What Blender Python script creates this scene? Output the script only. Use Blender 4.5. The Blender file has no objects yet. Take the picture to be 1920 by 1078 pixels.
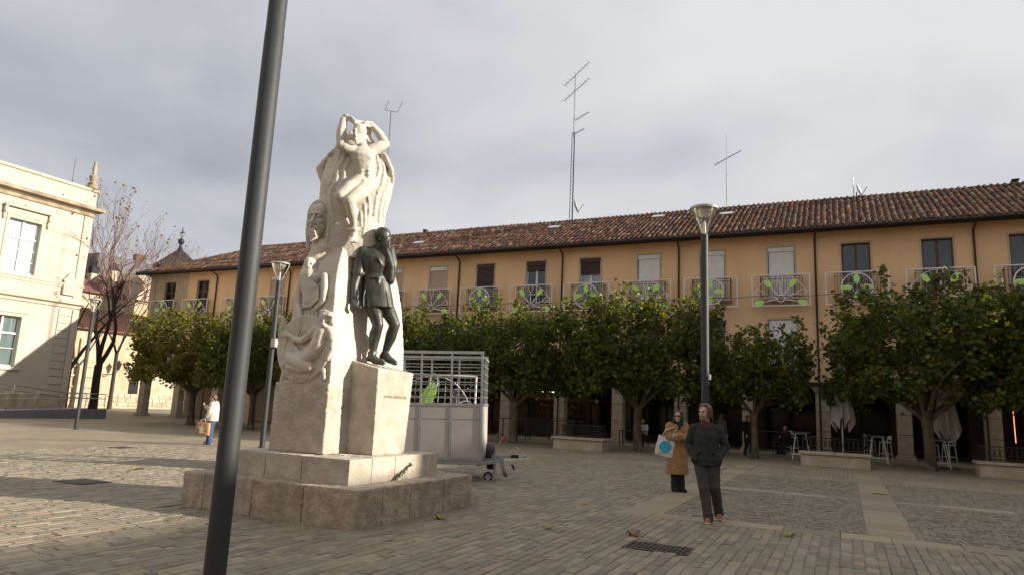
import bpy, bmesh, math, random
import numpy as np
from mathutils import Vector, Matrix, noise
from mathutils.bvhtree import BVHTree
random.seed(7); RNG = np.random.default_rng(7)
scene = bpy.context.scene
PI = math.pi; R = math.radians

# ---------------------------------------------------------------- camera
# World axes follow the square: X along the arcaded facade, Y towards it. Eye height 1.6 m.
F_PX, EYE = 1285.0, 1.6
PITCH, ROLL, YAW = R(9.9), R(2.5), R(26)
def _basis():
    fwd = Vector((0, math.cos(PITCH), math.sin(PITCH))); r0 = Vector((1, 0, 0)); u0 = r0.cross(fwd)
    r = r0*math.cos(ROLL) + u0*math.sin(ROLL); u = -r0*math.sin(ROLL) + u0*math.cos(ROLL)
    rot = Matrix.Rotation(YAW, 3, 'Z')
    return rot @ r, rot @ u, rot @ fwd
CR, CU, CF = _basis()
CAM = Vector((0, 0, EYE))
cd = bpy.data.cameras.new('camera'); cam = bpy.data.objects.new('camera', cd)
scene.collection.objects.link(cam); scene.camera = cam
m3 = Matrix((CR, CU, -CF)).transposed()
cam.matrix_world = Matrix.Translation(CAM) @ m3.to_4x4()
cd.sensor_width = 36; cd.sensor_fit = 'HORIZONTAL'; cd.lens = 36*F_PX/1920
cd.clip_start = 0.1; cd.clip_end = 5000

# ---------------------------------------------------------------- light
SUN_EL = R(18.0); TO_SUN_H = Vector((0.944, 0.33, 0)).normalized()
TO_SUN = (TO_SUN_H*math.cos(SUN_EL) + Vector((0, 0, math.sin(SUN_EL)))).normalized()
sl = bpy.data.lights.new('sun', 'SUN'); sl.energy = 5.0; sl.angle = R(0.5); sl.color = (1.0, 0.915, 0.785)
so = bpy.data.objects.new('sun', sl); scene.collection.objects.link(so)
so.rotation_euler = (-TO_SUN).to_track_quat('-Z', 'Y').to_euler(); so.location = (40, 10, 40)

w = bpy.data.worlds.new('World'); scene.world = w; w.use_nodes = True
nt = w.node_tree; nt.nodes.clear(); N = nt.nodes.new; L = nt.links.new
out = N('ShaderNodeOutputWorld'); bg = N('ShaderNodeBackground'); L(bg.outputs[0], out.inputs[0])
sky = N('ShaderNodeTexSky'); sky.sky_type = 'NISHITA'; sky.sun_disc = False
sky.sun_elevation = SUN_EL; sky.sun_rotation = math.atan2(TO_SUN_H.x, TO_SUN_H.y)
sk = N('ShaderNodeMix'); sk.data_type = 'RGBA'; sk.blend_type = 'MULTIPLY'; sk.inputs[0].default_value = 1
sk.inputs[7].default_value = (0.10, 0.10, 0.10, 1); L(sky.outputs[0], sk.inputs[6])
tc = N('ShaderNodeTexCoord'); sep = N('ShaderNodeSeparateXYZ'); L(tc.outputs['Generated'], sep.inputs[0])
def mth(op, a, b=None, c=None):
    n = N('ShaderNodeMath'); n.operation = op
    for i, v in enumerate((a, b, c)):
        if v is None: continue
        if isinstance(v, (int, float)): n.inputs[i].default_value = v
        else: L(v, n.inputs[i])
    return n.outputs[0]
zz = mth('ADD', mth('MAXIMUM', sep.outputs[2], 0.0), 0.28)
cmb = N('ShaderNodeCombineXYZ'); L(mth('DIVIDE', sep.outputs[0], zz), cmb.inputs[0]); L(mth('DIVIDE', sep.outputs[1], zz), cmb.inputs[1])
def cloud_noise(scale, det, rough, dist, off):
    mp = N('ShaderNodeMapping'); mp.inputs['Location'].default_value = off; L(cmb.outputs[0], mp.inputs[0])
    n = N('ShaderNodeTexNoise'); n.inputs['Scale'].default_value = scale; n.inputs['Detail'].default_value = det
    n.inputs['Roughness'].default_value = rough; n.inputs['Distortion'].default_value = dist; L(mp.outputs[0], n.inputs[0]); return n.outputs[0]
n1 = cloud_noise(0.8, 4, 0.45, 0.3, (5.0, 5.9, 0)); n2 = cloud_noise(2.2, 6, 0.5, 0.4, (0.4, 5.2, 0))
dens = mth('ADD', mth('MULTIPLY', n1, 0.74), mth('MULTIPLY', n2, 0.26))
dot = N('ShaderNodeVectorMath'); dot.operation = 'DOT_PRODUCT'; L(tc.outputs['Generated'], dot.inputs[0]); dot.inputs[1].default_value = TO_SUN
fwdsc = mth('MULTIPLY', mth('POWER', mth('MULTIPLY_ADD', dot.outputs[1], 0.5, 0.5), 2.0), 0.20)     # cloud is brighter towards the sun
cr = N('ShaderNodeValToRGB'); e = cr.color_ramp.elements
e[0].position = 0.36; e[0].color = (0.40, 0.42, 0.475, 1); e[1].position = 0.66; e[1].color = (0.80, 0.805, 0.82, 1)
el_ = cr.color_ramp.elements.new(0.50); el_.color = (0.63, 0.645, 0.68, 1)
L(mth('ADD', dens, mth('MULTIPLY_ADD', fwdsc, 1.05, -0.012)), cr.inputs[0])
mx = N('ShaderNodeMix'); mx.data_type = 'RGBA'; L(sk.outputs[2], mx.inputs[6]); L(cr.outputs[0], mx.inputs[7])
cov = N('ShaderNodeMapRange'); L(dens, cov.inputs[0]); cov.inputs[1].default_value = 0.2; cov.inputs[2].default_value = 0.5
cov.inputs[3].default_value = 0.80; cov.inputs[4].default_value = 0.96; L(cov.outputs[0], mx.inputs[0])
L(mx.outputs[2], bg.inputs[0]); bg.inputs[1].default_value = 0.57

vs = scene.view_settings; vs.view_transform = 'Standard'; vs.look = 'None'; vs.exposure = 0.8; vs.gamma = 1.0; vs.use_curve_mapping = False
scene.render.engine = 'CYCLES'; scene.render.resolution_x = 1024; scene.render.resolution_y = 574
scene.cycles.max_bounces = 6; scene.cycles.diffuse_bounces = 3; scene.cycles.transparent_max_bounces = 8

# ---------------------------------------------------------------- photo pixel -> place
def ray(px, py): return (CR*((px-960)/F_PX) - CU*((py-539)/F_PX) + CF)
def smooth(a, b, x): t = min(1, max(0, (x-a)/(b-a))); return t*t*(3-2*t)
def gz(x, y=0): return -0.27*smooth(-13, -34, x)               # the square falls a little towards the town hall
def on_ground(px, py):
    z = 0
    for _ in range(12):
        d = ray(px, py); p = CAM + d*((z-EYE)/d.z); z = 0.5*(z + gz(p.x))
    p.z = gz(p.x); return p
def on_x(px, py, X): d = ray(px, py); return CAM + d*(X/d.x)
def on_y(px, py, Y): d = ray(px, py); return CAM + d*(Y/d.y)
def on_plane(px, py, p0, n): d = ray(px, py); return CAM + d*((p0-CAM).dot(n)/d.dot(n))

# ---------------------------------------------------------------- materials
MATS = {}
def mat(name, c1, c2=None, scale=4.0, rough=0.8, bump=0.0, bscale=40.0, metal=0.0, island=0.0, spec=0.5, stretch=(1, 1, 1),
        detail=6, lo=0.35, hi=0.68, pal=None, c3=None, c3scale=1.2, c3amt=0.0, emit=None, bdist=0.01, trans=0.0):
    m = bpy.data.materials.new(name); m.use_nodes = True; t = m.node_tree; nd = t.nodes; lk = t.links.new
    p = nd['Principled BSDF']; p.inputs['Roughness'].default_value = rough; p.inputs['Metallic'].default_value = metal
    p.inputs['Specular IOR Level'].default_value = spec
    tc = nd.new('ShaderNodeTexCoord'); mp = nd.new('ShaderNodeMapping'); mp.inputs['Scale'].default_value = stretch
    lk(tc.outputs['Object'], mp.inputs[0])
    c2 = c2 or tuple(v*0.72 for v in c1)
    nz = nd.new('ShaderNodeTexNoise'); nz.inputs['Scale'].default_value = scale; nz.inputs['Detail'].default_value = detail; lk(mp.outputs[0], nz.inputs[0])
    rp = nd.new('ShaderNodeValToRGB'); rp.color_ramp.elements[0].position = lo; rp.color_ramp.elements[1].position = hi
    rp.color_ramp.elements[0].color = (*c2, 1); rp.color_ramp.elements[1].color = (*c1, 1); lk(nz.outputs[0], rp.inputs[0])
    col = rp.outputs[0]
    if c3:
        n3 = nd.new('ShaderNodeTexNoise'); n3.inputs['Scale'].default_value = c3scale; n3.inputs['Detail'].default_value = 5; lk(mp.outputs[0], n3.inputs[0])
        r3 = nd.new('ShaderNodeValToRGB'); r3.color_ramp.elements[0].position = 0.5; r3.color_ramp.elements[1].position = 0.68; lk(n3.outputs[0], r3.inputs[0])
        ml = nd.new('ShaderNodeMath'); ml.operation = 'MULTIPLY'; ml.inputs[1].default_value = c3amt; lk(r3.outputs[0], ml.inputs[0])
        mx = nd.new('ShaderNodeMix'); mx.data_type = 'RGBA'; lk(ml.outputs[0], mx.inputs[0]); lk(col, mx.inputs[6]); mx.inputs[7].default_value = (*c3, 1); col = mx.outputs[2]
    if island or pal:
        ge = nd.new('ShaderNodeNewGeometry'); oi = nd.new('ShaderNodeObjectInfo')
        ad = nd.new('ShaderNodeMath'); ad.operation = 'ADD'; lk(ge.outputs['Random Per Island'], ad.inputs[0]); lk(oi.outputs['Random'], ad.inputs[1])
        fr = nd.new('ShaderNodeMath'); fr.operation = 'FRACT'; lk(ad.outputs[0], fr.inputs[0]); rnd = fr.outputs[0]
        if pal:
            pr = nd.new('ShaderNodeValToRGB'); pr.color_ramp.interpolation = 'CONSTANT'; els = pr.color_ramp.elements
            while len(els) < len(pal): els.new(0.5)
            for i, c in enumerate(pal): els[i].position = i/len(pal); els[i].color = (*c, 1)
            lk(rnd, pr.inputs[0])
            mx = nd.new('ShaderNodeMix'); mx.data_type = 'RGBA'; mx.inputs[0].default_value = 0.72; lk(col, mx.inputs[6]); lk(pr.outputs[0], mx.inputs[7]); col = mx.outputs[2]
            mu = nd.new('ShaderNodeMath'); mu.operation = 'MULTIPLY'; mu.inputs[1].default_value = 37.7; lk(rnd, mu.inputs[0])
            f2 = nd.new('ShaderNodeMath'); f2.operation = 'FRACT'; lk(mu.outputs[0], f2.inputs[0]); rnd = f2.outputs[0]
        if island:
            hs = nd.new('ShaderNodeHueSaturation'); mr = nd.new('ShaderNodeMapRange'); lk(rnd, mr.inputs[0])
            mr.inputs[3].default_value = 1-island; mr.inputs[4].default_value = 1+island; lk(mr.outputs[0], hs.inputs['Value']); lk(col, hs.inputs['Color']); col = hs.outputs[0]
    lk(col, p.inputs['Base Color'])
    if bump:
        nb = nd.new('ShaderNodeTexNoise'); nb.inputs['Scale'].default_value = bscale; nb.inputs['Detail'].default_value = 7; lk(tc.outputs['Object'], nb.inputs[0])
        bp = nd.new('ShaderNodeBump'); bp.inputs['Strength'].default_value = bump; bp.inputs['Distance'].default_value = bdist; lk(nb.outputs[0], bp.inputs['Height']); lk(bp.outputs[0], p.inputs['Normal'])
    if emit:
        p.inputs['Emission Color'].default_value = (*emit[:3], 1); p.inputs['Emission Strength'].default_value = emit[3]
    if trans:
        tr = nd.new('ShaderNodeBsdfTranslucent'); tm = nd.new('ShaderNodeMix'); tm.data_type = 'RGBA'; tm.blend_type = 'MULTIPLY'; tm.inputs[0].default_value = 1; tm.inputs[7].default_value = (1.75, 1.75, 0.9, 1); lk(col, tm.inputs[6]); lk(tm.outputs[2], tr.inputs[0]); ms = nd.new('ShaderNodeMixShader'); ms.inputs[0].default_value = trans
        lk(p.outputs[0], ms.inputs[1]); lk(tr.outputs[0], ms.inputs[2]); lk(ms.outputs[0], nd['Material Output'].inputs[0])
    MATS[name] = m; return m
def glass_mat(name, tint, mixv, rough=0.03):
    m = bpy.data.materials.new(name); m.use_nodes = True; t = m.node_tree; nd = t.nodes; lk = t.links.new; nd.remove(nd['Principled BSDF'])
    tr = nd.new('ShaderNodeBsdfTransparent'); tr.inputs[0].default_value = (*tint, 1); gl = nd.new('ShaderNodeBsdfGlossy'); gl.inputs['Roughness'].default_value = rough
    fz = nd.new('ShaderNodeFresnel'); fz.inputs[0].default_value = 1.5; ad = nd.new('ShaderNodeMath'); ad.operation = 'ADD'; ad.use_clamp = True; ad.inputs[1].default_value = mixv; lk(fz.outputs[0], ad.inputs[0])
    ms = nd.new('ShaderNodeMixShader'); lk(ad.outputs[0], ms.inputs[0]); lk(tr.outputs[0], ms.inputs[1]); lk(gl.outputs[0], ms.inputs[2]); lk(ms.outputs[0], nd['Material Output'].inputs[0])
    MATS[name] = m; return m

# ---------------------------------------------------------------- mesh building
COL = scene.collection
def V(*a): return Vector(a)
class MB:
    def __init__(s): s.v = []; s.f = []
    def add(s, vs, fs):
        n = len(s.v); s.v += [tuple(q) for q in vs]; s.f += [tuple(i+n for i in f) for f in fs]; return s
    def box(s, x0, x1, y0, y1, z0, z1):
        return s.add([(x0,y0,z0),(x1,y0,z0),(x1,y1,z0),(x0,y1,z0),(x0,y0,z1),(x1,y0,z1),(x1,y1,z1),(x0,y1,z1)],
                     [(0,3,2,1),(4,5,6,7),(0,1,5,4),(1,2,6,5),(2,3,7,6),(3,0,4,7)])
    def hexa(s, pts): return s.add(pts, [(0,3,2,1),(4,5,6,7),(0,1,5,4),(1,2,6,5),(2,3,7,6),(3,0,4,7)])
    def bbox(s, x0, x1, y0, y1, z0, z1, b=0.01):
        """box with bevelled edges"""
        bm = bmesh.new(); bmesh.ops.create_cube(bm, size=1)
        for q in bm.verts: q.co = V((x0+x1)/2+q.co.x*(x1-x0), (y0+y1)/2+q.co.y*(y1-y0), (z0+z1)/2+q.co.z*(z1-z0))
        bmesh.ops.bevel(bm, geom=bm.edges[:], offset=b, segments=1, affect='EDGES'); s.bm(bm); bm.free(); return s
    def bm(s, bm):
        bm.verts.index_update(); return s.add([q.co for q in bm.verts], [[q.index for q in f.verts] for f in bm.faces])
    def tube(s, pts, r, seg=6, cap=True):
        pts = [Vector(p) for p in pts]; n = len(pts); rs = r if isinstance(r, (list, tuple)) else [r]*n
        rings = []; prev = None
        for i, p in enumerate(pts):
            t = (pts[min(i+1, n-1)] - pts[max(i-1, 0)])
            if t.length < 1e-9: t = V(0, 0, 1)
            t.normalize()
            a = prev - t*prev.dot(t) if prev is not None else None
            if a is None or a.length < 1e-4: a = t.cross(V(0, 0, 1)) if abs(t.z) < 0.95 else t.cross(V(0, 1, 0))
            a.normalize(); prev = a; b = t.cross(a)
            rings.append([p + (a*math.cos(2*PI*k/seg) + b*math.sin(2*PI*k/seg))*rs[i] for k in range(seg)])
        vs = [q for g in rings for q in g]; fs = []
        for i in range(n-1):
            for k in range(seg): fs.append((i*seg+k, i*seg+(k+1) % seg, (i+1)*seg+(k+1) % seg, (i+1)*seg+k))
        if cap: fs += [tuple(range(seg-1, -1, -1)), tuple((n-1)*seg+k for k in range(seg))]
        return s.add(vs, fs)
    def bar(s, a, b, w, h=None, up=(0, 0, 1)):
        a, b = Vector(a), Vector(b); h = h or w; t = (b-a).normalized(); u = Vector(up)
        if abs(t.dot(u)) > 0.98: u = V(0, 1, 0)
        x = t.cross(u).normalized()*w/2; y = t.cross(x).normalized()*h/2
        return s.add([a-x-y, a+x-y, a+x+y, a-x+y, b-x-y, b+x-y, b+x+y, b-x+y], [(0,3,2,1),(4,5,6,7),(0,1,5,4),(1,2,6,5),(2,3,7,6),(3,0,4,7)])
    def lathe(s, prof, seg=16, c=(0, 0, 0), close=True):
        vs = []; fs = []; n = len(prof); c = Vector(c)
        for r, z in prof: vs += [c + V(r*math.cos(2*PI*k/seg), r*math.sin(2*PI*k/seg), z) for k in range(seg)]
        for i in range(n-1):
            for k in range(seg): fs.append((i*seg+k, i*seg+(k+1) % seg, (i+1)*seg+(k+1) % seg, (i+1)*seg+k))
        if close: fs += [tuple(range(seg-1, -1, -1)), tuple((n-1)*seg+k for k in range(seg))]
        return s.add(vs, fs)
    def prism(s, poly, axis, a, b):
        """poly (2-D outline, ccw) extruded along axis 'x','y' or 'z' from a to b"""
        n = len(poly)
        mk = {'x': lambda p, t: (t, p[0], p[1]), 'y': lambda p, t: (p[0], t, p[1]), 'z': lambda p, t: (p[0], p[1], t)}[axis]
        vs = [mk(p, a) for p in poly] + [mk(p, b) for p in poly]
        return s.add(vs, [tuple(range(n-1, -1, -1)), tuple(range(n, 2*n))] + [(i, (i+1) % n, n+(i+1) % n, n+i) for i in range(n)])
    def quad(s, a, b, c, d): return s.add([a, b, c, d], [(0, 1, 2, 3)])
    def data(s, name, m, off=(0, 0, 0), smooth=False):
        me = bpy.data.meshes.new(name); o = Vector(off)
        me.from_pydata([(q[0]-o.x, q[1]-o.y, q[2]-o.z) for q in s.v], [], s.f); me.validate()
        bm = bmesh.new(); bm.from_mesh(me); bmesh.ops.recalc_face_normals(bm, faces=bm.faces); bm.to_mesh(me); bm.free()
        if smooth:
            me.polygons.foreach_set('use_smooth', [True]*len(me.polygons))
        if m: me.materials.append(MATS[m] if isinstance(m, str) else m)
        return me
    def build(s, name, m, parent=None, smooth=False, world=True):
        """one mesh object; world=True: the points are world points and are moved into the parent's frame"""
        off = parent_loc(parent) if (world and parent is not None) else (0, 0, 0)
        o = bpy.data.objects.new(name, s.data(name, m, off, smooth)); COL.objects.link(o); o.parent = parent
        if smooth == 'auto': autosmooth(o)
        return o
def parent_loc(p):
    v = V(0, 0, 0)
    while p is not None: v += p.location; p = p.parent
    return v
def autosmooth(o, ang=40):
    me = o.data; bm = bmesh.new(); bm.from_mesh(me); ca = R(ang)
    for e in bm.edges:
        if len(e.link_faces) == 2 and e.calc_face_angle(0) > ca: e.smooth = False
    bm.to_mesh(me); bm.free()
def from_mesh(name, me, parent=None, loc=(0, 0, 0)):
    o = bpy.data.objects.new(name, me); COL.objects.link(o); o.parent = parent; o.location = loc; return o
def tag(o, label=None, cat=None, group=None, kind=None):
    for k, v in (('label', label), ('category', cat), ('group', group), ('kind', kind)):
        if v: o[k] = v
    return o
def thing(name, label, cat, loc=(0, 0, 0), rz=0, group=None):
    o = bpy.data.objects.new(name, None); COL.objects.link(o); o.location = loc; o.rotation_euler = (0, 0, rz); o.empty_display_size = 0.2
    return tag(o, label, cat, group)
def copy_tree(o, parent=None, loc=None, rz=None, label=None):
    c = o.copy(); COL.objects.link(c); c.parent = parent
    if loc is not None: c.location = loc
    if rz is not None: c.rotation_euler = (0, 0, rz)
    if label: c['label'] = label
    for ch in o.children: copy_tree(ch, c)
    return c

# union of rounded solids, grown into one skin by voxel remeshing
class Blob(MB):
    def ell(s, c, r, rot=None, seg=14):
        c = Vector(c); r = (r, r, r) if isinstance(r, (int, float)) else r; vs = []; fs = []; nr = seg//2
        for i in range(1, nr):
            th = PI*i/nr
            for k in range(seg):
                q = V(r[0]*math.sin(th)*math.cos(2*PI*k/seg), r[1]*math.sin(th)*math.sin(2*PI*k/seg), r[2]*math.cos(th)); vs.append(q)
        vs += [V(0, 0, r[2]), V(0, 0, -r[2])]
        for i in range(nr-2):
            for k in range(seg): fs.append((i*seg+k, (i+1)*seg+k, (i+1)*seg+(k+1) % seg, i*seg+(k+1) % seg))
        t, b = len(vs)-2, len(vs)-1
        for k in range(seg): fs.append((t, k, (k+1) % seg)); fs.append((b, (nr-2)*seg+(k+1) % seg, (nr-2)*seg+k))
        if rot is not None: vs = [rot @ q for q in vs]
        return s.add([c+q for q in vs], fs)
    def cap(s, a, b, ra, rb, flat=1.0):
        a, b = Vector(a), Vector(b); t = b-a; l = t.length
        if l < 1e-6: return s.ell(a, ra)
        t.normalize(); pts = []; rs = []
        for k in range(0, 4): th = PI/2*(1-k/4); pts.append(a - t*ra*math.sin(th)*0.999); rs.append(max(ra*math.cos(th), ra*0.05))
        pts.append(a); rs.append(ra); pts.append(b); rs.append(rb)
        for k in range(1, 5): th = PI/2*k/4; pts.append(b + t*rb*math.sin(th)); rs.append(max(rb*math.cos(th), rb*0.05))
        return s.tube(pts, rs, seg=12)
    def chain(s, pts, rs):
        rs = rs if isinstance(rs, (list, tuple)) else [rs]*len(pts)
        for i in range(len(pts)-1): s.cap(pts[i], pts[i+1], rs[i], rs[i+1])
        return s
    def loft(s, rows, seg=24, p=2.0, fr=None):
        """rows: (centre, rx, ry) with in-plane axes fr=(ax, ay); superellipse power p"""
        ax, ay = fr or (V(1, 0, 0), V(0, 1, 0)); vs = []; fs = []; n = len(rows)
        for c, rx, ry in rows:
            for k in range(seg):
                t = 2*PI*k/seg; co, si = math.cos(t), math.sin(t)
                vs.append(Vector(c) + ax*(rx*math.copysign(abs(co)**(2/p), co)) + ay*(ry*math.copysign(abs(si)**(2/p), si)))
        for i in range(n-1):
            for k in range(seg): fs.append((i*seg+k, i*seg+(k+1) % seg, (i+1)*seg+(k+1) % seg, (i+1)*seg+k))
        fs += [tuple(range(seg-1, -1, -1)), tuple((n-1)*seg+k for k in range(seg))]
        return s.add(vs, fs)
    def skin(s, name, m, voxel=0.012, it=2, fac=0.5, off=(0, 0, 0), disp=None):
        me = s.data(name+'_raw', None, off); o = bpy.data.objects.new('raw', me); COL.objects.link(o)
        r = o.modifiers.new('r', 'REMESH'); r.mode = 'VOXEL'; r.voxel_size = voxel; r.use_smooth_shade = True
        if it: q = o.modifiers.new('s', 'SMOOTH'); q.iterations = it; q.factor = fac
        dg = bpy.context.evaluated_depsgraph_get(); dg.update()
        res = bpy.data.meshes.new_from_object(o.evaluated_get(dg)); bpy.data.objects.remove(o); bpy.data.meshes.remove(me)
        res.name = name; res.materials.clear(); res.materials.append(MATS[m] if isinstance(m, str) else m)
        if disp:
            amp, fr_ = disp; n = len(res.vertices); co = np.empty(n*3, 'f'); no = np.empty(n*3, 'f'); res.vertices.foreach_get('co', co); res.vertex_normals.foreach_get('vector', no)
            co = co.reshape(-1, 3); no = no.reshape(-1, 3)
            for i in range(n):
                q = Vector(co[i]); co[i] += no[i]*(amp*(noise.noise(q*fr_) + 0.5*noise.noise(q*fr_*2.3)))
            res.vertices.foreach_set('co', co.ravel()); res.update()
        res.polygons.foreach_set('use_smooth', [True]*len(res.polygons)); return res
    def skin_obj(s, name, m, parent=None, voxel=0.012, it=2, fac=0.5, world=False, disp=None):
        off = parent_loc(parent) if (world and parent is not None) else (0, 0, 0)
        return from_mesh(name, s.skin(name, m, voxel, it, fac, off, disp), parent)
def rough_box(x0, x1, y0, y1, z0, z1, res=0.04, amp=0.012, fr=9, edge=0.02):
    """stone block with pitted faces and broken arrises"""
    bm = bmesh.new(); bmesh.ops.create_cube(bm, size=1)
    for q in bm.verts: q.co = V((x0+x1)/2+q.co.x*(x1-x0), (y0+y1)/2+q.co.y*(y1-y0), (z0+z1)/2+q.co.z*(z1-z0))
    for ax, l in ((0, x1-x0), (1, y1-y0), (2, z1-z0)):
        cuts = max(1, int(l/res))
        es = [e for e in bm.edges if abs((e.verts[0].co-e.verts[1].co)[ax]) > 1e-5]
        bmesh.ops.subdivide_edges(bm, edges=es, cuts=cuts, use_grid_fill=True)
    c = V((x0+x1)/2, (y0+y1)/2, (z0+z1)/2)
    for q in bm.verts:
        p = q.co.copy(); n = V(0, 0, 0); k = 0
        for ax, (a, b) in enumerate(((x0, x1), (y0, y1), (z0, z1))):
            if abs(p[ax]-a) < 1e-4: n[ax] -= 1; k += 1
            if abs(p[ax]-b) < 1e-4: n[ax] += 1; k += 1
        d = amp*(noise.noise(p*fr) + 0.6*noise.noise(p*fr*2.7)) - (edge*(0.5+0.8*abs(noise.noise(p*fr*0.7))) if k >= 2 else 0)
        q.co = p + (n.normalized() if n.length else n)*d
    mb = MB(); mb.bm(bm); bm.free(); return mb
# ---------------------------------------------------------------- materials used across the square
mat('ground_stone', (0.20, 0.175, 0.145), (0.115, 0.10, 0.085), scale=9, rough=0.85, bump=0.5, bscale=14, bdist=0.02, c3=(0.24, 0.17, 0.11), c3scale=0.6, c3amt=0.35)
mat('joint', (0.055, 0.048, 0.040), (0.035, 0.031, 0.027), scale=20, rough=0.95, bump=0.4, bscale=60)
SETTS = [(0.245, 0.204, 0.141), (0.225, 0.189, 0.136), (0.270, 0.223, 0.154), (0.200, 0.170, 0.123), (0.260, 0.209, 0.132), (0.235, 0.199, 0.145),
         (0.210, 0.179, 0.128), (0.265, 0.194, 0.119), (0.240, 0.204, 0.150), (0.250, 0.218, 0.158), (0.185, 0.160, 0.123), (0.225, 0.184, 0.123)]
mat('sett', (0.270, 0.228, 0.158), (0.150, 0.126, 0.088), scale=9, rough=0.68, bump=0.7, bscale=26, bdist=0.014, island=0.20, pal=SETTS, c3=(0.070, 0.060, 0.044), c3scale=0.55, c3amt=0.55)
mat('cobble', (0.185, 0.163, 0.126), (0.105, 0.093, 0.073), scale=12, rough=0.66, bump=0.6, bscale=40, island=0.28, pal=[tuple(v*.90 for v in c) for c in SETTS[:7]])
mat('slab', (0.290, 0.233, 0.154), (0.200, 0.160, 0.106), scale=5, rough=0.65, bump=0.4, bscale=30, island=0.2, pal=[(0.280, 0.228, 0.154), (0.250, 0.209, 0.145), (0.300, 0.228, 0.141), (0.265, 0.213, 0.136), (0.240, 0.199, 0.141)])
mat('dark_iron', (0.030, 0.026, 0.023), (0.018, 0.015, 0.013), scale=30, rough=0.6, bump=0.2, spec=0.4)

# ---------------------------------------------------------------- ground: one sheet to the horizon, the square's paving laid on it
gm = MB(); xs = [-1500, -600, -200, -120, -80, -60, -50, -44] + [-42+1.0*i for i in range(31)] + [-8, 0, 8, 20, 60, 200, 600, 1500]
ys = [-1500, -300, -60, -20, 0, 20, 40, 60, 120, 300, 1500]
for yv in ys:
    for xv in xs: gm.v.append((xv, yv, gz(xv)-0.03))
nx = len(xs)
for j in range(len(ys)-1):
    for i in range(nx-1): gm.f.append((j*nx+i, j*nx+i+1, (j+1)*nx+i+1, (j+1)*nx+i))
ground = gm.build('ground', 'joint'); tag(ground, kind='structure')
# far paving, past the distance where single setts can be told apart
fp = MB(); xs2 = [-75, -60, -50, -44] + [-42+1.0*i for i in range(31)] + [-8, 0, 8, 30, 60]; ys2 = [-40, -10, 20, 45, 60]
for yv in ys2:
    for xv in xs2: fp.v.append((xv, yv, gz(xv)-0.012))
nx = len(xs2)
for j in range(len(ys2)-1):
    for i in range(nx-1): fp.f.append((j*nx+i, j*nx+i+1, (j+1)*nx+i+1, (j+1)*nx+i))
def plaza_mat():
    m = bpy.data.materials.new('far_setts'); m.use_nodes = True; t = m.node_tree; nd = t.nodes; lk = t.links.new; p = nd['Principled BSDF']; p.inputs['Roughness'].default_value = 0.7
    tc = nd.new('ShaderNodeTexCoord'); mp = nd.new('ShaderNodeMapping'); mp.inputs['Rotation'].default_value = (0, 0, PI/2); lk(tc.outputs['Object'], mp.inputs[0])
    bk = nd.new('ShaderNodeTexBrick'); lk(mp.outputs[0], bk.inputs[0]); bk.inputs['Scale'].default_value = 1.0; bk.inputs['Mortar Size'].default_value = 0.008
    bk.inputs['Brick Width'].default_value = 0.27; bk.inputs['Row Height'].default_value = 0.13; bk.offset = 0.43; bk.inputs['Bias'].default_value = -0.1; bk.inputs['Mortar Smooth'].default_value = 0.4
    bk.inputs['Color1'].default_value = (0.31, 0.262, 0.185, 1); bk.inputs['Color2'].default_value = (0.225, 0.19, 0.138, 1); bk.inputs['Mortar'].default_value = (0.075, 0.064, 0.05, 1)
    nz = nd.new('ShaderNodeTexNoise'); nz.inputs['Scale'].default_value = 0.5; nz.inputs['Detail'].default_value = 8; lk(tc.outputs['Object'], nz.inputs[0])
    rp = nd.new('ShaderNodeValToRGB'); rp.color_ramp.elements[0].position = 0.35; rp.color_ramp.elements[0].color = (0.80, 0.78, 0.74, 1); rp.color_ramp.elements[1].position = 0.65; rp.color_ramp.elements[1].color = (1.1, 1.05, 0.98, 1); lk(nz.outputs[0], rp.inputs[0])
    mx = nd.new('ShaderNodeMix'); mx.data_type = 'RGBA'; mx.blend_type = 'MULTIPLY'; mx.inputs[0].default_value = 1; lk(bk.outputs[0], mx.inputs[6]); lk(rp.outputs[0], mx.inputs[7]); lk(mx.outputs[2], p.inputs['Base Color'])
    bp = nd.new('ShaderNodeBump'); bp.inputs['Strength'].default_value = 0.35; bp.inputs['Distance'].default_value = 0.012; bp.invert = True; lk(bk.outputs['Fac'], bp.inputs['Height']); lk(bp.outputs[0], p.inputs['Normal'])
    MATS['far_setts'] = m
plaza_mat()
paving = fp.build('paving', 'far_setts'); tag(paving, kind='structure')

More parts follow.
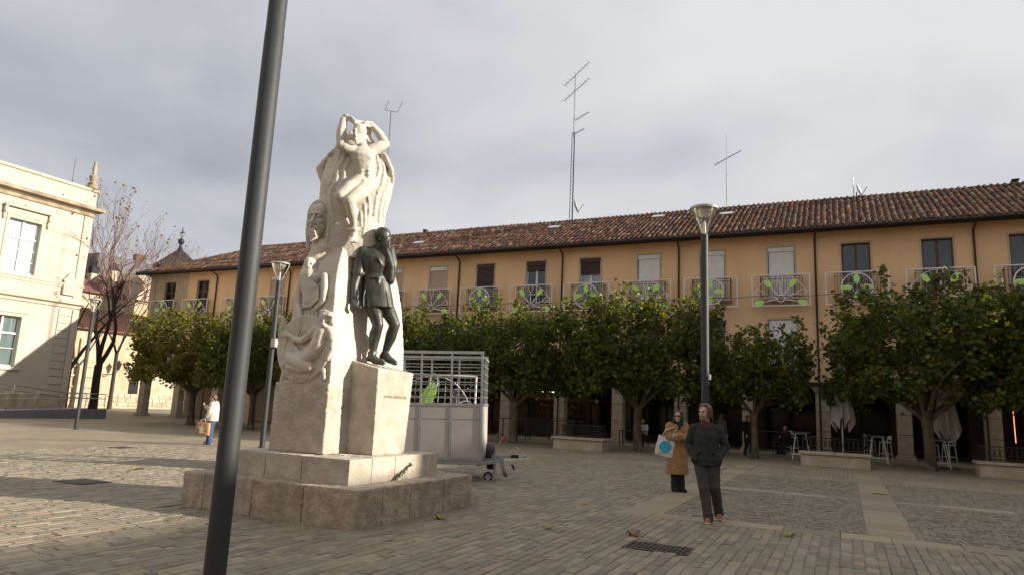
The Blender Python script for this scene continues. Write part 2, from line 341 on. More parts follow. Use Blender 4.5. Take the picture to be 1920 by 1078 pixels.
# setts, slabs and cobbles as real stones
STEP = (-8.72, -5.56, 7.24, 10.25)                   # footprint of the monument's lower step
FX0, FX1, FY0, FY1 = -3.40, -2.75, 11.15, 11.66      # border slabs of the cobbled panels
def in_view(x, y, mg=60):
    v = V(x, y, 0)-CAM; d = v.dot(CF)
    if d < 4.5 or d > 40: return 0
    px = 960+F_PX*v.dot(CR)/d; py = 539-F_PX*v.dot(CU)/d
    return d if (-mg*3 < px < 1920+mg*3 and py < 1078+220) else 0
def panel(x, y): return x > FX0 and y > FY0
STONES = {'sett': [], 'slab': [], 'cobble': []}      # (x0,x1,y0,y1,height,dist)
NEAR = 21.5
xrow = -20.0
while xrow < 7.0:
    wdt = random.uniform(0.112, 0.142); y = -1.0 + random.uniform(0, 0.3)
    while y < 23:
        ln = random.choice((0.12, 0.16, 0.19, 0.22, 0.25, 0.28, 0.32, 0.38, 0.44)) + random.uniform(-0.02, 0.02); xc, yc = xrow+wdt/2, y+ln/2
        d = in_view(xc, yc)
        if d and d < NEAR and not panel(xc, yc) and not (STEP[0]-0.02 < xc < STEP[1]+0.02 and STEP[2]-0.03 < yc < STEP[3]+0.02) and not (1.62 < xc < 2.28 and 0 < 1 and False):
            STONES['sett'].append((xrow+random.uniform(.004, .008), xrow+wdt-random.uniform(.004, .009), y+random.uniform(.002, .006), y+ln-random.uniform(.002, .007), random.gauss(0.0, 0.0026), d))
        y += ln
    xrow += wdt
def slab_run(x0, x1, y0, y1, along, l0, l1):
    a, b = (x0, x1) if along == 'x' else (y0, y1); t = a
    while t < b-0.05:
        l = min(random.uniform(l0, l1), b-t); l = b-t if b-t-l < 0.25 else l
        q = (t, t+l, y0, y1) if along == 'x' else (x0, x1, t, t+l); d = in_view((q[0]+q[1])/2, (q[2]+q[3])/2)
        if d: STONES['slab'].append((q[0]+.005, q[1]-.005, q[2]+.005, q[3]-.005, random.gauss(0.002, 0.002), d))
        t += l
slab_run(FX0, 4.6, FY0, FY1, 'x', 0.5, 1.0)
slab_run(FX0, FX1, FY1, 26.0, 'y', 0.5, 1.1)
slab_run(0.22, 0.86, FY1, 26.0, 'y', 0.35, 0.75)
slab_run(4.5, 5.15, FY1, 26.0, 'y', 0.4, 0.9)
for ya in (16.6, 21.6):
    slab_run(FX1, 0.22, ya, ya+0.5, 'x', 0.5, 1.0); slab_run(0.86, 4.5, ya, ya+0.5, 'x', 0.5, 1.0)
for (xa, xb) in ((FX1, 0.22), (0.86, 4.5)):
    for (ya, yb) in ((FY1, 16.6), (17.1, 21.6)):
        y = ya
        while y < yb-0.06:
            x = xa+random.uniform(0, 0.03)
            while x < xb-0.05:
                l = random.uniform(0.085, 0.125); yo = 0.045*math.sin((x-xa)*2*PI/0.95)
                d = in_view(x, y)
                if d and d < NEAR: STONES['cobble'].append((x+.004, min(x+l, xb)-.005, max(ya, y+yo)+.004, min(yb, y+yo+0.1)-.005, random.gauss(0, 0.004), d))
                x += l
            y += 0.1
def stone_geo(q, z):
    x0, x1, y0, y1, h, d = q; j = min(0.012, (x1-x0)*0.09); t = 0.007
    rj = lambda: random.uniform(-j, j)*0.6
    lo = [(x0, y0), (x1, y0), (x1, y1), (x0, y1)]; tw = random.gauss(0, 0.0016)
    vs = [(a, b, z-0.028) for a, b in lo]
    mid = [(a+rj(), b+rj()) for a, b in lo]; cx, cy = (x0+x1)/2, (y0+y1)/2
    vs += [(a, b, z+h-0.006) for a, b in mid]
    vs += [(a+math.copysign(t, cx-a), b+math.copysign(t, cy-b), z+h+tw*(1 if i % 2 else -1)) for i, (a, b) in enumerate(mid)]
    fs = [(0,1,5,4),(1,2,6,5),(2,3,7,6),(3,0,4,7),(4,5,9,8),(5,6,10,9),(6,7,11,10),(7,4,8,11),(8,9,10,11)]
    return vs, fs
def stones(kind, single):
    q = sorted(STONES[kind], key=lambda s: s[5]); names = {'sett': 'paving_sett', 'slab': 'paving_slab', 'cobble': 'cobblestone'}
    for s in q[:single]:
        cx, cy = (s[0]+s[1])/2, (s[2]+s[3])/2; z = gz(cx); vs, fs = stone_geo(s, z)
        mb = MB(); mb.add([(a-cx, b-cy, c-z) for a, b, c in vs], fs); me = bpy.data.meshes.new(names[kind]); me.from_pydata(mb.v, [], mb.f); me.materials.append(MATS[kind])
        from_mesh(names[kind], me, paving, (cx, cy, z))
    rest = MB()
    for s in q[single:]: rest.add(*stone_geo(s, gz((s[0]+s[1])/2)))
    if rest.v:
        me = bpy.data.meshes.new(names[kind]+'s'); me.from_pydata(rest.v, [], rest.f); me.materials.append(MATS[kind])
        tag(from_mesh(names[kind]+'s', me, paving), kind='stuff')
GRATE = on_ground(1236, 1026)
STONES['sett'] = [s for s in STONES['sett'] if not (abs((s[0]+s[1])/2-GRATE.x) < 0.42 and abs((s[2]+s[3])/2-GRATE.y) < 0.28)]
stones('sett', 300); stones('slab', 120); stones('cobble', 200)
# drain grate
g = thing('drain_grate', 'rusty rectangular iron drain grate set flush in the paving setts', 'drain', (GRATE.x, GRATE.y, 0))
mat('rust_iron', (0.075, 0.052, 0.042), (0.035, 0.026, 0.022), scale=25, rough=0.7, bump=0.3)
fr = MB(); a, b = 0.40, 0.24
for (x0, x1, y0, y1) in ((-a, a, -b, -b+.04), (-a, a, b-.04, b), (-a, -a+.04, -b+.04, b-.04), (a-.04, a, -b+.04, b-.04)): fr.bbox(x0, x1, y0, y1, -0.025, 0.003, 0.003)
fr.build('frame', 'rust_iron', g, world=False)
br = MB(); br.bbox(-a+.04, a-.04, -.012, .012, -.022, .001, .002); bar_me = br.data('cross_bar', 'rust_iron')
for yy in (-0.1, 0.0, 0.1): from_mesh('cross_bar', bar_me, g, (0, yy, 0))
br = MB(); br.bbox(-.011, .011, -b+.04, b-.04, -.02, .002, .002); bar_me = br.data('bar', 'rust_iron')
for i in range(11): from_mesh('bar', bar_me, g, (-0.3+0.06*i, 0, 0))
MB().box(-a+.04, a-.04, -b+.04, b-.04, -.2, -.026).build('pit', 'joint', g, world=False)
# iron access covers in the sunlit paving
for (px, py, wx, wy, lab) in ((155, 903, 0.75, 0.6, 'square iron access cover lying in the sunlit paving beside the shadow of the monument'),
                              (231, 839, 0.6, 0.55, 'small iron access cover in the sunlit paving between two lamp posts'),
                              (1650, 926, 0.30, 0.12, 'narrow iron cover set in the long slab strip')):
    p = on_ground(px, py); mb = MB(); z = 0.012
    o = thing('access_cover', lab, 'manhole cover', p)
    MB().bbox(-wx/2, wx/2, -wy/2, wy/2, -0.03, z, 0.004).build('rim', 'rust_iron', o, world=False)
    MB().bbox(-wx/2+.05, wx/2-.05, -wy/2+.05, wy/2-.05, z-.01, z+.005, 0.003).build('lid', 'dark_iron', o, world=False)
# fallen plane leaves
mat('leaf_brown', (0.30, 0.15, 0.06), (0.17, 0.08, 0.035), scale=25, rough=0.6, trans=0.2)
mat('leaf_yellow', (0.36, 0.33, 0.07), (0.22, 0.22, 0.05), scale=25, rough=0.6, trans=0.2)
LEAF2D = [(0, -.5), (.12, -.22), (.48, -.20), (.27, .02), (.42, .28), (.15, .20), (0, .52), (-.15, .20), (-.42, .28), (-.27, .02), (-.48, -.20), (-.12, -.22)]
def fallen_leaf(px, py, s, m, lab, rz):
    p = on_ground(px, py); mb = MB(); vs = []
    for up in (0, 0.004):
        for (a, b) in [(0, 0)] + LEAF2D: vs.append((a*s, b*s, 0.012+up + s*(0.35*abs(a)**1.5 + 0.25*abs(b) + 0.12*math.sin(9*a+5*b))))
    n = len(LEAF2D); fs = []
    for o in (0, n+1): fs += [(o, o+1+i, o+1+(i+1) % n) for i in range(n)]
    mb.add(vs, fs); mb.tube([(0, 0, .016), (0, -.35*s, .05*s+.02), (.05*s, -.85*s, .02)], .004, 5)
    o = mb.build('fallen_leaf', m, None); o.location = (p.x, p.y, p.z+0.002); o.rotation_euler = (0, 0, rz); tag(o, lab, 'leaf', None)
fallen_leaf(1190, 1004, 0.24, 'leaf_brown', 'curled brown fallen leaf beside the drain grate', 0.5)
fallen_leaf(1479, 1005, 0.22, 'leaf_yellow', 'pale green fallen leaf next to the front slab strip', 1.9)
fallen_leaf(826, 973, 0.24, 'leaf_yellow', 'yellow fallen leaf by the foot of the monument step', 1.1)
fallen_leaf(1028, 991, 0.17, 'leaf_yellow', 'small green fallen leaf alone on the setts', 2.6)
fallen_leaf(259, 880, 0.25, 'leaf_yellow', 'bright yellow fallen leaf on the sunlit setts', 0.2)
# ---------------------------------------------------------------- long arcaded building
mat('ochre', (0.80, 0.53, 0.30), (0.73, 0.475, 0.26), scale=0.9, rough=0.9, bump=0.15, bscale=25, stretch=(1, 1, 0.35), c3=(0.62, 0.42, 0.24), c3scale=0.35, c3amt=0.55)
mat('cornice_ochre', (0.64, 0.46, 0.27), (0.52, 0.37, 0.21), scale=1.5, rough=0.9, stretch=(1, 1, 0.3))
mat('surround', (0.56, 0.44, 0.30), (0.46, 0.36, 0.25), scale=2.5, rough=0.85)
mat('pale_ashlar', (0.50, 0.41, 0.29), (0.38, 0.30, 0.21), scale=1.6, rough=0.9, bump=0.3, bscale=18, c3=(0.30, 0.22, 0.14), c3scale=0.7, c3amt=0.5)
mat('pillar_stone', (0.46, 0.38, 0.28), (0.33, 0.265, 0.195), scale=2.4, rough=0.85, bump=0.3, bscale=25, c3=(0.24, 0.20, 0.15), c3scale=1.1, c3amt=0.5)
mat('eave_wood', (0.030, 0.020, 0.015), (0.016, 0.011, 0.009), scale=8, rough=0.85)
mat('beam_wood', (0.075, 0.028, 0.020), (0.045, 0.017, 0.013), scale=6, rough=0.8)
mat('pipe_metal', (0.028, 0.022, 0.020), (0.018, 0.015, 0.014), scale=6, rough=0.55, spec=0.5)
mat('rail_iron', (0.014, 0.013, 0.013), (0.009, 0.009, 0.009), scale=20, rough=0.5)
mat('shutter_white', (0.80, 0.78, 0.75), (0.72, 0.70, 0.67), scale=3, rough=0.6)
mat('shutter_beige', (0.52, 0.41, 0.31), (0.44, 0.34, 0.26), scale=3, rough=0.6)
mat('shutter_brown', (0.062, 0.030, 0.022), (0.042, 0.02, 0.016), scale=4, rough=0.55)
mat('frame_white', (0.72, 0.71, 0.68), (0.62, 0.61, 0.58), scale=4, rough=0.45)
mat('frame_brown', (0.10, 0.042, 0.024), (0.06, 0.025, 0.015), scale=5, rough=0.5)
mat('curtain', (0.66, 0.68, 0.70), (0.50, 0.53, 0.57), scale=14, rough=0.9, stretch=(1.6, 1, 0.05))
mat('room_dark', (0.012, 0.012, 0.014), (0.008, 0.008, 0.009), scale=2, rough=0.9)
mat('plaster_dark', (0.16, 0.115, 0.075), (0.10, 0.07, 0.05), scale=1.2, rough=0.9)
glass_mat('window_glass', (0.93, 0.95, 0.97), 0.01)
mat('shop_glass', (0.010, 0.010, 0.011), (0.006, 0.006, 0.007), scale=1, rough=0.12, spec=0.18)
TILES = [(0.158, 0.055, 0.029), (0.121, 0.040, 0.022), (0.190, 0.084, 0.045), (0.090, 0.045, 0.029), (0.232, 0.143, 0.082), (0.066, 0.045, 0.032), (0.137, 0.048, 0.026), (0.275, 0.195, 0.124), (0.106, 0.063, 0.042), (0.174, 0.066, 0.034), (0.053, 0.040, 0.029)]
mat('roof_tile', (0.158, 0.079, 0.045), (0.063, 0.040, 0.026), scale=7, rough=0.85, bump=0.4, bscale=40, island=0.25, pal=TILES, c3=(0.045, 0.038, 0.026), c3scale=0.55, c3amt=0.75)
mat('roof_channel', (0.099, 0.040, 0.025), (0.040, 0.022, 0.017), scale=6, rough=0.9, bump=0.5, bscale=20)

YF = 36.83; X0 = 2.29
def sx(s): return X0 - s
XL, XRT = sx(52.95), 21.4
BAYS = [(k, sx(1.55+3.43*k)) for k in range(-3, 13)] + [(13, sx(46.95)), (14, sx(50.65))]
PILL = [sx(-0.16+3.43*k) for k in range(-5, 14)] + [sx(48.6), sx(52.55)]
ZA, ZE = 3.45, 11.15
UW, UZ0, UZ1 = 1.27, 7.66, 10.28
LW, LZ0, LZ1 = 1.36, 3.90, 6.56
bld = thing('arcaded_building', 'long ochre building with arcade, balconies and tiled roof behind the row of trees', 'building', (0, YF, 0))
def wall_open(x0, x1, z0, z1, y, holes, depth):
    """front face of a wall at y (facing -y) with rectangular holes and their reveals"""
    mb = MB(); xs = sorted({x0, x1} | {v for h in holes for v in h[:2]}); zs = sorted({z0, z1} | {v for h in holes for v in h[2:]})
    for i in range(len(xs)-1):
        for j in range(len(zs)-1):
            cx, cz = (xs[i]+xs[i+1])/2, (zs[j]+zs[j+1])/2
            if any(h[0] < cx < h[1] and h[2] < cz < h[3] for h in holes): continue
            mb.quad((xs[i], y, zs[j]), (xs[i+1], y, zs[j]), (xs[i+1], y, zs[j+1]), (xs[i], y, zs[j+1]))
    for a, b, c, d in holes:
        y2 = y+depth
        mb.quad((a, y, c), (a, y2, c), (a, y2, d), (a, y, d)); mb.quad((b, y2, c), (b, y, c), (b, y, d), (b, y2, d))
        mb.quad((a, y, d), (a, y2, d), (b, y2, d), (b, y, d)); mb.quad((a, y2, c), (a, y, c), (b, y, c), (b, y2, c))
    return mb
XS = sx(48.6)                                            # the last bay is stone
for nm, m, a, b in (('wall', 'ochre', XS, XRT), ('stone_bay', 'pale_ashlar', XL, XS)):
    holes = []
    for k, x in BAYS:
        if a < x < b: holes += [(x-UW/2, x+UW/2, UZ0, UZ1), (x-LW/2, x+LW/2, LZ0, LZ1)]
    wall_open(a, b, ZA, 10.95, YF, holes, 0.30).build(nm, m, bld)
cb = MB()
for a, b in ((XS+.01, XRT),): cb.box(a, b, YF-.035, YF+.12, 10.93, 11.34)
cb.build('cornice', 'cornice_ochre', bld)
cb = MB(); cb.box(XL-.02, XS-.01, YF-.04, YF+.12, 10.85, 11.34); cb.box(XL-.03, XL+.55, YF-.05, YF+.3, 3.44, 10.84); cb.box(XL-.06, XS, YF-.07, YF+.3, 3.30, 3.46)
cb.build('corner_pilaster', 'pale_ashlar', bld)
rm = MB(); rm.box(XL+.1, XRT-.1, YF+.32, YF+10.4, 3.7, 11.0); rm.build('interior', 'room_dark', bld)      # rooms behind the panes
ew = MB(); ew.box(XL, XL+.25, YF+.02, YF+10.4, 3.45, 11.1); ew.build('end_wall', 'pale_ashlar', bld)

# windows: one mesh tree for each kind, copied to its bays
def shutter(mb, x0, x1, z0, z1, y, pitch=0.055):
    z = z0; pr = []
    while z < z1-0.01: pr += [(y, z), (y-0.012, z+pitch*0.25), (y-0.012, z+pitch*0.8)]; z += pitch
    n = len(pr); vs = [(x0, p[0], p[1]) for p in pr]+[(x1, p[0], p[1]) for p in pr]
    mb.add(vs, [(i, n+i, n+i+1, i+1) for i in range(n-1)])
def make_window(kind, w_, h_):
    hw = w_/2; fy = 0.16
    surr = MB(); t = 0.085
    for a, b, c, d in ((-hw-t, -hw, 0, h_+t), (hw, hw+t, 0, h_+t), (-hw, hw, h_, h_+t)): surr.box(a, b, -0.022, 0.03, c, d)
    root = surr.build('window', 'surround', None)
    fm = 'frame_brown' if 'brown' in kind else 'frame_white'
    top = h_
    if 'box' in kind:
        MB().bbox(-hw+.01, hw-.01, -0.005, 0.12, h_-0.24, h_-.01, .01).build('shutter_box', 'shutter_brown' if 'dark' in kind else 'shutter_white', root); top = h_-0.24
    drop = {'closed': 1.0, 'half': 0.50, 'low': 0.12, 'third': 0.28}.get(kind.split('_')[-1], 0)
    if drop:
        mb = MB(); z0 = top*(1-drop)+0.02*(drop == 1); shutter(mb, -hw+.03, hw-.03, z0, top, 0.06); mb.bar((-hw+.03, .055, z0), (hw-.03, .055, z0), .03, .05)
        mb.build('shutter', 'shutter_brown' if 'dark' in kind else ('shutter_beige' if 'beige' in kind else 'shutter_white'), root)
        for a, b in ((-hw, -hw+.03), (hw-.03, hw)): MB().box(a, b, .02, .10, 0, top).build('shutter_guide', 'pipe_metal' if 'white' in kind else fm, root)
    if drop < 1:
        f = MB(); e = 0.075
        for a, b, c, d in ((-hw, -hw+e, 0, top), (hw-e, hw, 0, top), (-hw+e, hw-e, top-e, top), (-hw+e, hw-e, 0, 0.12), (-0.06, 0.06, 0.12, top-e)): f.box(a, b, fy, fy+.06, c, d)
        f.box(-hw+e, -.06, fy+.01, fy+.05, .62, .69); f.box(.06, hw-e, fy+.01, fy+.05, .62, .69)
        if 'cross' in kind: f.box(-hw+e, -.06, fy+.01, fy+.05, 1.75, 1.83); f.box(.06, hw-e, fy+.01, fy+.05, 1.75, 1.83)
        f.build('frame', fm, root)
        for sgn in (-1, 1): MB().box(sgn*(hw-e), sgn*.06, fy+.025, fy+.031, .12, top-e).build('pane', 'window_glass', root)
        if 'curtain' in kind:
            mb = MB(); n = 26; vs = []
            for i in range(n+1): xx = -hw+.04+(w_-.08)*i/n; vs += [(xx, fy+.11+.02*math.sin(i*1.9), .03), (xx, fy+.11+.02*math.sin(i*1.9), top-.03)]
            mb.add(vs, [(2*i, 2*i+2, 2*i+3, 2*i+1) for i in range(n)]); mb.build('curtain', 'curtain', root)
    return root
KU = {-3: 'brown_open', -2: 'brown_open', -1: 'brown_open', 0: 'brown_open', 1: 'white_box_closed', 2: 'white_box_closed', 3: 'white_box_closed', 4: 'dark_box_curtain_third', 5: 'dark_box_low',
      6: 'dark_box_curtain_half', 7: 'beige_box_closed', 8: 'beige_box_closed', 9: 'dark_box_curtain_half', 10: 'white_box_closed', 11: 'beige_box_closed', 12: 'dark_box_low', 13: 'brown_curtain_cross', 14: 'brown_curtain_cross'}
KL = {-3: 'brown_open', -2: 'brown_open', -1: 'brown_open', 0: 'brown_open', 1: 'white_closed', 2: 'dark_box_low', 3: 'dark_box_half', 4: 'white_closed', 5: 'dark_box_low', 6: 'brown_open', 7: 'dark_box_half', 8: 'white_closed', 9: 'brown_open', 10: 'brown_open', 11: 'dark_box_low', 12: 'white_closed', 13: 'brown_curtain_cross', 14: 'brown_curtain_cross'}
def place_windows(K, w_, z0, h_):
    proto = {}
    for k, x in BAYS:
        kd = K[k]
        if kd not in proto: proto[kd] = make_window(kd, w_, h_); o = proto[kd]; o.parent = bld
        else: o = copy_tree(proto[kd], bld)
        o.location = (x, 0, z0)
place_windows(KU, UW, UZ0, UZ1-UZ0); place_windows(KL, LW, LZ0, LZ1-LZ0)
# balconies
def make_balcony(w_, dep, h_):
    sl = MB(); sl.bbox(-w_/2-.05, w_/2+.05, -dep-.04, -.004, -.10, 0, .015); sl.box(-w_/2, w_/2, -dep*.7, -.004, -.16, -.10)
    root = sl.build('balcony', 'surround', None); r_ = MB()
    for z in (.06, h_-.12, h_): 
        r_.bar((-w_/2, -dep, z), (w_/2, -dep, z), .028, .022)
        for sg in (-1, 1): r_.bar((sg*w_/2, -dep, z), (sg*w_/2, -.003, z), .028, .022)
    n = int(w_/.115)
    for i in range(n+1): x = -w_/2+w_*i/n; r_.bar((x, -dep, 0), (x, -dep, h_), .018)
    for sg in (-1, 1):
        for y in (.33, .66): r_.bar((sg*w_/2, -dep*y, 0), (sg*w_/2, -dep*y, h_), .018)
    r_.build('railing', 'rail_iron', root); return root
for w_, z0, dep in ((1.95, 7.62, .48), (2.0, 3.86, .45)):
    pr = None
    for k, x in BAYS:
        if pr is None: pr = make_balcony(w_, dep, 1.05); o = pr; o.parent = bld
        else: o = copy_tree(pr, bld)
        o.location = (x, 0, z0)

# arcade
def make_pillar(h_):
    mb = MB(); a = .31
    mb.bbox(-a-.10, a+.10, -a-.10, a+.10, 0, .16, .02); mb.bbox(-a-.05, a+.05, -a-.05, a+.05, .16, .26, .03); root = mb.build('pillar_base', 'pillar_stone', None)
    z = .26; n = 3
    for i in range(n):
        z2 = .26+(h_-.26-.3)*(i+1)/n; MB().bbox(-a, a, -a, a, z+.003, z2-.003, .03).build('pillar_drum', 'pillar_stone', root); z = z2
    mb = MB(); mb.bbox(-a-.04, a+.04, -a-.04, a+.04, h_-.297, h_-.2, .03); mb.bbox(-a-.09, a+.09, -a-.09, a+.09, h_-.2, h_-.08, .03); mb.bbox(-a-.14, a+.14, -a-.12, a+.12, h_-.08, h_, .015)
    mb.build('pillar_capital', 'pillar_stone', root); return root
pr = None
for x in PILL:
    if pr is None: pr = make_pillar(3.5); o = pr; o.parent = bld
    else: o = copy_tree(pr, bld)
    o.location = (x, .34, gz(x)-.02); o.scale = (1, 1, (3.19-gz(x)+.02)/3.5)
bm_ = MB(); bm_.box(XL-.04, XRT, YF+.02, YF+.62, 3.2, 3.452); bm_.build('arcade_beam', 'beam_wood', bld)
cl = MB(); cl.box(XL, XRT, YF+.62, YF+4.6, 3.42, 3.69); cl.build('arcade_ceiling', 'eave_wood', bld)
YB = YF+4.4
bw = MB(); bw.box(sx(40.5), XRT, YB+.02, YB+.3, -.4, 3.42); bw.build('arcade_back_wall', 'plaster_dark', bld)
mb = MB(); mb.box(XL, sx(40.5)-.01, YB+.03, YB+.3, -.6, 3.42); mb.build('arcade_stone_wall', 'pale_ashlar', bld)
# shopfronts: a framed dark glazed front for each bay
pr = None
for k, x in BAYS:
    if k > 10: continue
    if k == 5: continue                                # the lit bar stands open there
    if pr is None:
        f = MB()
        for a, b, c, d in ((-1.35, -1.25, 0, 2.9), (1.25, 1.35, 0, 2.9), (-1.25, 1.25, 2.8, 2.9), (-.05, .05, 0, 2.8), (-1.25, -.05, 2.15, 2.22), (.05, 1.25, 2.15, 2.22), (-1.25, -.05, 0, .35), (.05, 1.25, 0, .12)): f.box(a, b, -.06, .02, c, d)
        pr = f.build('shopfront', 'beam_wood', None); MB().box(-1.25, 1.25, -.02, .012, .1, 2.8).build('pane', 'shop_glass', pr); o = pr; o.parent = bld
    else: o = copy_tree(pr, bld)
    o.location = (x, 4.4, gz(x))
# downpipes with their swan necks
for s_ in (-10.3, -3.38, 3.33, 10.13, 16.94, 23.93, 31.0, 38.0, 45.37):
    x = sx(s_); mb = MB()
    mb.tube([(x, YF-.78, 10.93), (x, YF-.76, 10.80), (x-.02, YF-.45, 10.72), (x-.05, YF-.14, 10.62), (x-.05, YF-.08, 10.45), (x-.05, YF-.08, 3.6), (x-.05, YF-.10, 3.35), (x-.05, YF-.12, 0.1+gz(x))], .05, 8)
    for z in (9.2, 7.0, 5.0, 3.45): mb.tube([(x-.05, YF-.08, z), (x-.05, YF-.08, z+.05)], .062, 8)
    mb.build('downpipe', 'pipe_metal', bld, smooth='auto')
# roof
YE, ZEV, YR, ZR = YF-.9, 10.95, YF+5.0, 14.02
XEL, XRL = sx(53.75), sx(46.5)
rf = MB(); t = .05
def sag(x, u): return 0.05*noise.noise(V(x*.16, u*2, 3))
rf.add([(XEL, YE, ZEV), (XRT+.5, YE, ZEV), (XRT+.5, YR, ZR), (XRL, YR, ZR), (XEL, YR+5.9, ZEV), (XRT+.5, YR+5.9, ZEV)], [(0, 1, 2, 3), (3, 2, 5, 4), (0, 3, 4), (0, 4, 5, 1), (1, 5, 2)])
roof = rf.build('roof', 'roof_channel', bld)
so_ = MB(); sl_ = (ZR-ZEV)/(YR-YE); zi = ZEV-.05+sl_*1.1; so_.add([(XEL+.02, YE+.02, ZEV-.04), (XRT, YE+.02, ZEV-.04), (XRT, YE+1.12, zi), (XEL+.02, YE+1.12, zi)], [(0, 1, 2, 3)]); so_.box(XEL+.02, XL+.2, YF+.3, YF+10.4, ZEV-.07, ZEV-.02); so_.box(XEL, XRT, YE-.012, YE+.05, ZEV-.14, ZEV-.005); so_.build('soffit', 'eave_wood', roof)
rt = MB(); x = XEL+.2
while x < XRT-.2: rt.bar((x, YE+.06, ZEV-.10), (x, YF+.05, ZEV-.10+sl_*.95), .11, .12); x += .48
tag(rt.build('rafters', 'eave_wood', roof), kind='stuff')
gt = MB(); gt.tube([(XEL, YE-.06, ZEV-.03), (XRT, YE-.06, ZEV-.03)], .07, 8); gt.build('gutter', 'pipe_metal', roof, smooth='auto')
SL = math.hypot(YR-YE, ZR-ZEV); up = V(0, (YR-YE)/SL, (ZR-ZEV)/SL); nr = V(0, -up.z, up.y)
def tile_geo(rad, ln, taper=.82, seg=5, th=.0):
    vs = []; fs = []
    for j, (l, rr) in enumerate(((0, rad), (ln, rad*taper))):
        for k in range(seg+1): a = PI*k/seg; vs.append((rr*math.cos(a), l, rr*math.sin(a)*.9))
    for k in range(seg): fs.append((k, k+1, seg+2+k, seg+1+k))
    for k in range(seg+1): a = PI*k/seg; vs.append((rad*.78*math.cos(a), 0.001, rad*.78*math.sin(a)*.85))        # thickness at the mouth
    for k in range(seg): fs.append((k, 2*(seg+1)+k, 2*(seg+1)+k+1, k+1))
    return vs, fs
TG = tile_geo(.105, .47)
tiles = []; px_ = .285; x = XEL+.15; ci = 0
while x < XRT:
    u = -.06+random.uniform(-.03, .03); lean = .02*noise.noise(V(x*.3, 0, 0))
    while u < SL-.05:
        tt = u/SL
        if x > XEL+(XRL-XEL)*max(0, tt)+.05:
            p = V(x+random.gauss(0, .012)+lean*u, YE, ZEV) + up*u + nr*(.045+sag(x, u)*.6+random.gauss(0, .006))
            tiles.append((p, random.gauss(lean, .025), (p-CAM).length if p.x < 7.5 else 999))
        u += .385+random.gauss(0, .008)
    x += px_+random.gauss(0, .006); ci += 1
tiles.sort(key=lambda q: q[2])
ux = V(1, 0, 0)
def tile_mat(p, yaw):
    a = ux*math.cos(yaw)+up*math.sin(yaw); b = -ux*math.sin(yaw)+up*math.cos(yaw); q = nr + b*-.05; q.normalize(); b2 = q.cross(a)
    return Matrix((a, b2, q)).transposed().to_4x4()
tme = bpy.data.meshes.new('roof_tile'); tme.from_pydata(*[TG[0], [], TG[1]]); tme.materials.append(MATS['roof_tile']); tme.polygons.foreach_set('use_smooth', [True]*len(tme.polygons))
off = parent_loc(roof)
for p, yaw, d in tiles[:300]:
    o = from_mesh('roof_tile', tme, roof); o.matrix_local = Matrix.Translation(p-off) @ tile_mat(p, yaw)
allv = []; allf = []; tv = [Vector(q) for q in TG[0]]; nt_ = len(tv)
for p, yaw, d in tiles[300:]:
    mm = tile_mat(p, yaw); b0 = len(allv); allv += [tuple((mm @ q)+p-off) for q in tv]; allf += [tuple(i+b0 for i in f) for f in TG[1]]
me = bpy.data.meshes.new('roof_tiles'); me.from_pydata(allv, [], allf); me.materials.append(MATS['roof_tile']); me.polygons.foreach_set('use_smooth', [True]*len(me.polygons))
tag(from_mesh('roof_tiles', me, roof), kind='stuff')
# flat channel tiles seen between the covers, ridge and hip tiles
ch = MB(); x = XEL+.3
while x < XRT:
    u = 0
    while u < SL-.3:
        if x > XEL+(XRL-XEL)*u/SL+.15:
            p = V(x, YE, ZEV)+up*u; a = p+nr*.035; b = p+up*.40+nr*.012
            ch.quad(a-ux*.085, a+ux*.085, b+ux*.085, b-ux*.085); ch.quad(a-ux*.085-nr*.02, a+ux*.085-nr*.02, a+ux*.085, a-ux*.085)
        u += .385
    x += px_
tag(ch.build('channel_tiles', 'roof_tile', roof), kind='stuff')
rd = MB()
def ridge_run(a, b):
    a, b = Vector(a), Vector(b); d = (b-a); n = int(d.length/.4); t = d.normalized(); sd = t.cross(V(0, 0, 1)).normalized(); upn = sd.cross(t)
    for i in range(n):
        p = a+t*(.4*i); q = p+t*.46; vs = []
        for pp, rr in ((p, .135), (q, .115)):
            for k in range(7): an = PI*k/6; vs.append(pp+sd*rr*math.cos(an)+upn*(rr*math.sin(an)*.8-.02+random.gauss(0, .004)))
        rd.add(vs, [(k, k+1, 8+k, 7+k) for k in range(6)])
ridge_run((XRL, YR, ZR+.06), (XRT, YR, ZR+.06)); ridge_run((XEL, YE, ZEV+.05), (XRL, YR, ZR+.06))
tag(rd.build('ridge_tiles', 'roof_tile', roof, smooth=True), kind='stuff')
mat('skylight_metal', (0.30, 0.31, 0.32), (0.2, 0.2, 0.21), scale=3, rough=0.35, metal=0.3)
for px, py in ((784, 459), (1039, 430), (1234, 410), (1363, 405)):
    p = on_plane(px, py, V(0, YE, ZEV), nr); o_ = MB()
    c = [p+ux*a+up*b for a, b in ((-.38, -.3), (.38, -.3), (.38, .3), (-.38, .3))]; o_.hexa([q+nr*.02 for q in c]+[q+nr*.17 for q in c]); sk_ = o_.build('roof_window', 'skylight_metal', roof)
    c = [p+ux*a+up*b+nr*.173 for a, b in ((-.31, -.23), (.31, -.23), (.31, .23), (-.31, .23))]; q = MB(); q.quad(*c); q.build('pane', 'curtain', sk_)
for px, py, h_ in ((797, 436, .55), (1905, 352, .5)):
    p = on_y(px, py+6, YR+.3); mb = MB(); mb.bbox(p.x-.12, p.x+.12, p.y-.12, p.y+.12, ZR-.2, ZR+.35, .01); mb.bbox(p.x-.17, p.x+.17, p.y-.17, p.y+.17, ZR+.352, ZR+.42, .01); mb.build('roof_vent', 'roof_channel', roof)
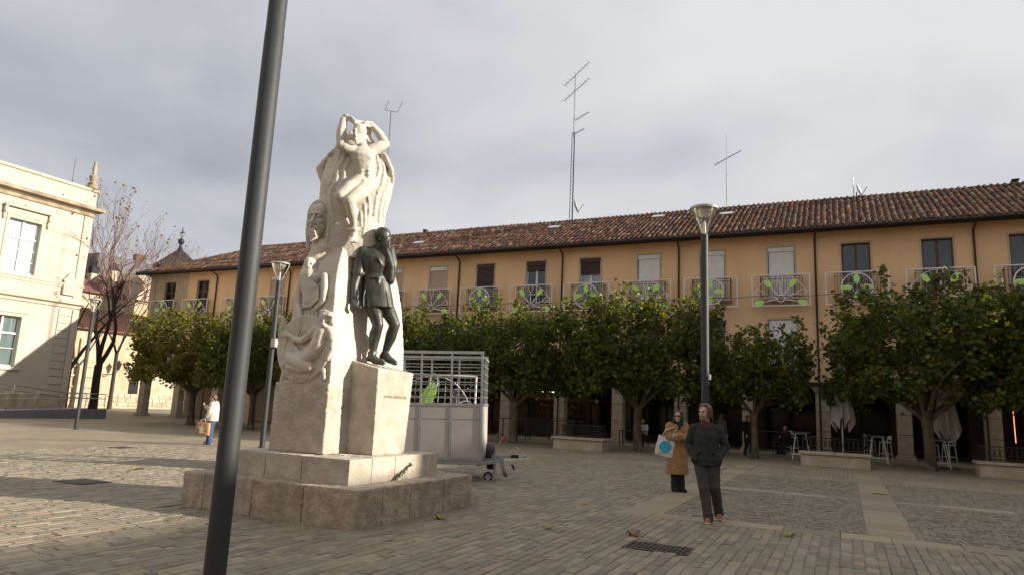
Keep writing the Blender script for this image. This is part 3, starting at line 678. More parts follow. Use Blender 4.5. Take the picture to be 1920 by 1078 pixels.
# ---------------------------------------------------------------- monument
mat('monument_stone', (0.58, 0.53, 0.455), (0.48, 0.435, 0.365), scale=3.0, rough=0.85, bump=0.6, bscale=40, bdist=0.012, c3=(0.38, 0.34, 0.27), c3scale=1.6, c3amt=0.35)
mat('monument_rough', (0.51, 0.455, 0.375), (0.38, 0.33, 0.265), scale=5.0, rough=0.9, bump=0.8, bscale=38, bdist=0.016, c3=(0.29, 0.255, 0.19), c3scale=1.4, c3amt=0.4)
mat('step_stone', (0.46, 0.385, 0.30), (0.30, 0.245, 0.185), scale=6.0, rough=0.9, bump=1.0, bscale=60, bdist=0.016, c3=(0.24, 0.19, 0.14), c3scale=2.6, c3amt=0.35, island=0.10)
mat('bronze', (0.078, 0.078, 0.064), (0.036, 0.036, 0.031), scale=7, rough=0.45, bump=0.25, bscale=60, metal=0.4, spec=0.5, c3=(0.085, 0.115, 0.092), c3scale=3.5, c3amt=0.45)
mat('moss', (0.15, 0.155, 0.075), (0.09, 0.095, 0.05), scale=18, rough=0.95, bump=0.5, bscale=70)
mat('letter', (0.36, 0.315, 0.25), (0.30, 0.26, 0.20), scale=10, rough=0.9)
Z1, Z2 = 0.49, 0.83
mon = thing('stone_monument', 'tall white stone monument carved with figures, standing on two stone steps', 'monument', (-6.95, 8.6, 0))
# lower step: perimeter blocks with open joints, then the upper step
sx0, sx1, sy0, sy1 = STEP
def step_blocks(x0, x1, y0, y1, z0, z1, wd, cuts_f, cuts_r, nm, m, amp, edge):
    fx = [x0] + cuts_f + [x1]; ry = [y0+wd] + cuts_r + [y1]
    jobs = [(fx[i], fx[i+1], y0, y0+wd) for i in range(len(fx)-1)] + [(x1-wd, x1, ry[i], ry[i+1]) for i in range(len(ry)-1)]
    jobs += [(x0, x0+wd, y0+wd, (y0+y1)/2), (x0, x0+wd, (y0+y1)/2, y1), (x0+wd, (x0+x1)/2, y1-wd, y1), ((x0+x1)/2, x1-wd, y1-wd, y1), (x0+wd, x1-wd, y0+wd, y1-wd)]
    for a, b, c, d in jobs:
        o = rough_box(a+.004, b-.004, c+.004, d-.004, z0-.02, z1+random.gauss(0, .003), res=.025, amp=amp, fr=26, edge=edge).build(nm, m, mon)
step_blocks(sx0, sx1, sy0, sy1, 0, Z1, .55, [-8.28, -7.35, -6.45], [8.45, 9.35], 'lower_step_block', 'step_stone', .009, .009)
step_blocks(-8.02, -5.93, 7.50, 9.72, Z1, Z2, .5, [-7.42, -6.75], [8.55], 'upper_step_block', 'monument_rough', .005, .006)
# two rough pedestal blocks
rough_box(-7.66, -6.64, 7.78, 9.62, Z2, 1.825, res=.015, amp=.013, fr=36, edge=.014).build('pedestal_block', 'monument_rough', mon, smooth=True)
hx = rough_box(0, 1, 0, 1, 0, 1, res=.018, amp=.011, fr=30, edge=.014)
def warp(p):      # front-right block: leans out towards the top, its top slopes
    u, v, t = p; a = -6.73+u*(.57+.01*t); top = 2.21-u*.13-v*.02
    y = 8.29-(.03*t)+v*(.80+.13*t); return (a, y, Z2+t*(top-Z2))
hx.v = [warp(q) for q in hx.v]
rb = hx.build('pedestal_block', 'monument_rough', mon, smooth=True)
# ---- carved mass. S(px,py,f): point at depth f (metres towards the viewer's side) of the vertical plane through the monument's axis
AX = V(-6.95, 8.6, 0); FV = V(.626, -.78, 0).normalized(); RV = V(.78, .626, 0).normalized()
def S(px, py, f=0): return on_plane(px, py, AX+FV*f, FV)
core = Blob()
# lower body: levels of (z, front-left x, front-right x, front y, back y), seen outline taken down the front face
FY = 7.80
def lev(py_, l, xr, yf, yb): p = on_y(l, py_, yf); return [V(p.x, yf, p.z), V(xr, yf, p.z), V(xr, yb, p.z), V(min(p.x, -7.35), yb, p.z)]
lv = [lev(724, 521, -6.64, 7.79, 9.62), lev(690, 529, -6.64, 7.80, 9.62), lev(640, 530, -6.66, 7.80, 9.62), lev(590, 548, -6.70, 7.82, 9.60), lev(550, 558, -6.74, 7.86, 9.58), lev(510, 567, -6.78, 7.92, 9.50), lev(485, 578, -6.82, 8.02, 9.42), lev(462, 594, -6.90, 8.16, 9.32)]
vs_ = [q for l in lv for q in l]; core.add(vs_, [(3, 2, 1, 0), tuple(4*(len(lv)-1)+k for k in range(4))]+[(4*i+k, 4*i+(k+1) % 4, 4*i+4+(k+1) % 4, 4*i+4+k) for i in range(len(lv)-1) for k in range(4)])
# column under the hooded head
core.loft([(S(580, 520, .10), .16, .2), (S(594, 490, .15), .17, .2), (S(606, 468, .2), .17, .18), (S(608, 452, .2), .12, .12)], fr=(RV, FV), p=2.4)
# wheel-like shield on the front face
wc = V(-7.17, 7.84, 2.33); whl = []
for k in range(32):
    a = 2*PI*k/32; whl.append((wc.x+.50*math.cos(a), wc.z+.50*math.sin(a)))
core.prism(whl, 'y', 7.755, 8.1)
# upper mass, a wrapped cloak: rows of (left px, right px, py)
rows = []
for l, r_, y, th in ((600, 722, 492, .42), (598, 719, 465, .43), (597, 719, 440, .44), (597, 720, 415, .45), (598, 724, 395, .46), (599, 730, 375, .46), (601, 735, 355, .45), (606, 736, 335, .43), (612, 731, 315, .40), (620, 722, 298, .36), (628, 711, 283, .31), (636, 698, 268, .26), (641, 690, 255, .20)):
    a, b = S(l, y), S(r_, y); rows.append(((a+b)/2, (b-a).length/2, th))
core.loft(rows, seg=36, fr=(RV, FV), p=2.5)
core.chain([S(612, 350, -.25), S(603, 318, -.3), S(612, 300, -.2)], [.07, .09, .05])
base_me = core.data('tmp', None); bmt = bmesh.new(); bmt.from_mesh(base_me); bmesh.ops.triangulate(bmt, faces=bmt.faces); BV = BVHTree.FromBMesh(bmt); bmt.free()
def surf(px, py, lift=0.0):
    d = ray(px, py).normalized(); h, n, i, dist = BV.ray_cast(CAM, d)
    if h is None: return S(px, py, .3)
    return h - d*lift
def ridge(b, pts, r0, r1=None, lift=0.0, n=7):
    """carved ridge along photo points, laid on the stone's surface"""
    q = []
    for i in range(len(pts)-1):
        for k in range(n): t = k/n; q.append((pts[i][0]*(1-t)+pts[i+1][0]*t, pts[i][1]*(1-t)+pts[i+1][1]*t))
    q.append(pts[-1]); P = [surf(*p, lift) for p in q]; m = len(P)
    for _ in range(8): P = [P[0]] + [(P[i-1]+P[i]*2+P[i+1])/4 for i in range(1, m-1)] + [P[-1]]
    rs = [r0+((r1 if r1 is not None else r0)-r0)*i/(m-1) for i in range(m)]
    b.tube(P, rs, seg=8)
# cloak folds around the seated figure
U = lambda L_: [(570+a/4.144, 200+b/4.144) for a, b in L_]
for pl_, r_ in ((U([(290, 330), (270, 420), (235, 470), (215, 580), (190, 610)]), .022), (U([(340, 330), (300, 430), (262, 480), (255, 590), (205, 660), (205, 800), (240, 900)]), .030),
                (U([(375, 340), (350, 430), (312, 490), (310, 590), (258, 650), (265, 760), (330, 880), (365, 960)]), .028), (U([(385, 420), (384, 550), (330, 600)]), .022),
                (U([(560, 380), (590, 480), (570, 560), (545, 600)]), .022), (U([(585, 370), (625, 480), (612, 590), (560, 700), (545, 850)]), .024), (U([(610, 365), (660, 480), (655, 600), (600, 720), (580, 900)]), .026),
                (U([(625, 370), (685, 500), (686, 610), (640, 720), (612, 800), (615, 930)]), .028), (U([(500, 700), (510, 800), (490, 950)]), .018), (U([(470, 760), (475, 900), (460, 1000)]), .018), (U([(440, 820), (445, 940)]), .016),
                (U([(505, 230), (545, 290), (535, 330)]), .02), (U([(500, 255), (530, 300)]), .015), (U([(165, 430), (200, 370), (245, 330)]), .025)):
    ridge(core, pl_, r_*1.45, r_*1.05)
core_o = core.skin_obj('carved_mass', 'monument_stone', mon, voxel=.014, it=2, world=True, disp=(.006, 24))

# ---- seated figure high on the front: arms folded over the head
def UP(a, b, f): return S(570+a/4.144, 200+b/4.144, f)
fg = Blob(); f0 = .40
fg.loft([(UP(470, 600, .36), .20, .15), (UP(465, 545, .38), .155, .13), (UP(460, 500, .40), .15, .13), (UP(458, 440, .42), .175, .14), (UP(455, 390, .43), .20, .15), (UP(462, 345, .42), .19, .12), (UP(462, 318, .40), .10, .09)], fr=(RV, FV), p=2.3, seg=20)
for a, b, r_ in ((418, 405, .075), (498, 405, .075)): fg.ell(UP(a, b, .50), (r_, r_*.8, r_*.8))
for i in range(3):
    for s_ in (-1, 1): fg.ell(UP(468+s_*26, 470+i*32, .50), (.045, .03, .032))
fg.chain([UP(455, 330, .42), UP(448, 270, .44)], [.085, .075])                       # neck
hd = UP(432, 205, .48)
fg.ell(hd+V(0, 0, .02), (.105, .125, .135)); fg.ell(UP(420, 248, .53), (.07, .075, .085)); fg.ell(UP(415, 262, .55), (.045, .05, .07))
fg.cap(UP(402, 185, .60), UP(398, 222, .63), .016, .026); fg.cap(UP(385, 178, .58), UP(440, 172, .58), .02, .018)
fg.ell(UP(405, 236, .60), (.035, .02, .014)); fg.chain([UP(400, 258, .60), UP(408, 285, .58)], [.03, .015])
for i in range(16):                                                                   # hair locks
    t = i/15; a = 405+90*t; fg.chain([UP(a, 118+40*t*t, .47-.10*t), UP(a+18, 150+40*t, .46-.12*t), UP(a+14, 200+20*t, .42-.12*t)], [.03, .032, .02])
fg.chain([UP(385, 345, .45), UP(318, 318, .50), UP(285, 305, .50)], [.095, .085, .075])   # left upper arm, elbow out
fg.chain([UP(290, 305, .50), UP(290, 200, .46), UP(308, 105, .44)], [.082, .078, .058])   # forearm up
fg.ell(UP(322, 82, .44), (.075, .05, .05)); 
for i in range(4): fg.chain([UP(335, 75+i*7, .46), UP(375, 90+i*9, .50), UP(398, 110+i*9, .52)], [.026, .024, .018])
fg.chain([UP(525, 345, .40), UP(580, 315, .38), UP(628, 295, .34)], [.10, .09, .075])     # right upper arm
fg.chain([UP(628, 290, .34), UP(585, 215, .36), UP(535, 155, .40)], [.078, .068, .05])
fg.ell(UP(515, 140, .42), (.06, .05, .055))
for i in range(4): fg.chain([UP(512, 128+i*9, .44), UP(485, 122+i*9, .48), UP(468, 128+i*9, .5)], [.024, .022, .016])
fg.chain([UP(430, 590, .45), UP(350, 640, .58), UP(285, 695, .66)], [.13, .115, .095])     # thigh to the left knee
fg.chain([UP(285, 700, .66), UP(310, 780, .55), UP(345, 850, .44)], [.088, .08, .05])
fg.chain([UP(500, 610, .42), UP(420, 680, .60), UP(352, 735, .70)], [.135, .12, .095])     # other thigh
fg.chain([UP(352, 735, .70), UP(372, 830, .62), UP(388, 940, .50)], [.09, .082, .045]); fg.ell(UP(385, 820, .58), (.075, .08, .12))
fg.chain([UP(388, 945, .50), UP(385, 1030, .52)], [.05, .06]); fg.ell(UP(380, 1040, .56), (.075, .1, .04))
for i in range(5): fg.cap(UP(355+i*14, 1040, .62), UP(352+i*14, 1052, .67), .018, .014)
fg.chain([UP(345, 955, .52), UP(395, 960, .58), UP(435, 945, .50)], [.02, .022, .02])      # ankle band
for i, (a, b, c) in enumerate(((390, 575, 0), (400, 600, 1), (410, 622, 2))): fg.chain([UP(a, b-20, .48), UP(460, b+5, .56), UP(540, b-5, .46), UP(585, b-25, .36)], [.03, .035, .03, .02])
fg.skin_obj('seated_figure', 'monument_stone', mon, voxel=.011, it=2, world=True)

# ---- hooded bearded head on the left column
hb = Blob(); HP = lambda a, b, f: S(570+a/10.777, 380+b/10.777, f)
fdir = (V(.20, -.98, 0)).normalized(); sdir = V(.98, .20, 0).normalized()                           # it looks out over the front face
hc = HP(330, 400, .22); HS = 1.18
fr_rot = Matrix((sdir, fdir, V(0, 0, 1))).transposed()
E_ = lambda b, x, y, z, r: b.ell(hc+(sdir*x+fdir*y+V(0, 0, z))*HS, tuple(v*HS for v in r), rot=fr_rot)
E_(hb, 0, 0, .10, (.125, .15, .17)); E_(hb, 0, .06, -.06, (.105, .11, .16)); E_(hb, 0, .10, -.20, (.065, .075, .10)); E_(hb, 0, .09, .13, (.115, .08, .10))
P_ = lambda x, y, z: hc+(sdir*x+fdir*y+V(0, 0, z))*HS
hb.chain([P_(0, .155, .07), P_(0, .20, -.015), P_(0, .215, -.055)], [.020, .024, .034]); hb.ell(P_(.03, .19, -.06), .02); hb.ell(P_(-.03, .19, -.06), .02)
for s_ in (-1, 1):
    hb.chain([P_(.012*s_, .178, .075), P_(.055*s_, .168, .078), P_(.10*s_, .125, .055)], [.016, .018, .014])
    hb.ell(P_(.05*s_, .14, .04), (.03, .03, .018)); hb.ell(P_(.075*s_, .12, -.02), (.04, .04, .035))
    hb.chain([P_(.005*s_, .195, -.095), P_(.05*s_, .17, -.12), P_(.07*s_, .14, -.18)], [.016, .018, .014])
    for q in range(3): hb.chain([P_(.015*s_*(q+.5), .19, -.165), P_(.022*s_*(q+.5), .175, -.23), P_(.012*s_*(q+.3), .16, -.29+q*.02)], [.018, .018, .01])
hb.chain([P_(-.03, .187, -.135), P_(.03, .187, -.135)], [.012, .012])
hb.skin_obj('bearded_head', 'monument_stone', mon, voxel=.009, it=1, world=True)
ho = Blob()                                                                              # hood and neck cloth
n = 18; path = []
for k in range(n+1):
    a = PI*(k/n)*1.0; path.append(P_(.145*math.cos(a), .045, .10+.175*math.sin(a)))
path = [P_(.13, .03, -.38), P_(.15, .04, -.15)] + path + [P_(-.15, .04, -.15), P_(-.12, .03, -.35)]
ho.chain(path, [.035]*len(path))
E_(ho, 0, -.05, .08, (.165, .15, .19)); E_(ho, 0, -.10, -.15, (.16, .13, .25)); E_(ho, .02, -.12, -.38, (.16, .14, .2)); E_(ho, 0, .0, -.36, (.09, .09, .16))
ho.skin_obj('hood', 'monument_stone', mon, voxel=.012, it=2, world=True)

# ---- relief of two figures on the shaded front face
rl = Blob(); Q = lambda L_: [(510+a/4.147, 470+b/4.147) for a, b in L_]
def rp(a, b, lift=.03): return surf(510+a/4.147, 470+b/4.147, lift)
def lim(L_, rs, lift=.03): rl.chain([rp(a, b, lift) for a, b in L_], rs)
rl.ell(rp(290, 105, .02), (.085, .085, .11)); rl.ell(rp(285, 140, .04), (.05, .05, .07)); lim([(262, 95), (310, 100)], [.018, .018], .09); lim([(283, 95), (278, 120)], [.014, .02], .11); lim([(268, 135), (300, 132)], [.014, .012], .10)
for i in range(6): lim([(262+i*9, 140), (268+i*10, 185+6*(i % 2))], [.016, .01], .07)
for i in range(7): lim([(300+6*i, 62+4*i), (330+2*i, 80+8*i), (335-2*i, 110+5*i)], [.016, .018, .012], .03)
lim([(300, 210), (300, 300), (300, 390)], [.16, .14, .11], -.02); lim([(250, 225), (350, 215)], [.08, .08], .02); rl.ell(rp(330, 285, .04), (.08, .06, .06)); rl.ell(rp(275, 290, .04), (.07, .06, .06))
lim([(225, 240), (205, 330), (205, 420), (215, 520), (212, 600)], [.055, .055, .05, .045, .035], .02)
lim([(410, 200), (412, 280), (400, 380)], [.06, .058, .045], .04); lim([(400, 380), (375, 415), (345, 450)], [.045, .04, .04], .04)
for i in range(5): lim([(240, 440-14*i), (300, 430-22*i), (365, 375-20*i)], [.02, .022, .014], .05)
for i in range(5): lim([(235+28*i, 480), (225+24*i, 600), (190+22*i, 680)], [.022, .022, .014], .01)
# kneeling figure
rl.ell(rp(412, 520, .05), (.085, .085, .10)); lim([(395, 500), (440, 500)], [.02, .02], .12); lim([(405, 520), (398, 545)], [.014, .02], .13); lim([(388, 560), (410, 572)], [.014, .014], .11); rl.ell(rp(400, 575, .08), (.045, .04, .035))
for i in range(9): rl.ell(rp(385+10*i, 470-10*math.sin(i*.5)+4*i, .06), .035)
for i in range(5): rl.ell(rp(455+3*i, 490+18*i, .03), .04)
lim([(425, 590), (455, 640), (465, 690)], [.06, .07, .055], .03); lim([(465, 690), (465, 760), (430, 840)], [.05, .05, .035], .02)
lim([(340, 610), (300, 650), (230, 700), (180, 690), (140, 655)], [.062, .06, .052, .042, .035], .05)
for i in range(4): lim([(135, 645+7*i), (105, 628+10*i), (78, 630+13*i)], [.017, .015, .011], .05)
lim([(390, 640), (370, 720), (320, 800)], [.12, .13, .12], -.02); lim([(330, 790), (270, 840), (180, 830)], [.11, .10, .09], .0)
lim([(150, 830), (220, 870), (295, 905)], [.10, .11, .08], .02); lim([(290, 910), (220, 920), (130, 895)], [.065, .06, .05], .03)
for i in range(6): lim([(150+8*i, 700+18*i), (220, 790+7*i), (300+8*i, 730+10*i), (390, 660+10*i)], [.012, .02, .02, .012], .03)
for i in range(8): lim([(105+28*i, 940), (80+26*i, 1000)], [.028, .016], .0)
lim([(90, 890), (80, 1000)], [.03, .02], .0); lim([(400, 930), (405, 990)], [.05, .03], .02)
for i in range(6): lim([(150+10*i-60, 500+26*i), (60+12*i, 600+16*i), (50+10*i, 700+10*i)], [.014, .018, .014], .0)
lim([(475, 700), (460, 780), (425, 850)], [.02, .022, .014], .02)
rl.skin_obj('relief_figures', 'monument_stone', mon, voxel=.011, it=2, world=True)
# inscription cut in the lit side of the front block
def letters():
    cu = bpy.data.curves.new('inscription', 'FONT'); cu.body = 'ALONSO BERRUGUETE'; cu.size = .056; cu.align_x = 'CENTER'; cu.extrude = .002
    o = bpy.data.objects.new('raw', cu); COL.objects.link(o); dg = bpy.context.evaluated_depsgraph_get(); dg.update(); me = bpy.data.meshes.new_from_object(o.evaluated_get(dg)); bpy.data.objects.remove(o)
    me.materials.clear(); me.materials.append(MATS['letter']); q = tag(from_mesh('inscription', me, mon), kind='stuff')
    q.location = V(-6.146, 8.74, 1.66)-mon.location; q.rotation_euler = (PI/2, 0, PI/2)
letters()
# moss streaks down the joint between the blocks and on the step
def moss(pts, wd, x=None, y=None):
    mb = MB()
    for _ in range(300):
        i = random.randrange(len(pts)-1); t = random.random(); px = pts[i][0]*(1-t)+pts[i+1][0]*t+random.gauss(0, wd); py = pts[i][1]*(1-t)+pts[i+1][1]*t+random.gauss(0, 2)
        p = on_x(px, py, x) if x is not None else on_y(px, py, y); r_ = random.uniform(.003, .009)
        mb.add([p+V(-r_, -r_, -r_), p+V(r_, -r_, -r_), p+V(0, r_, -r_), p+V(0, 0, r_*1.6)], [(0, 2, 1), (0, 1, 3), (1, 2, 3), (2, 0, 3)])
    tag(mb.build('moss', 'moss', mon), kind='stuff')
moss([(655, 690), (650, 740), (646, 790), (642, 835)], 4, y=8.285)
moss([(730, 905), (745, 893), (757, 882), (772, 868)], 2, x=-5.925)

# ---------------------------------------------------------------- bronze figure standing on the front block
bz = Blob(); B = lambda a, b, f=.22: S(640+a/3.717, 410+b/3.717, f+.15)
hc2 = B(296, 135, .26)
bz.ell(hc2+V(0, 0, .03), (.11, .12, .135)); bz.ell(B(312, 165, .30), (.075, .085, .10)); bz.chain([B(334, 150, .33), B(338, 168, .34)], [.018, .026]); bz.chain([B(305, 190, .33), B(318, 200, .34)], [.045, .03])
bz.chain([B(322, 132, .35), B(338, 136, .33)], [.016, .014]); bz.ell(B(268, 145, .33), (.02, .035, .035))
bz.ell(B(284, 112, .24), (.115, .13, .12))
for i in range(11): t = i/10; bz.chain([B(322-6*t, 92+12*t, .34-.16*t), B(288-20*t, 70+16*t, .34-.14*t), B(254-6*t, 92+20*t, .34-.16*t), B(246+2*t, 135+14*t, .32-.12*t)], [.020, .024, .024, .014])
bz.chain([B(272, 190, .22), B(258, 235, .2)], [.075, .085])
bz.loft([(B(238, 430, .2), .205, .15), (B(238, 395, .2), .19, .15), (B(242, 340, .22), .215, .17), (B(242, 280, .22), .245, .175), (B(242, 240, .2), .25, .15), (B(248, 212, .19), .17, .11), (B(258, 195, .19), .09, .08)], fr=(RV, FV), p=2.3, seg=20)
bz.loft([(B(254, 622, .2), .255, .20), (B(250, 560, .2), .245, .195), (B(244, 480, .2), .225, .18), (B(238, 410, .2), .20, .16)], fr=(RV, FV), p=2.2, seg=28)                         # tunic skirt
for a0, a1 in ((160, 130), (185, 165), (205, 200), (225, 235), (250, 270), (270, 305), (290, 345)): bz.tube([B(a0+12, 450, .33), B(a0*.6+a1*.4+8, 530, .355), B(a0*.4+a1*.6+10, 614, .365)], [.008, .013, .017], 8)
bz.tube([B(165, 402, .28), B(205, 408, .355), B(255, 410, .37), B(300, 405, .30)], .022, 8)                                       # belt
bz.chain([B(262, 412, .37), B(258, 450, .375)], [.02, .014])
bz.chain([B(225, 225, .33), B(262, 290, .40), B(284, 330, .37)], [.022, .02, .012]); bz.chain([B(300, 215, .3), B(292, 280, .36), B(284, 330, .37)], [.02, .018, .012])   # collar opening
bz.chain([B(152, 235, .22), B(128, 320, .24), B(118, 385, .26)], [.105, .10, .092]); bz.chain([B(92, 375, .26), B(146, 385, .28)], [.055, .05])                # arm at his side, rolled sleeve
bz.chain([B(116, 385, .26), B(96, 450, .3), B(88, 510, .34)], [.075, .068, .048]); bz.ell(B(88, 545, .35), (.055, .05, .085))
for i in range(4): bz.chain([B(76+9*i, 565, .38), B(80+9*i, 592, .41), B(92+8*i, 610, .42)], [.02, .019, .015])
bz.chain([B(104, 540, .38), B(118, 575, .4), B(116, 598, .41)], [.02, .018, .014])
bz.box(*[0]*6) if False else None
bz.chain([B(118, 500, .37), B(112, 600, .41)], [.012, .012]); bz.bar(B(80, 612, .42), B(140, 622, .42), .07, .06)                              # chisel and mallet
bz.chain([B(330, 225, .18), B(352, 320, .22), B(338, 430, .26)], [.10, .092, .075]); bz.chain([B(338, 430, .27), B(345, 330, .33), B(318, 235, .34)], [.075, .066, .05])   # other arm, hand to the face
bz.ell(B(312, 208, .34), (.05, .045, .065))
for i in range(4): bz.chain([B(305+8*i, 205, .36), B(308+8*i, 178, .37), B(312+6*i, 165, .36)], [.019, .018, .014])
bz.chain([B(210, 590, .22), B(238, 670, .27), B(256, 735, .30)], [.125, .11, .085]); bz.chain([B(256, 735, .30), B(232, 830, .25), B(218, 935, .24)], [.085, .085, .052]); bz.ell(B(228, 815, .2), (.075, .085, .14))
bz.chain([B(300, 590, .18), B(340, 670, .22), B(372, 735, .25)], [.125, .11, .085]); bz.chain([B(372, 735, .25), B(342, 830, .2), B(308, 920, .18)], [.085, .085, .052]); bz.ell(B(342, 815, .15), (.075, .085, .14))
bz.chain([B(212, 960, .24), B(235, 985, .28), B(290, 1002, .34)], [.066, .062, .042]); bz.ell(B(200, 975, .22), (.06, .07, .045)); bz.tube([B(185, 932, .24), B(220, 940, .30), B(248, 932, .24)], .02, 8)
bz.chain([B(302, 945, .18), B(330, 978, .23), B(375, 1003, .29)], [.066, .062, .042]); bz.ell(B(290, 960, .16), (.06, .07, .045))
bzo = bz.skin('bronze_statue', 'bronze', voxel=.011, it=2, off=(-6.45, 8.75, 2.13))
o = from_mesh('bronze_statue', bzo, None, (-6.45, 8.75, 2.13)); tag(o, 'dark bronze statue of a tunic-clad man, head bowed on his hand', 'statue')
# ---------------------------------------------------------------- plane trees in front of the arcade
mat('plane_bark', (0.135, 0.11, 0.075), (0.055, 0.044, 0.03), scale=6, rough=0.9, bump=0.5, bscale=25, stretch=(1, 1, .5), c3=(0.22, 0.195, 0.135), c3scale=4, c3amt=0.5)
GREENS = [(0.085, 0.116, 0.018), (0.112, 0.138, 0.019), (0.066, 0.096, 0.018), (0.140, 0.152, 0.022), (0.096, 0.119, 0.024), (0.188, 0.157, 0.024), (0.078, 0.106, 0.019), (0.133, 0.117, 0.022), (0.062, 0.087, 0.018), (0.123, 0.136, 0.024), (0.111, 0.078, 0.019), (0.103, 0.126, 0.018)]
mat('plane_leaf', (0.120, 0.140, 0.025), (0.068, 0.085, 0.018), scale=8, rough=0.42, island=0.30, pal=GREENS, trans=0.48, spec=0.5)
YELL = [(0.171, 0.161, 0.026), (0.127, 0.140, 0.026), (0.159, 0.161, 0.026), (0.103, 0.119, 0.024), (0.180, 0.137, 0.026), (0.205, 0.169, 0.029), (0.154, 0.148, 0.029)]
mat('plane_leaf_turning', (0.188, 0.169, 0.029), (0.103, 0.106, 0.019), scale=8, rough=0.45, island=0.30, pal=YELL, trans=0.48)
def leaf_cloud(pts, size, rng):
    """many lobed leaves, each its own island"""
    L2 = np.array([(0, -.12)] + [(a, b+.38) for a, b in LEAF2D]); n = len(pts); k = len(L2)
    lz = np.array([0.0] + [-.16*(a*a+.4*b*b)*4*.25 for a, b in LEAF2D])
    s = size*rng.uniform(.6, 1.2, n)
    d = rng.normal(size=(n, 3)); d[:, 2] -= .35; d /= np.linalg.norm(d, axis=1)[:, None]        # leaf direction
    r_ = rng.normal(size=(n, 3)); x = np.cross(d, r_); x /= np.linalg.norm(x, axis=1)[:, None]; z = np.cross(x, d)
    P = pts[:, None, :] + s[:, None, None]*(L2[None, :, 0, None]*x[:, None, :] + L2[None, :, 1, None]*d[:, None, :] + lz[None, :, None]*z[:, None, :])
    base = (np.arange(n)*k)[:, None]; m = k-1
    tri = np.array([(0, 1+i, 1+(i+1) % m) for i in range(m)]); F = (base[:, :, None] + tri[None]).reshape(-1, 3)
    return P.reshape(-1, 3), F
def fast_mesh(name, Vv, Ff, m, smooth=False):
    me = bpy.data.meshes.new(name); nv, nf, k = len(Vv), len(Ff), Ff.shape[1]
    me.vertices.add(nv); me.vertices.foreach_set('co', np.asarray(Vv, 'f').ravel()); me.loops.add(nf*k); me.loops.foreach_set('vertex_index', np.asarray(Ff, 'i').ravel())
    me.polygons.add(nf); me.polygons.foreach_set('loop_start', np.arange(0, nf*k, k, dtype='i')); me.update(calc_edges=True); me.materials.append(MATS[m])
    if smooth: me.polygons.foreach_set('use_smooth', [True]*nf)
    return me
def plane_tree(rx, ry, zb, zt, trunk_r, seed, nleaf, lean=0.0, m='plane_leaf', lsize=.20):
    """pollarded plane: trunk, knuckled limbs, upright shoots, leaves along the shoots"""
    rng = np.random.default_rng(seed); rnd = random.Random(seed); mb = Blob(); sh = MB(); fork = zb*.86
    tp = [(lean*t*.5+.03*math.sin(3*t+seed), .03*math.cos(4*t+seed), fork*t) for t in (0, .04, .15, .35, .6, .85, 1)]
    mb.tube(tp, [trunk_r*1.45, trunk_r*1.2, trunk_r*1.05, trunk_r, trunk_r*.93, trunk_r*.95, trunk_r*1.1], 10)
    top = Vector(tp[-1]); ends = []; nl = 7
    for i in range(nl):
        a = 2*PI*i/nl+rnd.uniform(-.3, .3); q = rnd.uniform(.45, .75); e = V(rx*q*math.cos(a)+lean*.5, ry*q*math.sin(a), zb+(zt-zb)*rnd.uniform(.12, .38))
        mid = top.lerp(e, .5)+V(0, 0, rnd.uniform(.05, .3)); mb.tube([top-V(0, 0, .15), mid, e], [trunk_r*.55, trunk_r*.38, trunk_r*.26], 7); ends += [mid, e]
        for _ in range(3):
            a2 = a+rnd.uniform(-.7, .7); q2 = rnd.uniform(.75, .97); e2 = V(rx*q2*math.cos(a2)+lean*.5, ry*q2*math.sin(a2), e.z+rnd.uniform(-.1, .35)*(zt-zb)); mb.tube([e, e.lerp(e2, .5)+V(0, 0, .1), e2], [trunk_r*.22, trunk_r*.15, trunk_r*.09], 5); ends.append(e2)
    pts = []; per = 46; ns = nleaf//per
    for j in range(ns):
        while True:
            c = rng.uniform(-1, 1, 3); rr = (abs(c[0])**2.4+abs(c[1])**2.4)**(1/2.4)
            if rr < 1 and c[2] < 1-.55*rr**3 and c[2] > -1+.25*(1-rr): break
        if rnd.random() < .35: s_ = .9/max(rr, .3); c[:2] *= min(s_, 1.4)
        u = (c[2]+1)/2; P0 = np.array([c[0]*rx+lean*.5, c[1]*ry, zb+(zt-zb)*(u*.88)])
        ln = rnd.uniform(.35, .85)*((1.25+.7*(rnd.random() < .3)) if u > .6 else .8); dr = np.array([c[0]*.45+rng.normal()*.15, c[1]*.45+rng.normal()*.15, .35+u*.9]); dr /= np.linalg.norm(dr)
        if rnd.random() < .30 or u > .75: sh.tube([P0, P0+dr*ln*.95], [.012, .006], 4, cap=False)
        t = rng.uniform(0, 1, per)**.8; sp = .20*(1.05-.55*t); pts.append(P0+dr*ln*t[:, None]+rng.normal(size=(per, 3))*sp[:, None])
    pts = np.concatenate(pts); pts = pts[(pts[:, 2] > zb-.25)]
    Vv, Ff = leaf_cloud(pts, lsize, rng)
    return mb.skin('trunk', 'plane_bark', .035, 1), fast_mesh('crown', Vv, Ff, m), sh.data('shoots', 'plane_bark')
def put_tree(name, meshes, p, label, group=None, rz=0, sc=(1, 1, 1), cat='tree'):
    t = thing(name, label, cat, p, rz, group); t.scale = sc; from_mesh('trunk', meshes[0], t); c = from_mesh('crown', meshes[1], t); tag(from_mesh('shoots', meshes[2], t), kind='stuff'); return t
TA = plane_tree(3.3, 2.6, 2.2, 6.65, .185, 3, 15500); TB = plane_tree(3.0, 2.5, 2.2, 6.1, .175, 8, 13000, lean=.25); TC = plane_tree(2.2, 1.9, 2.15, 5.0, .15, 21, 6200, lean=.2); TD = plane_tree(3.0, 2.5, 2.15, 6.4, .19, 33, 12000, m='plane_leaf_turning')
GR = 'plane trees in a row before the arcade'
def foot(px, py, Y=29.8): p = on_ground(px, py); return p
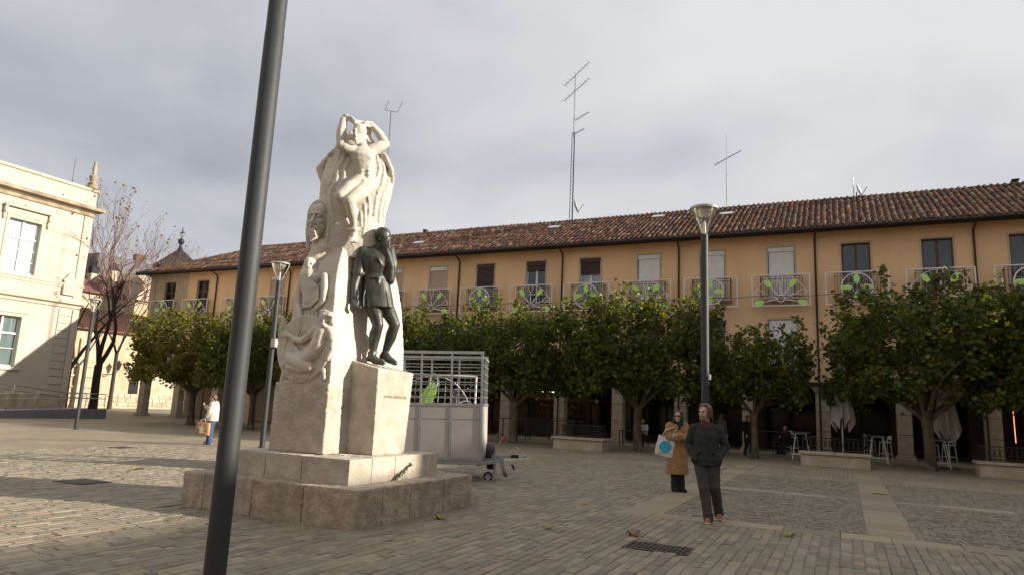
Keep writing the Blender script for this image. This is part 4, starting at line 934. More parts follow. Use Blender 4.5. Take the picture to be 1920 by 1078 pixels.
put_tree('plane_tree', TB, V(-14.0, 29.5, gz(-14)), 'leafy plane tree just beyond the cage trailer, trunk upright', GR, 0)
put_tree('plane_tree', TA, V(-8.15, 29.8, 0), 'broad plane tree with sunlit yellow-green top behind the woman in the tan coat', GR, .4)
put_tree('plane_tree', TC, V(-3.42, 30.2, 0), 'smallest plane tree with thin crown behind the walking man', GR, 1.1, (1, 1, .98))
put_tree('plane_tree', TA, V(2.75, 30.2, 0), 'dark shaded plane tree spreading above the white parasols', GR, 2.2, (1.12, 1.1, 1.0))
put_tree('plane_tree', TB, V(7.6, 30.4, 0), 'plane tree beyond the stone planter with dark railing', GR, 3.4, (1.15, 1.15, 1.08))
put_tree('plane_tree', TA, V(-19.6, 29.5, gz(-19.6)), 'plane tree behind the stone monument, between its neighbours in the row', GR, 5.0, (.95, 1, .92))
put_tree('plane_tree', TB, V(-25.1, 29.6, gz(-25)), 'plane tree behind the lamp post that carries a grey box', GR, 2.0, (1.05, 1.05, 1.05))
put_tree('plane_tree', TB, V(-30.6, 29.6, gz(-30.6)), 'plane tree on a slim pale trunk past the woman with the paper bag', GR, 4.1, (1, 1, 1.06))
put_tree('plane_tree', TD, V(-36.0, 29.9, gz(-36)), 'round yellowing plane tree at the end of the row by the stone corner', GR, .8, (1.18, 1.1, 1.06))

# ---------------------------------------------------------------- bare trees by the old wall
mat('dark_bark', (0.060, 0.042, 0.034), (0.030, 0.022, 0.018), scale=8, rough=0.9, bump=0.4, bscale=30)
mat('red_twig', (0.19, 0.105, 0.085), (0.11, 0.065, 0.055), scale=5, rough=0.85)
mat('leaf_ochre', (0.26, 0.15, 0.05), (0.15, 0.08, 0.03), scale=9, rough=0.6, trans=.3, island=.3)
def bare_tree(h_, fork, r0, seed, spread=.55, levels=6, nleaf=120):
    rnd = random.Random(seed); tr = Blob(); tw = MB(); tips = []
    def grow(p, d, ln, r_, lv):
        n = 4; pts = [p]; q = p.copy(); dd = d.copy()
        for i in range(n):
            dd = (dd+V(rnd.gauss(0, .13), rnd.gauss(0, .13), rnd.gauss(.045, .06))).normalized(); q = q+dd*ln/n; pts.append(q.copy())
        r1 = r_*.62; (tr if lv < 3 else tw).tube(pts, [r_+(r1-r_)*i/n for i in range(n+1)], 8 if lv < 2 else (5 if lv < 4 else 3), cap=lv < 3)
        if lv >= levels: tips.append(q); return
        k = rnd.choice((2, 3, 3)) if lv > 0 else 3
        for i in range(k):
            a = rnd.uniform(0, 2*PI); s_ = spread*rnd.uniform(.6, 1.25); o = dd.orthogonal().normalized(); o = Matrix.Rotation(a, 3, dd) @ o
            nd = (dd*math.cos(s_)+o*math.sin(s_)+V(0, 0, .12)).normalized(); grow(q if rnd.random() < .8 else pts[-2], nd, ln*rnd.uniform(.66, .88), r1*rnd.uniform(.75, .95), lv+1)
    tr.tube([(0, 0, -.3), (.02, 0, fork*.3), (-.02, .02, fork*.7), (0, 0, fork)], [r0*1.25, r0, r0*.92, r0*.95], 10)
    for i in range(3):
        a = 2*PI*i/3+rnd.uniform(-.4, .4); grow(V(0, 0, fork-.1), V(math.cos(a)*.55, math.sin(a)*.55, 1).normalized(), (h_-fork)*.30, r0*.62, 1)
    rng = np.random.default_rng(seed); sel = np.array([tuple(tips[i]) for i in rng.choice(len(tips), min(nleaf, len(tips)), replace=False)]) if nleaf else None
    lv = fast_mesh('leaves', *leaf_cloud(sel, .22, rng), 'leaf_ochre') if nleaf else None
    return tr.skin('trunk', 'dark_bark', .045, 1), tw.data('twigs', 'red_twig', smooth=True), lv
def put_bare(ms, p, label, rz=0, sc=1):
    t = thing('bare_tree', label, 'tree', p, rz); t.scale = (sc, sc, sc); from_mesh('trunk', ms[0], t); c = tag(from_mesh('crown', ms[1], t), kind='stuff')
    if ms[2]: tag(from_mesh('leaves', ms[2], t), kind='stuff')
bt = bare_tree(19.0, 3.9, .33, 5, .46, 6, 160); pb = on_x(173, 766, -56); pb.z = -.3
put_bare(bt, pb, 'bare dark-trunked tree with a few brown leaves in front of the old stone wall', .9)
pb = on_x(118, 760, -60); pb.z = -.3
put_bare(bare_tree(19.0, 3.4, .28, 12, .5, 6, 60), pb, 'bare tree half hidden behind the corner of the cream town building', 0)
pb = on_x(205, 760, -66); pb.z = -.3
put_bare(bare_tree(19, 5.5, .20, 19, .30, 6, 0), pb, 'slender leafless tree with reddish twigs rising over the tiled roofs', 0)
# ---------------------------------------------------------------- cream town building on the left side of the square
mat('cream', (0.50, 0.455, 0.375), (0.455, 0.41, 0.33), scale=.7, rough=0.9, bump=.1, bscale=30, stretch=(1, 1, .4), c3=(0.47, 0.40, 0.28), c3scale=.5, c3amt=.35)
mat('cream_trim', (0.53, 0.47, 0.375), (0.46, 0.40, 0.31), scale=1.5, rough=0.85, bump=.15, bscale=25, c3=(0.42, 0.34, 0.22), c3scale=.9, c3amt=.4)
mat('weathered_trim', (0.42, 0.34, 0.23), (0.24, 0.19, 0.125), scale=1.3, rough=0.9, bump=.3, bscale=20)
mat('quoin', (0.50, 0.44, 0.37), (0.44, 0.38, 0.32), scale=2, rough=.85, island=.06)
mat('granite', (0.20, 0.20, 0.21), (0.14, 0.14, 0.15), scale=12, rough=.6, island=.1)
mat('steel', (0.42, 0.41, 0.39), (0.34, 0.33, 0.32), scale=8, rough=.35, metal=.8)
XB = -51.0; YC = on_x(158, 500, -51.0).y; ZB = -.3
th = thing('town_building', 'cream two-storey town building with cornices and tall white windows', 'building', (XB, YC, ZB))
def lz(px, py): p = on_x(px, py, XB); return p
zp = lz(172, 356).z; zmid = lz(140, 573).z; zc = lz(160, 392).z
def xwall(y0, y1, z0, z1, holes, depth):
    mb = wall_open(-y1, -y0, z0, z1, 0, [(-b, -a, c, d) for a, b, c, d in holes], depth)
    mb.v = [(XB-q[1], -q[0], q[2]) for q in mb.v]; return mb
wn = []
uy0, uy1, uz0, uz1 = lz(18, 412).y, lz(79, 420).y, lz(58, 516).z, lz(75, 421).z
ly0, ly1, lz0, lz1 = lz(-25, 600).y, lz(41, 593).y, lz(30, 688).z, lz(42, 594).z
pitch = 5.6
for i in range(5): wn += [(uy0-pitch*i, uy1-pitch*i, uz0, uz1), (ly0-pitch*i, ly1-pitch*i, lz0, lz1)]
YN = -8.0
xwall(YN, YC, ZB, zp-.5, wn, .34).build('wall', 'cream', th)
MB().box(XB-14, XB-.35, YN+.1, YC-.1, ZB, zc).build('interior', 'room_dark', th)
mb = MB(); mb.quad((XB, YC, ZB), (XB-14, YC, ZB), (XB-14, YC, zp-.5), (XB, YC, zp-.5)); mb.build('side_wall', 'cream', th)
def band(nm, prof, m):
    """moulding: profile (out, z) run along the front and returned round the corner"""
    mb = MB(); n = len(prof); vs = []
    for o_, z in prof: vs += [(XB+o_, YN, z), (XB+o_, YC+o_, z), (XB-14, YC+o_, z)]
    mb.add(vs, [(3*i, 3*i+1, 3*i+4, 3*i+3) for i in range(n-1)] + [(3*i+1, 3*i+2, 3*i+5, 3*i+4) for i in range(n-1)]); return mb.build(nm, m, th)
band('parapet', [(0, zc+.2), (.10, zc+.3), (.10, zp-.22), (.22, zp-.16), (.24, zp-.02), (.12, zp+.06), (-.4, zp+.08), (-.4, zc)], 'cream_trim')
band('cornice', [(0, zc-.55), (.12, zc-.5), (.14, zc-.28), (.42, zc-.12), (.62, zc-.08), (.64, zc+.12), (.30, zc+.24), (.08, zc+.30)], 'weathered_trim')
band('string_course', [(0, zmid-.25), (.10, zmid-.2), (.14, zmid-.02), (.38, zmid+.08), (.40, zmid+.26), (.12, zmid+.36), (.12, zmid+.5), (0, zmid+.52)], 'cream_trim')
zs = lz(60, 520).z
band('sill_course', [(0, zs-.36), (.07, zs-.34), (.10, zs-.16), (.16, zs-.12), (.16, zs-.02), (0, zs)], 'cream_trim')
band('plinth', [(.10, ZB), (.10, lz(100, 737).z-.1), (.04, lz(100, 737).z+.03), (0, lz(100, 737).z+.05)], 'pale_ashlar')
# quoin pilaster at the corner, block by block
qa, qb = lz(88, 720).y, lz(113, 720).y; zq0 = lz(100, 720).z; nq = 10; zq1 = zmid-.28
for i in range(nq):
    z0 = zq0+(zq1-zq0)*i/nq; z1 = zq0+(zq1-zq0)*(i+1)/nq; MB().bbox(XB+.001, XB+.07, qa, qb, z0+.015, z1-.015, .02).build('quoin_block', 'quoin', th)
MB().bbox(XB+.002, XB+.10, qb+.05, YC+.1, lz(100, 737).z+.06, zq1, .02).build('corner_pilaster', 'cream_trim', th)
MB().bbox(XB+.002, XB+.09, YC-.55, YC+.09, zmid+.53, zc-.56, .02).build('corner_pilaster', 'cream_trim', th)
mat('pane_cream', (0.80, 0.82, 0.82), (0.70, 0.73, 0.74), scale=9, rough=.9, stretch=(1, 1.5, .05))
mat('interior_green', (0.22, 0.27, 0.24), (0.13, 0.17, 0.15), scale=3, rough=.9, stretch=(1, 1.5, .1))
def tall_window(y0, y1, z0, z1, upper):
    w_, h_ = y1-y0, z1-z0; f = MB(); yc = (y0+y1)/2; x = XB-.22; e = .09
    def bx(a, b, c, d, t=.07): f.box(x-t, x, yc+a, yc+b, z0+c, z0+d)
    hw = w_/2; bx(-hw, -hw+e, 0, h_); bx(hw-e, hw, 0, h_); bx(-hw+e, hw-e, 0, .12); bx(-hw+e, hw-e, h_-e, h_); bx(-.06, .06, .12, h_-e); zt = h_*.66
    bx(-hw+e, -.06, zt-.05, zt+.07, .08); bx(.06, hw-e, zt-.05, zt+.07, .08)
    for q in ((.22, .44) if upper else (.36,)):
        bx(-hw+e, -.06, h_*q-.018, h_*q+.018, .05); bx(.06, hw-e, h_*q-.018, h_*q+.018, .05)
    root = f.build('window', 'frame_white', th)
    for a, b in ((-hw+e, -.06), (.06, hw-e)):
        MB().box(x-.04, x-.034, yc+a, yc+b, z0+.12, z0+h_-e).build('pane', 'window_glass', root)
    c = MB(); n = 30; vs = []
    for i in range(n+1): yy = yc-hw+.02+(w_-.04)*i/n; o_ = .008*math.sin(i*1.7); vs += [(x-.12+o_, yy, z0+.02), (x-.12+o_, yy, z0+h_-.02)]
    c.add(vs, [(2*i, 2*i+2, 2*i+3, 2*i+1) for i in range(n)]); c.build('curtain', 'pane_cream' if upper else 'interior_green', root)  # lower sheet carries the dark interior's shade in its green colour
    s_ = MB(); t = .20
    for a, b, c_, d in ((-hw-t, -hw, -.0, h_+t), (hw, hw+t, -.0, h_+t), (-hw, hw, h_, h_+t)): s_.box(XB+.002, XB+.06, yc+a, yc+b, z0+c_, z0+d)
    s_.build('surround', 'cream_trim', root)
    if upper:
        hd = MB(); zt = z0+h_+t+.12; hd.bbox(XB+.003, XB+.10, yc-hw-.42, yc+hw+.42, zt-.11, zt+.40, .02); hd.bbox(XB+.003, XB+.34, yc-hw-.55, yc+hw+.55, zt+.401, zt+.52, .03); hd.bbox(XB+.003, XB+.26, yc-hw-.48, yc+hw+.48, zt+.521, zt+.60, .02); hd.build('window_hood', 'cream_trim', root)
        for sg in (-1, 1):
            cs = MB(); yy = yc+sg*(hw+.40); cs.bbox(XB+.003, XB+.28, yy-.10, yy+.10, zt-.05, zt+.40, .03); cs.bbox(XB+.003, XB+.16, yy-.08, yy+.08, zt-.50, zt-.05, .04); cs.build('console', 'cream_trim', root)
        for cy, rr in ((0, .26), (.9, .17), (-.9, .17)):
            a_ = [(yc+cy+rr*math.cos(PI*k/8), zt+.60+rr*.95*math.sin(PI*k/8)) for k in range(9)]; a_ = [(yc+cy-rr*1.5, zt+.60)]+a_[::-1]+[(yc+cy+rr*1.5, zt+.60)]
            MB().prism(a_[::-1], 'x', XB+.04, XB+.16).build('crest', 'cream_trim', root)
    else:
        sl = MB(); sl.bbox(XB+.003, XB+.16, yc-hw-.35, yc+hw+.35, z0-.22, z0-.003, .03); sl.build('sill', 'cream_trim', root)
        hd = MB(); hd.bbox(XB+.003, XB+.11, yc-hw-.42, yc+hw+.42, z0+h_+t+.02, z0+h_+t+.14, .02); hd.bbox(XB+.003, XB+.05, yc-hw-.40, yc-hw-t-.01, z0, z0+h_+t, .01); hd.bbox(XB+.003, XB+.05, yc+hw+t+.01, yc+hw+.40, z0, z0+h_+t, .01); hd.build('architrave', 'cream_trim', root)
for i, q in enumerate(wn[:6]): tall_window(*q, upper=(i % 2 == 0))
# medallion block with its little gable, and balcony-panel under the upper window
cy = lz(127, 540).y; cz = lz(127, 538).z; m_ = MB(); m_.bbox(XB+.003, XB+.22, cy-.42, cy+.42, cz-.6, cz+.42, .04); m_.prism([(cy-.5, cz+.42), (cy+.5, cz+.42), (cy+.28, cz+.66), (cy+.1, cz+.95), (cy-.1, cz+.95), (cy-.28, cz+.66)], 'x', XB+.003, XB+.20); m_.build('medallion', 'cream_trim', th)
m_ = MB(); m_.bbox(XB+.20, XB+.25, cy-.26, cy+.26, cz-.32, cz+.22, .03); m_.build('medallion_plaque', 'quoin', th)
# finial and rod on the parapet corner
fx = lz(166, 345); mb = MB(); c = (XB-.1, YC-.25, zp+.06); mb.lathe([(.42, 0), (.42, .18), (.30, .26), (.34, .42), (.20, .55), (.28, .85), (.30, 1.0), (.16, 1.12), (.13, 1.4), (.17, 1.6), (.11, 1.9), (.12, 2.1), (.06, 2.2)], 12, c); mb.build('finial', 'weathered_trim', th, smooth='auto')
MB().tube([(XB-.4, YC-1.6, zp), (XB-.4, YC-1.6, zp+2.1)], .02, 5).build('lightning_rod', 'pipe_metal', th)

# access ramp with steel handrails
ra = on_ground(197, 784); rx0 = ra.x; y1 = ra.y; rp_ = thing('access_ramp', 'grey granite access ramp with double steel handrails before the cream building', 'ramp', (rx0, y1, ZB))
ht = .58; yl = y1-9.0
mb = MB(); mb.hexa([(rx0-2.6, yl-9, ZB), (rx0, yl-9, ZB), (rx0, y1-1.4, ZB), (rx0-2.6, y1-1.4, ZB), (rx0-2.6, yl-9, ZB+.02), (rx0, yl-9, ZB+.02), (rx0, y1-1.4, ZB+ht), (rx0-2.6, y1-1.4, ZB+ht)]); mb.box(rx0-5.2, rx0-.001, y1-1.4, y1, ZB, ZB+ht); mb.build('deck', 'granite', rp_)
y = y1
while y > yl:
    b = y-1.5; za = ZB+ht*min(1, max(.03, 1-(y1-1.4-y)/16)); zb_ = ZB+ht*min(1, max(.03, 1-(y1-1.4-b)/16))
    MB().hexa([(rx0+.003, b+.006, ZB), (rx0+.05, b+.006, ZB), (rx0+.05, y-.006, ZB), (rx0+.003, y-.006, ZB), (rx0+.003, b+.006, zb_+.06), (rx0+.05, b+.006, zb_+.06), (rx0+.05, y-.006, za+.06), (rx0+.003, y-.006, za+.06)]).build('kerb_slab', 'granite', rp_); y = b
def rail_line(pts, name, hts):
    for h_ in hts: MB().tube([p+V(0, 0, h_) for p in pts], .026, 8).build('handrail', 'steel', rp_, smooth=True)
    for i in range(len(pts)-1):
        a, b = pts[i], pts[i+1]; n = max(1, int((b-a).length/1.5))
        for k in range(n+(i == len(pts)-2)): p = a.lerp(b, k/n); MB().tube([p, p+V(0, 0, hts[0])], .02, 6).build('post', 'steel', rp_, smooth=True)
zt_ = ZB+ht
rail_line([V(rx0-.1, y1-17, ZB+.03), V(rx0-.1, y1-1.4, zt_), V(rx0-.1, y1-.1, zt_)], 'a', (1.02, .72))
rail_line([V(rx0-.1, y1-.1, zt_), V(rx0-5, y1-.1, zt_)], 'b', (1.02, .72))
rail_line([V(rx0-2.5, y1-17, zt_+1.0), V(rx0-2.5, y1-6, zt_+.5), V(rx0-2.5, y1-1.5, zt_)], 'c', (1.02, .72))

# ---------------------------------------------------------------- old stone wall, church and roofs beyond
mat('old_stone', (0.50, 0.43, 0.31), (0.36, 0.28, 0.18), scale=.9, rough=.95, bump=.5, bscale=9, bdist=.03, c3=(0.36, 0.25, 0.14), c3scale=.35, c3amt=.5)
mat('old_stone_block', (0.48, 0.41, 0.30), (0.36, 0.29, 0.2), scale=3, rough=.95, bump=.4, bscale=14, island=.18)
mat('red_roof', (0.20, 0.085, 0.055), (0.10, 0.05, 0.036), scale=5, rough=.9, bump=.6, bscale=8, stretch=(1, 3, 1))
mat('grey_roof', (0.12, 0.12, 0.13), (0.09, 0.09, 0.10), scale=1, rough=.7)
mat('slate', (0.024, 0.026, 0.031), (0.016, 0.017, 0.021), scale=3, rough=.7, spec=.2)
XW = -70.0
ow = thing('stone_church', 'old pale stone church wall with red tiled roof behind bare trees', 'church', (XW, 46, ZB))
wl = lambda px, py: on_x(px, py, XW)
ze = wl(200, 617).z
MB().box(XW-9, XW, 25, 72, ZB, ze).build('wall', 'old_stone', ow)
for zz_ in (wl(190, 690).z, wl(190, 708).z, wl(190, 728).z): MB().bbox(XW+.002, XW+.14, 30, wl(185, 700).y, zz_, zz_+.22, .03).build('moulding', 'old_stone_block', ow)
MB().bbox(XW+.003, XW+.22, wl(150, 700).y-.5, wl(150, 700).y+.4, ZB, ze-1.2, .05).build('buttress', 'old_stone_block', ow)
rw_ = random.Random(4); z = ZB+.25; tz = wl(200, 742).z; ri = 0                                  # coursed masonry at the foot of the wall
while z < tz:
    h_ = rw_.uniform(.38, .5); y = 43+(.4 if ri % 2 else 0)
    while y < 60:
        l = rw_.uniform(.6, 1.3); MB().bbox(XW+.002, XW+.06+rw_.uniform(0, .04), y+.02, y+l-.02, z+.02, z+h_-.02, .03).build('stone', 'old_stone_block', ow); y += l
    z += h_; ri += 1
zr = wl(200, 572).z-1.2
mb = MB(); mb.add([(XW+.6, 25, ze-.1), (XW+.6, 72, ze-.1), (XW-5, 72, zr+1.2), (XW-5, 25, zr+1.2), (XW+.6, 25, ze-.25), (XW+.6, 72, ze-.25)], [(0, 1, 2, 3), (4, 5, 1, 0)]); rr_ = mb.build('roof', 'red_roof', ow)
mb = MB(); y = 30.0
while y < 70: mb.tube([(XW+.65, y, ze-.06), (XW-5, y, zr+1.25)], .05, 5); y += .32
tag(mb.build('roof_tiles', 'red_roof', rr_, smooth=True), kind='stuff')
wv = wl(249, 730); mb = MB(); mb.box(XW+.003, XW+.05, wv.y-.55, wv.y+.55, wv.z-.8, wv.z+1.1); mb.build('niche', 'room_dark', ow)
mb = MB(); q = [(wv.y+.75*math.cos(PI*k/8), wv.z+1.1+.5*math.sin(PI*k/8)) for k in range(9)]; mb.prism(q, 'x', XW+.005, XW+.08); mb.build('niche_arch', 'old_stone_block', ow)
# wall lantern on an iron bracket
lp = on_x(222, 686, XW+1.0); ln = thing('wall_lantern', 'small iron lantern on a curved bracket fixed to the old stone wall', 'lantern', lp)
mb = MB(); mb.tube([(XW, lp.y-.9, lp.z-.9), (XW+.6, lp.y-.7, lp.z-.95), (lp.x, lp.y-.2, lp.z-.75), (lp.x, lp.y, lp.z-.4)], .05, 6); mb.build('bracket', 'dark_iron', ln)
mb = MB(); mb.lathe([(.14, -.4), (.30, .2), (.34, .22), (.12, .5), (.05, .62)], 6, lp); mb.build('lantern', 'dark_iron', ln)
# tall house with red roof and chimneys behind the church
hs = thing('red_roofed_house', 'pale house with red roof, dormer and two dark-capped chimneys above the church', 'house', (-92, 62, ZB)); XH = -88.0
hw_ = lambda px, py: on_x(px, py, XH)
ya, yb = hw_(140, 560).y, hw_(285, 560).y; zt_ = hw_(220, 556).z; zr2 = hw_(220, 512).z
MB().box(XH-10, XH, ya-8, yb+8, ZB, zt_).build('wall', 'old_stone', hs)
mb = MB(); mb.add([(XH+.5, ya-8, zt_-.1), (XH+.5, yb+8, zt_-.1), (XH-5, yb+8, zr2), (XH-5, ya-8, zr2), (XH-10.5, yb+8, zt_-.1), (XH-10.5, ya-8, zt_-.1)], [(0, 1, 2, 3), (3, 2, 4, 5), (0, 3, 5), (1, 4, 2)]); r2 = mb.build('roof', 'red_roof', hs)
for px, py, w_ in ((173, 520, 1.0), (212, 515, .8)):
    p = on_x(px, py, XH-3); MB().bbox(p.x-w_/2, p.x+w_/2, p.y-w_/2, p.y+w_/2, p.z-2.5, p.z+.5, .05).build('chimney', 'old_stone_block', r2); MB().bbox(p.x-w_*.55, p.x+w_*.55, p.y-w_*.55, p.y+w_*.55, p.z+.501, p.z+1.5, .05).build('chimney_cap', 'slate', r2)
p = on_x(262, 545, XH+.2); dm = MB(); dm.box(p.x-4, p.x, p.y-1.6, p.y+1.6, p.z-1.6, p.z+1.0); dm.prism([(p.y-1.9, p.z+1.0), (p.y+1.9, p.z+1.0), (p.y, p.z+2.5)], 'x', p.x-4, p.x+.2); d_ = dm.build('dormer', 'old_stone_block', r2)
# grey block further back and the dark church turret
gb = on_x(262, 497, -120); g2 = thing('grey_block', 'distant grey flat building with a small chimney above the red roofs', 'building', (-125, gb.y, 0)); MB().box(-135, -120, gb.y-8, gb.y+16, 0, gb.z+.6).build('wall', 'grey_roof', g2); pc = on_x(265, 470, -121); MB().bbox(-122, -121, pc.y-.8, pc.y+.8, gb.z+.601, gb.z+2.2, .05).build('chimney', 'red_roof', g2)
YT = 62.0; tp = on_y(338, 468, YT); tl = on_y(304, 497, YT); tr_ = on_y(362, 492, YT); rad = (tr_-tl).length/2; zb_ = (tl.z+tr_.z)/2-.6
tt_ = thing('church_turret', 'dark slate pyramid turret with ball finial and iron cross rising behind the tiled roof', 'turret', (tp.x, tp.y, 0))
MB().lathe([(rad*.80, 4), (rad*.80, zb_)], 8, (tp.x, tp.y, 0)).build('drum', 'old_stone', tt_)
MB().lathe([(rad*.95, zb_-.5), (rad*1.05, zb_-.15), (rad*1.05, zb_+.05), (.22, tp.z)], 8, (tp.x, tp.y, 0)).build('spire', 'slate', tt_)
tz_ = on_y(343, 428, YT).z-tp.z
MB().lathe([(.34, 0), (.22, tz_*.10), (.18, tz_*.22), (.30, tz_*.26), (.42, tz_*.34), (.42, tz_*.40), (.30, tz_*.47), (.10, tz_*.5), (.06, tz_*.52), (.06, tz_)], 10, tp).build('finial', 'dark_iron', tt_, smooth='auto')
MB().bar(tp+V(-.62, .1, tz_*.78), tp+V(.62, -.1, tz_*.78), .09).build('cross_arm', 'dark_iron', tt_)
mb = MB(); mb.tube([tp+V(.42*math.cos(a), 0, tz_*.7+.42*math.sin(a)) for a in [2*PI*k/14 for k in range(15)]], .03, 4); mb.build('cross_scroll', 'dark_iron', tt_)

# ---------------------------------------------------------------- building closing the square on the right, outside the picture; it shades the paving
rbx = 32.0; hR = (rbx+7.45)*math.tan(SUN_EL)/TO_SUN_H.x
rb_ = thing('side_building', 'ochre building along the right side of the square', 'building', (rbx, 0, 0))
MB().box(rbx, rbx+11, -45, 37.5, -.1, hR-.25).build('wall', 'ochre', rb_)
MB().box(rbx-.002, rbx+11, -45, 26.2, hR-.25, hR).build('eave', 'eave_wood', rb_); MB().box(rbx-.002, rbx+11, 26.2, 37.5, hR-.25, hR+.75).build('raised_shade_top', 'ochre', rb_)  # far end raised by an added top to shade the woman in tan
MB().box(rbx, rbx+.9, 22.7, 24.0, hR, hR+.8).build('chimney', 'old_stone', rb_)  # unseen chimney, added to keep the walking man's head in shade
pr = None
for i in range(18):
    y = -42+4*i
    for z in (1, 5):
        if pr is None: f = MB(); f.box(-.03, .02, -.6, .6, 0, 2.4); pr = f.build('window', 'frame_brown', None); MB().box(-.035, -.031, -.5, .5, .1, 2.3).build('pane', 'window_glass', pr); o = pr; o.parent = rb_
        else: o = copy_tree(pr, rb_)
        o.location = (0, y, z)

# building closing the square behind the viewer
ob = thing('facing_building', 'ochre building across the square, behind the viewer', 'building', (0, -32, 0))
MB().box(-70, 28, -44, -32, -.4, 10.5).build('wall', 'ochre', ob); MB().box(-70.5, 28.5, -44.5, -31.2, 10.5, 10.8).build('eave', 'eave_wood', ob)
mb = MB(); mb.add([(-70.5, -31.2, 10.81), (28.5, -31.2, 10.81), (28.5, -37.8, 13.6), (-70.5, -37.8, 13.6), (-70.5, -44.5, 10.81), (28.5, -44.5, 10.81)], [(0, 1, 2, 3), (3, 2, 5, 4), (0, 3, 4), (1, 5, 2)]); mb.build('roof', 'red_roof', ob)
for i in range(26):
    for z in (0.2, 4.2, 7.6):
        o = copy_tree(pr, ob); o.rotation_euler = (0, 0, -PI/2); o.location = (-66+3.6*i, .03, z)

# unseen taller house, added past the end of the arcade to shade the nearer trees
tw_ = thing('added_shade_house', 'tall ochre corner house past the end of the arcade', 'house', (24, 37, 0))
MB().box(22.0, 31.9, 36.9, 48, -.1, 15.0).build('wall', 'ochre', tw_); MB().box(21.5, 32.4, 36.2, 48.7, 15.0, 15.3).build('eave', 'eave_wood', tw_)
mb = MB(); mb.add([(21.5, 36.2, 15.31), (32.4, 36.2, 15.31), (32.4, 48.7, 15.31), (21.5, 48.7, 15.31), (26, 42.4, 17), (28, 42.4, 17)], [(0, 1, 5, 4), (1, 2, 5), (2, 3, 4, 5), (3, 0, 4)]); mb.build('roof', 'red_roof', tw_)
for i in range(4):
    for z in (4.0, 7.6, 11.2):
        o = copy_tree(pr, tw_); o.rotation_euler = (0, 0, PI/2); o.location = (-.6+2.3*i, -.13, z)
# ---------------------------------------------------------------- lamp posts
mat('lamp_pole', (0.036, 0.038, 0.040), (0.029, 0.031, 0.033), scale=3, rough=.6, metal=.0, spec=.4)
mat('lamp_rim', (0.46, 0.45, 0.42), (0.36, 0.35, 0.33), scale=6, rough=.4, metal=.4)
mat('lamp_inner', (0.78, 0.76, 0.69), (0.68, 0.66, 0.60), scale=6, rough=.3)
glass_mat('lamp_bowl', (0.96, 0.96, 0.94), 0.16, .12)
def make_lamp(label, loc, extra=None):
    t = thing('street_lamp', label, 'street lamp', loc, 0, 'lamp posts around the square'); HP_ = 5.52
    MB().lathe([(.085, -.02), (.085, 2.3), (.083, HP_-.75), (.080, HP_-.74), (.080, HP_)], 20).build('pole', 'lamp_pole', t, world=False, smooth='auto')
    MB().lathe([(.12, -.02), (.12, .012), (.088, .03)], 20).build('base_collar', 'lamp_pole', t, world=False, smooth='auto')
    prof = [(.062, HP_), (.075, HP_+.05), (.13, HP_+.18), (.205, HP_+.33), (.26, HP_+.47), (.285, HP_+.56)]
    mb = MB(); mb.lathe(prof, 24, close=False); mb.build('bowl', 'lamp_bowl', t, world=False, smooth=True)
    for k in range(4):
        a = PI/4+PI/2*k; MB().tube([(r_*1.01*math.cos(a), r_*1.01*math.sin(a), z) for r_, z in prof], .012, 6).build('rib', 'lamp_rim', t, world=False, smooth=True)
    MB().lathe([(.0, HP_+.55), (.285, HP_+.55), (.31, HP_+.565), (.315, HP_+.60), (.29, HP_+.625), (.12, HP_+.66), (0, HP_+.665)], 28, close=False).build('cap', 'lamp_rim', t, world=False, smooth='auto')
    MB().lathe([(.20, HP_+.545), (.22, HP_+.50), (.10, HP_+.42), (.05, HP_+.40)], 20).build('reflector', 'lamp_inner', t, world=False, smooth='auto')
    MB().lathe([(.035, HP_+.0), (.035, HP_+.26), (.02, HP_+.3)], 10).build('lamp_tube', 'lamp_inner', t, world=False, smooth='auto')
    if extra == 'box': MB().bbox(.06, .26, -.16, .04, 3.25, 3.55, .02).build('junction_box', 'lamp_rim', t, world=False)
    if extra == 'clip': MB().bbox(.07, .12, -.05, .03, 2.35, 2.47, .01).build('clip', 'lamp_inner', t, world=False)
    return t
make_lamp('slim grey lamp post with glass cone head on the sunlit paving by the ramp', on_ground(142, 804))
pm_ = on_ground(491, 838); make_lamp('grey lamp post with a small box on its pole, behind the carved monument', pm_, 'box')
make_lamp('grey lamp post with glass cone head directly behind the walking man', V(-2.66, 15.0, 0), 'clip')
d_ = ray(439.5, 742); d_.z = 0; d_.normalize(); pf = d_*(6.05); make_lamp('big dark lamp post pole cutting across the view before the monument', V(pf.x, pf.y, 0))

# ---------------------------------------------------------------- cage trailer
mat('galv', (0.40, 0.41, 0.42), (0.31, 0.32, 0.33), scale=10, rough=.45, metal=.6)
mat('trailer_panel', (0.40, 0.375, 0.35), (0.35, 0.325, 0.30), scale=2, rough=.5, c3=(0.40, 0.37, 0.33), c3scale=1.5, c3amt=.35)
mat('rubber', (0.022, 0.022, 0.022), (0.014, 0.014, 0.014), scale=20, rough=.8, bump=.3)
mat('handle_red', (0.55, 0.06, 0.04), (0.4, 0.05, 0.035), scale=10, rough=.5)
ty0, ty1, tx0, tx1 = 13.6, 15.15, -10.6, -7.22; tzb, tzp, tzt = .50, 1.66, 2.78
tr = thing('cage_trailer', 'white panelled trailer with tall grey mesh cage sides and drawbar', 'trailer', (tx1, ty0, 0))
fl = MB(); fl.bbox(tx0, tx1, ty0, ty1, tzb-.10, tzb+.04, .01); fl.build('floor', 'galv', tr)
cols = [tx0+.03+(tx1-tx0-.06)*i/5 for i in range(6)]
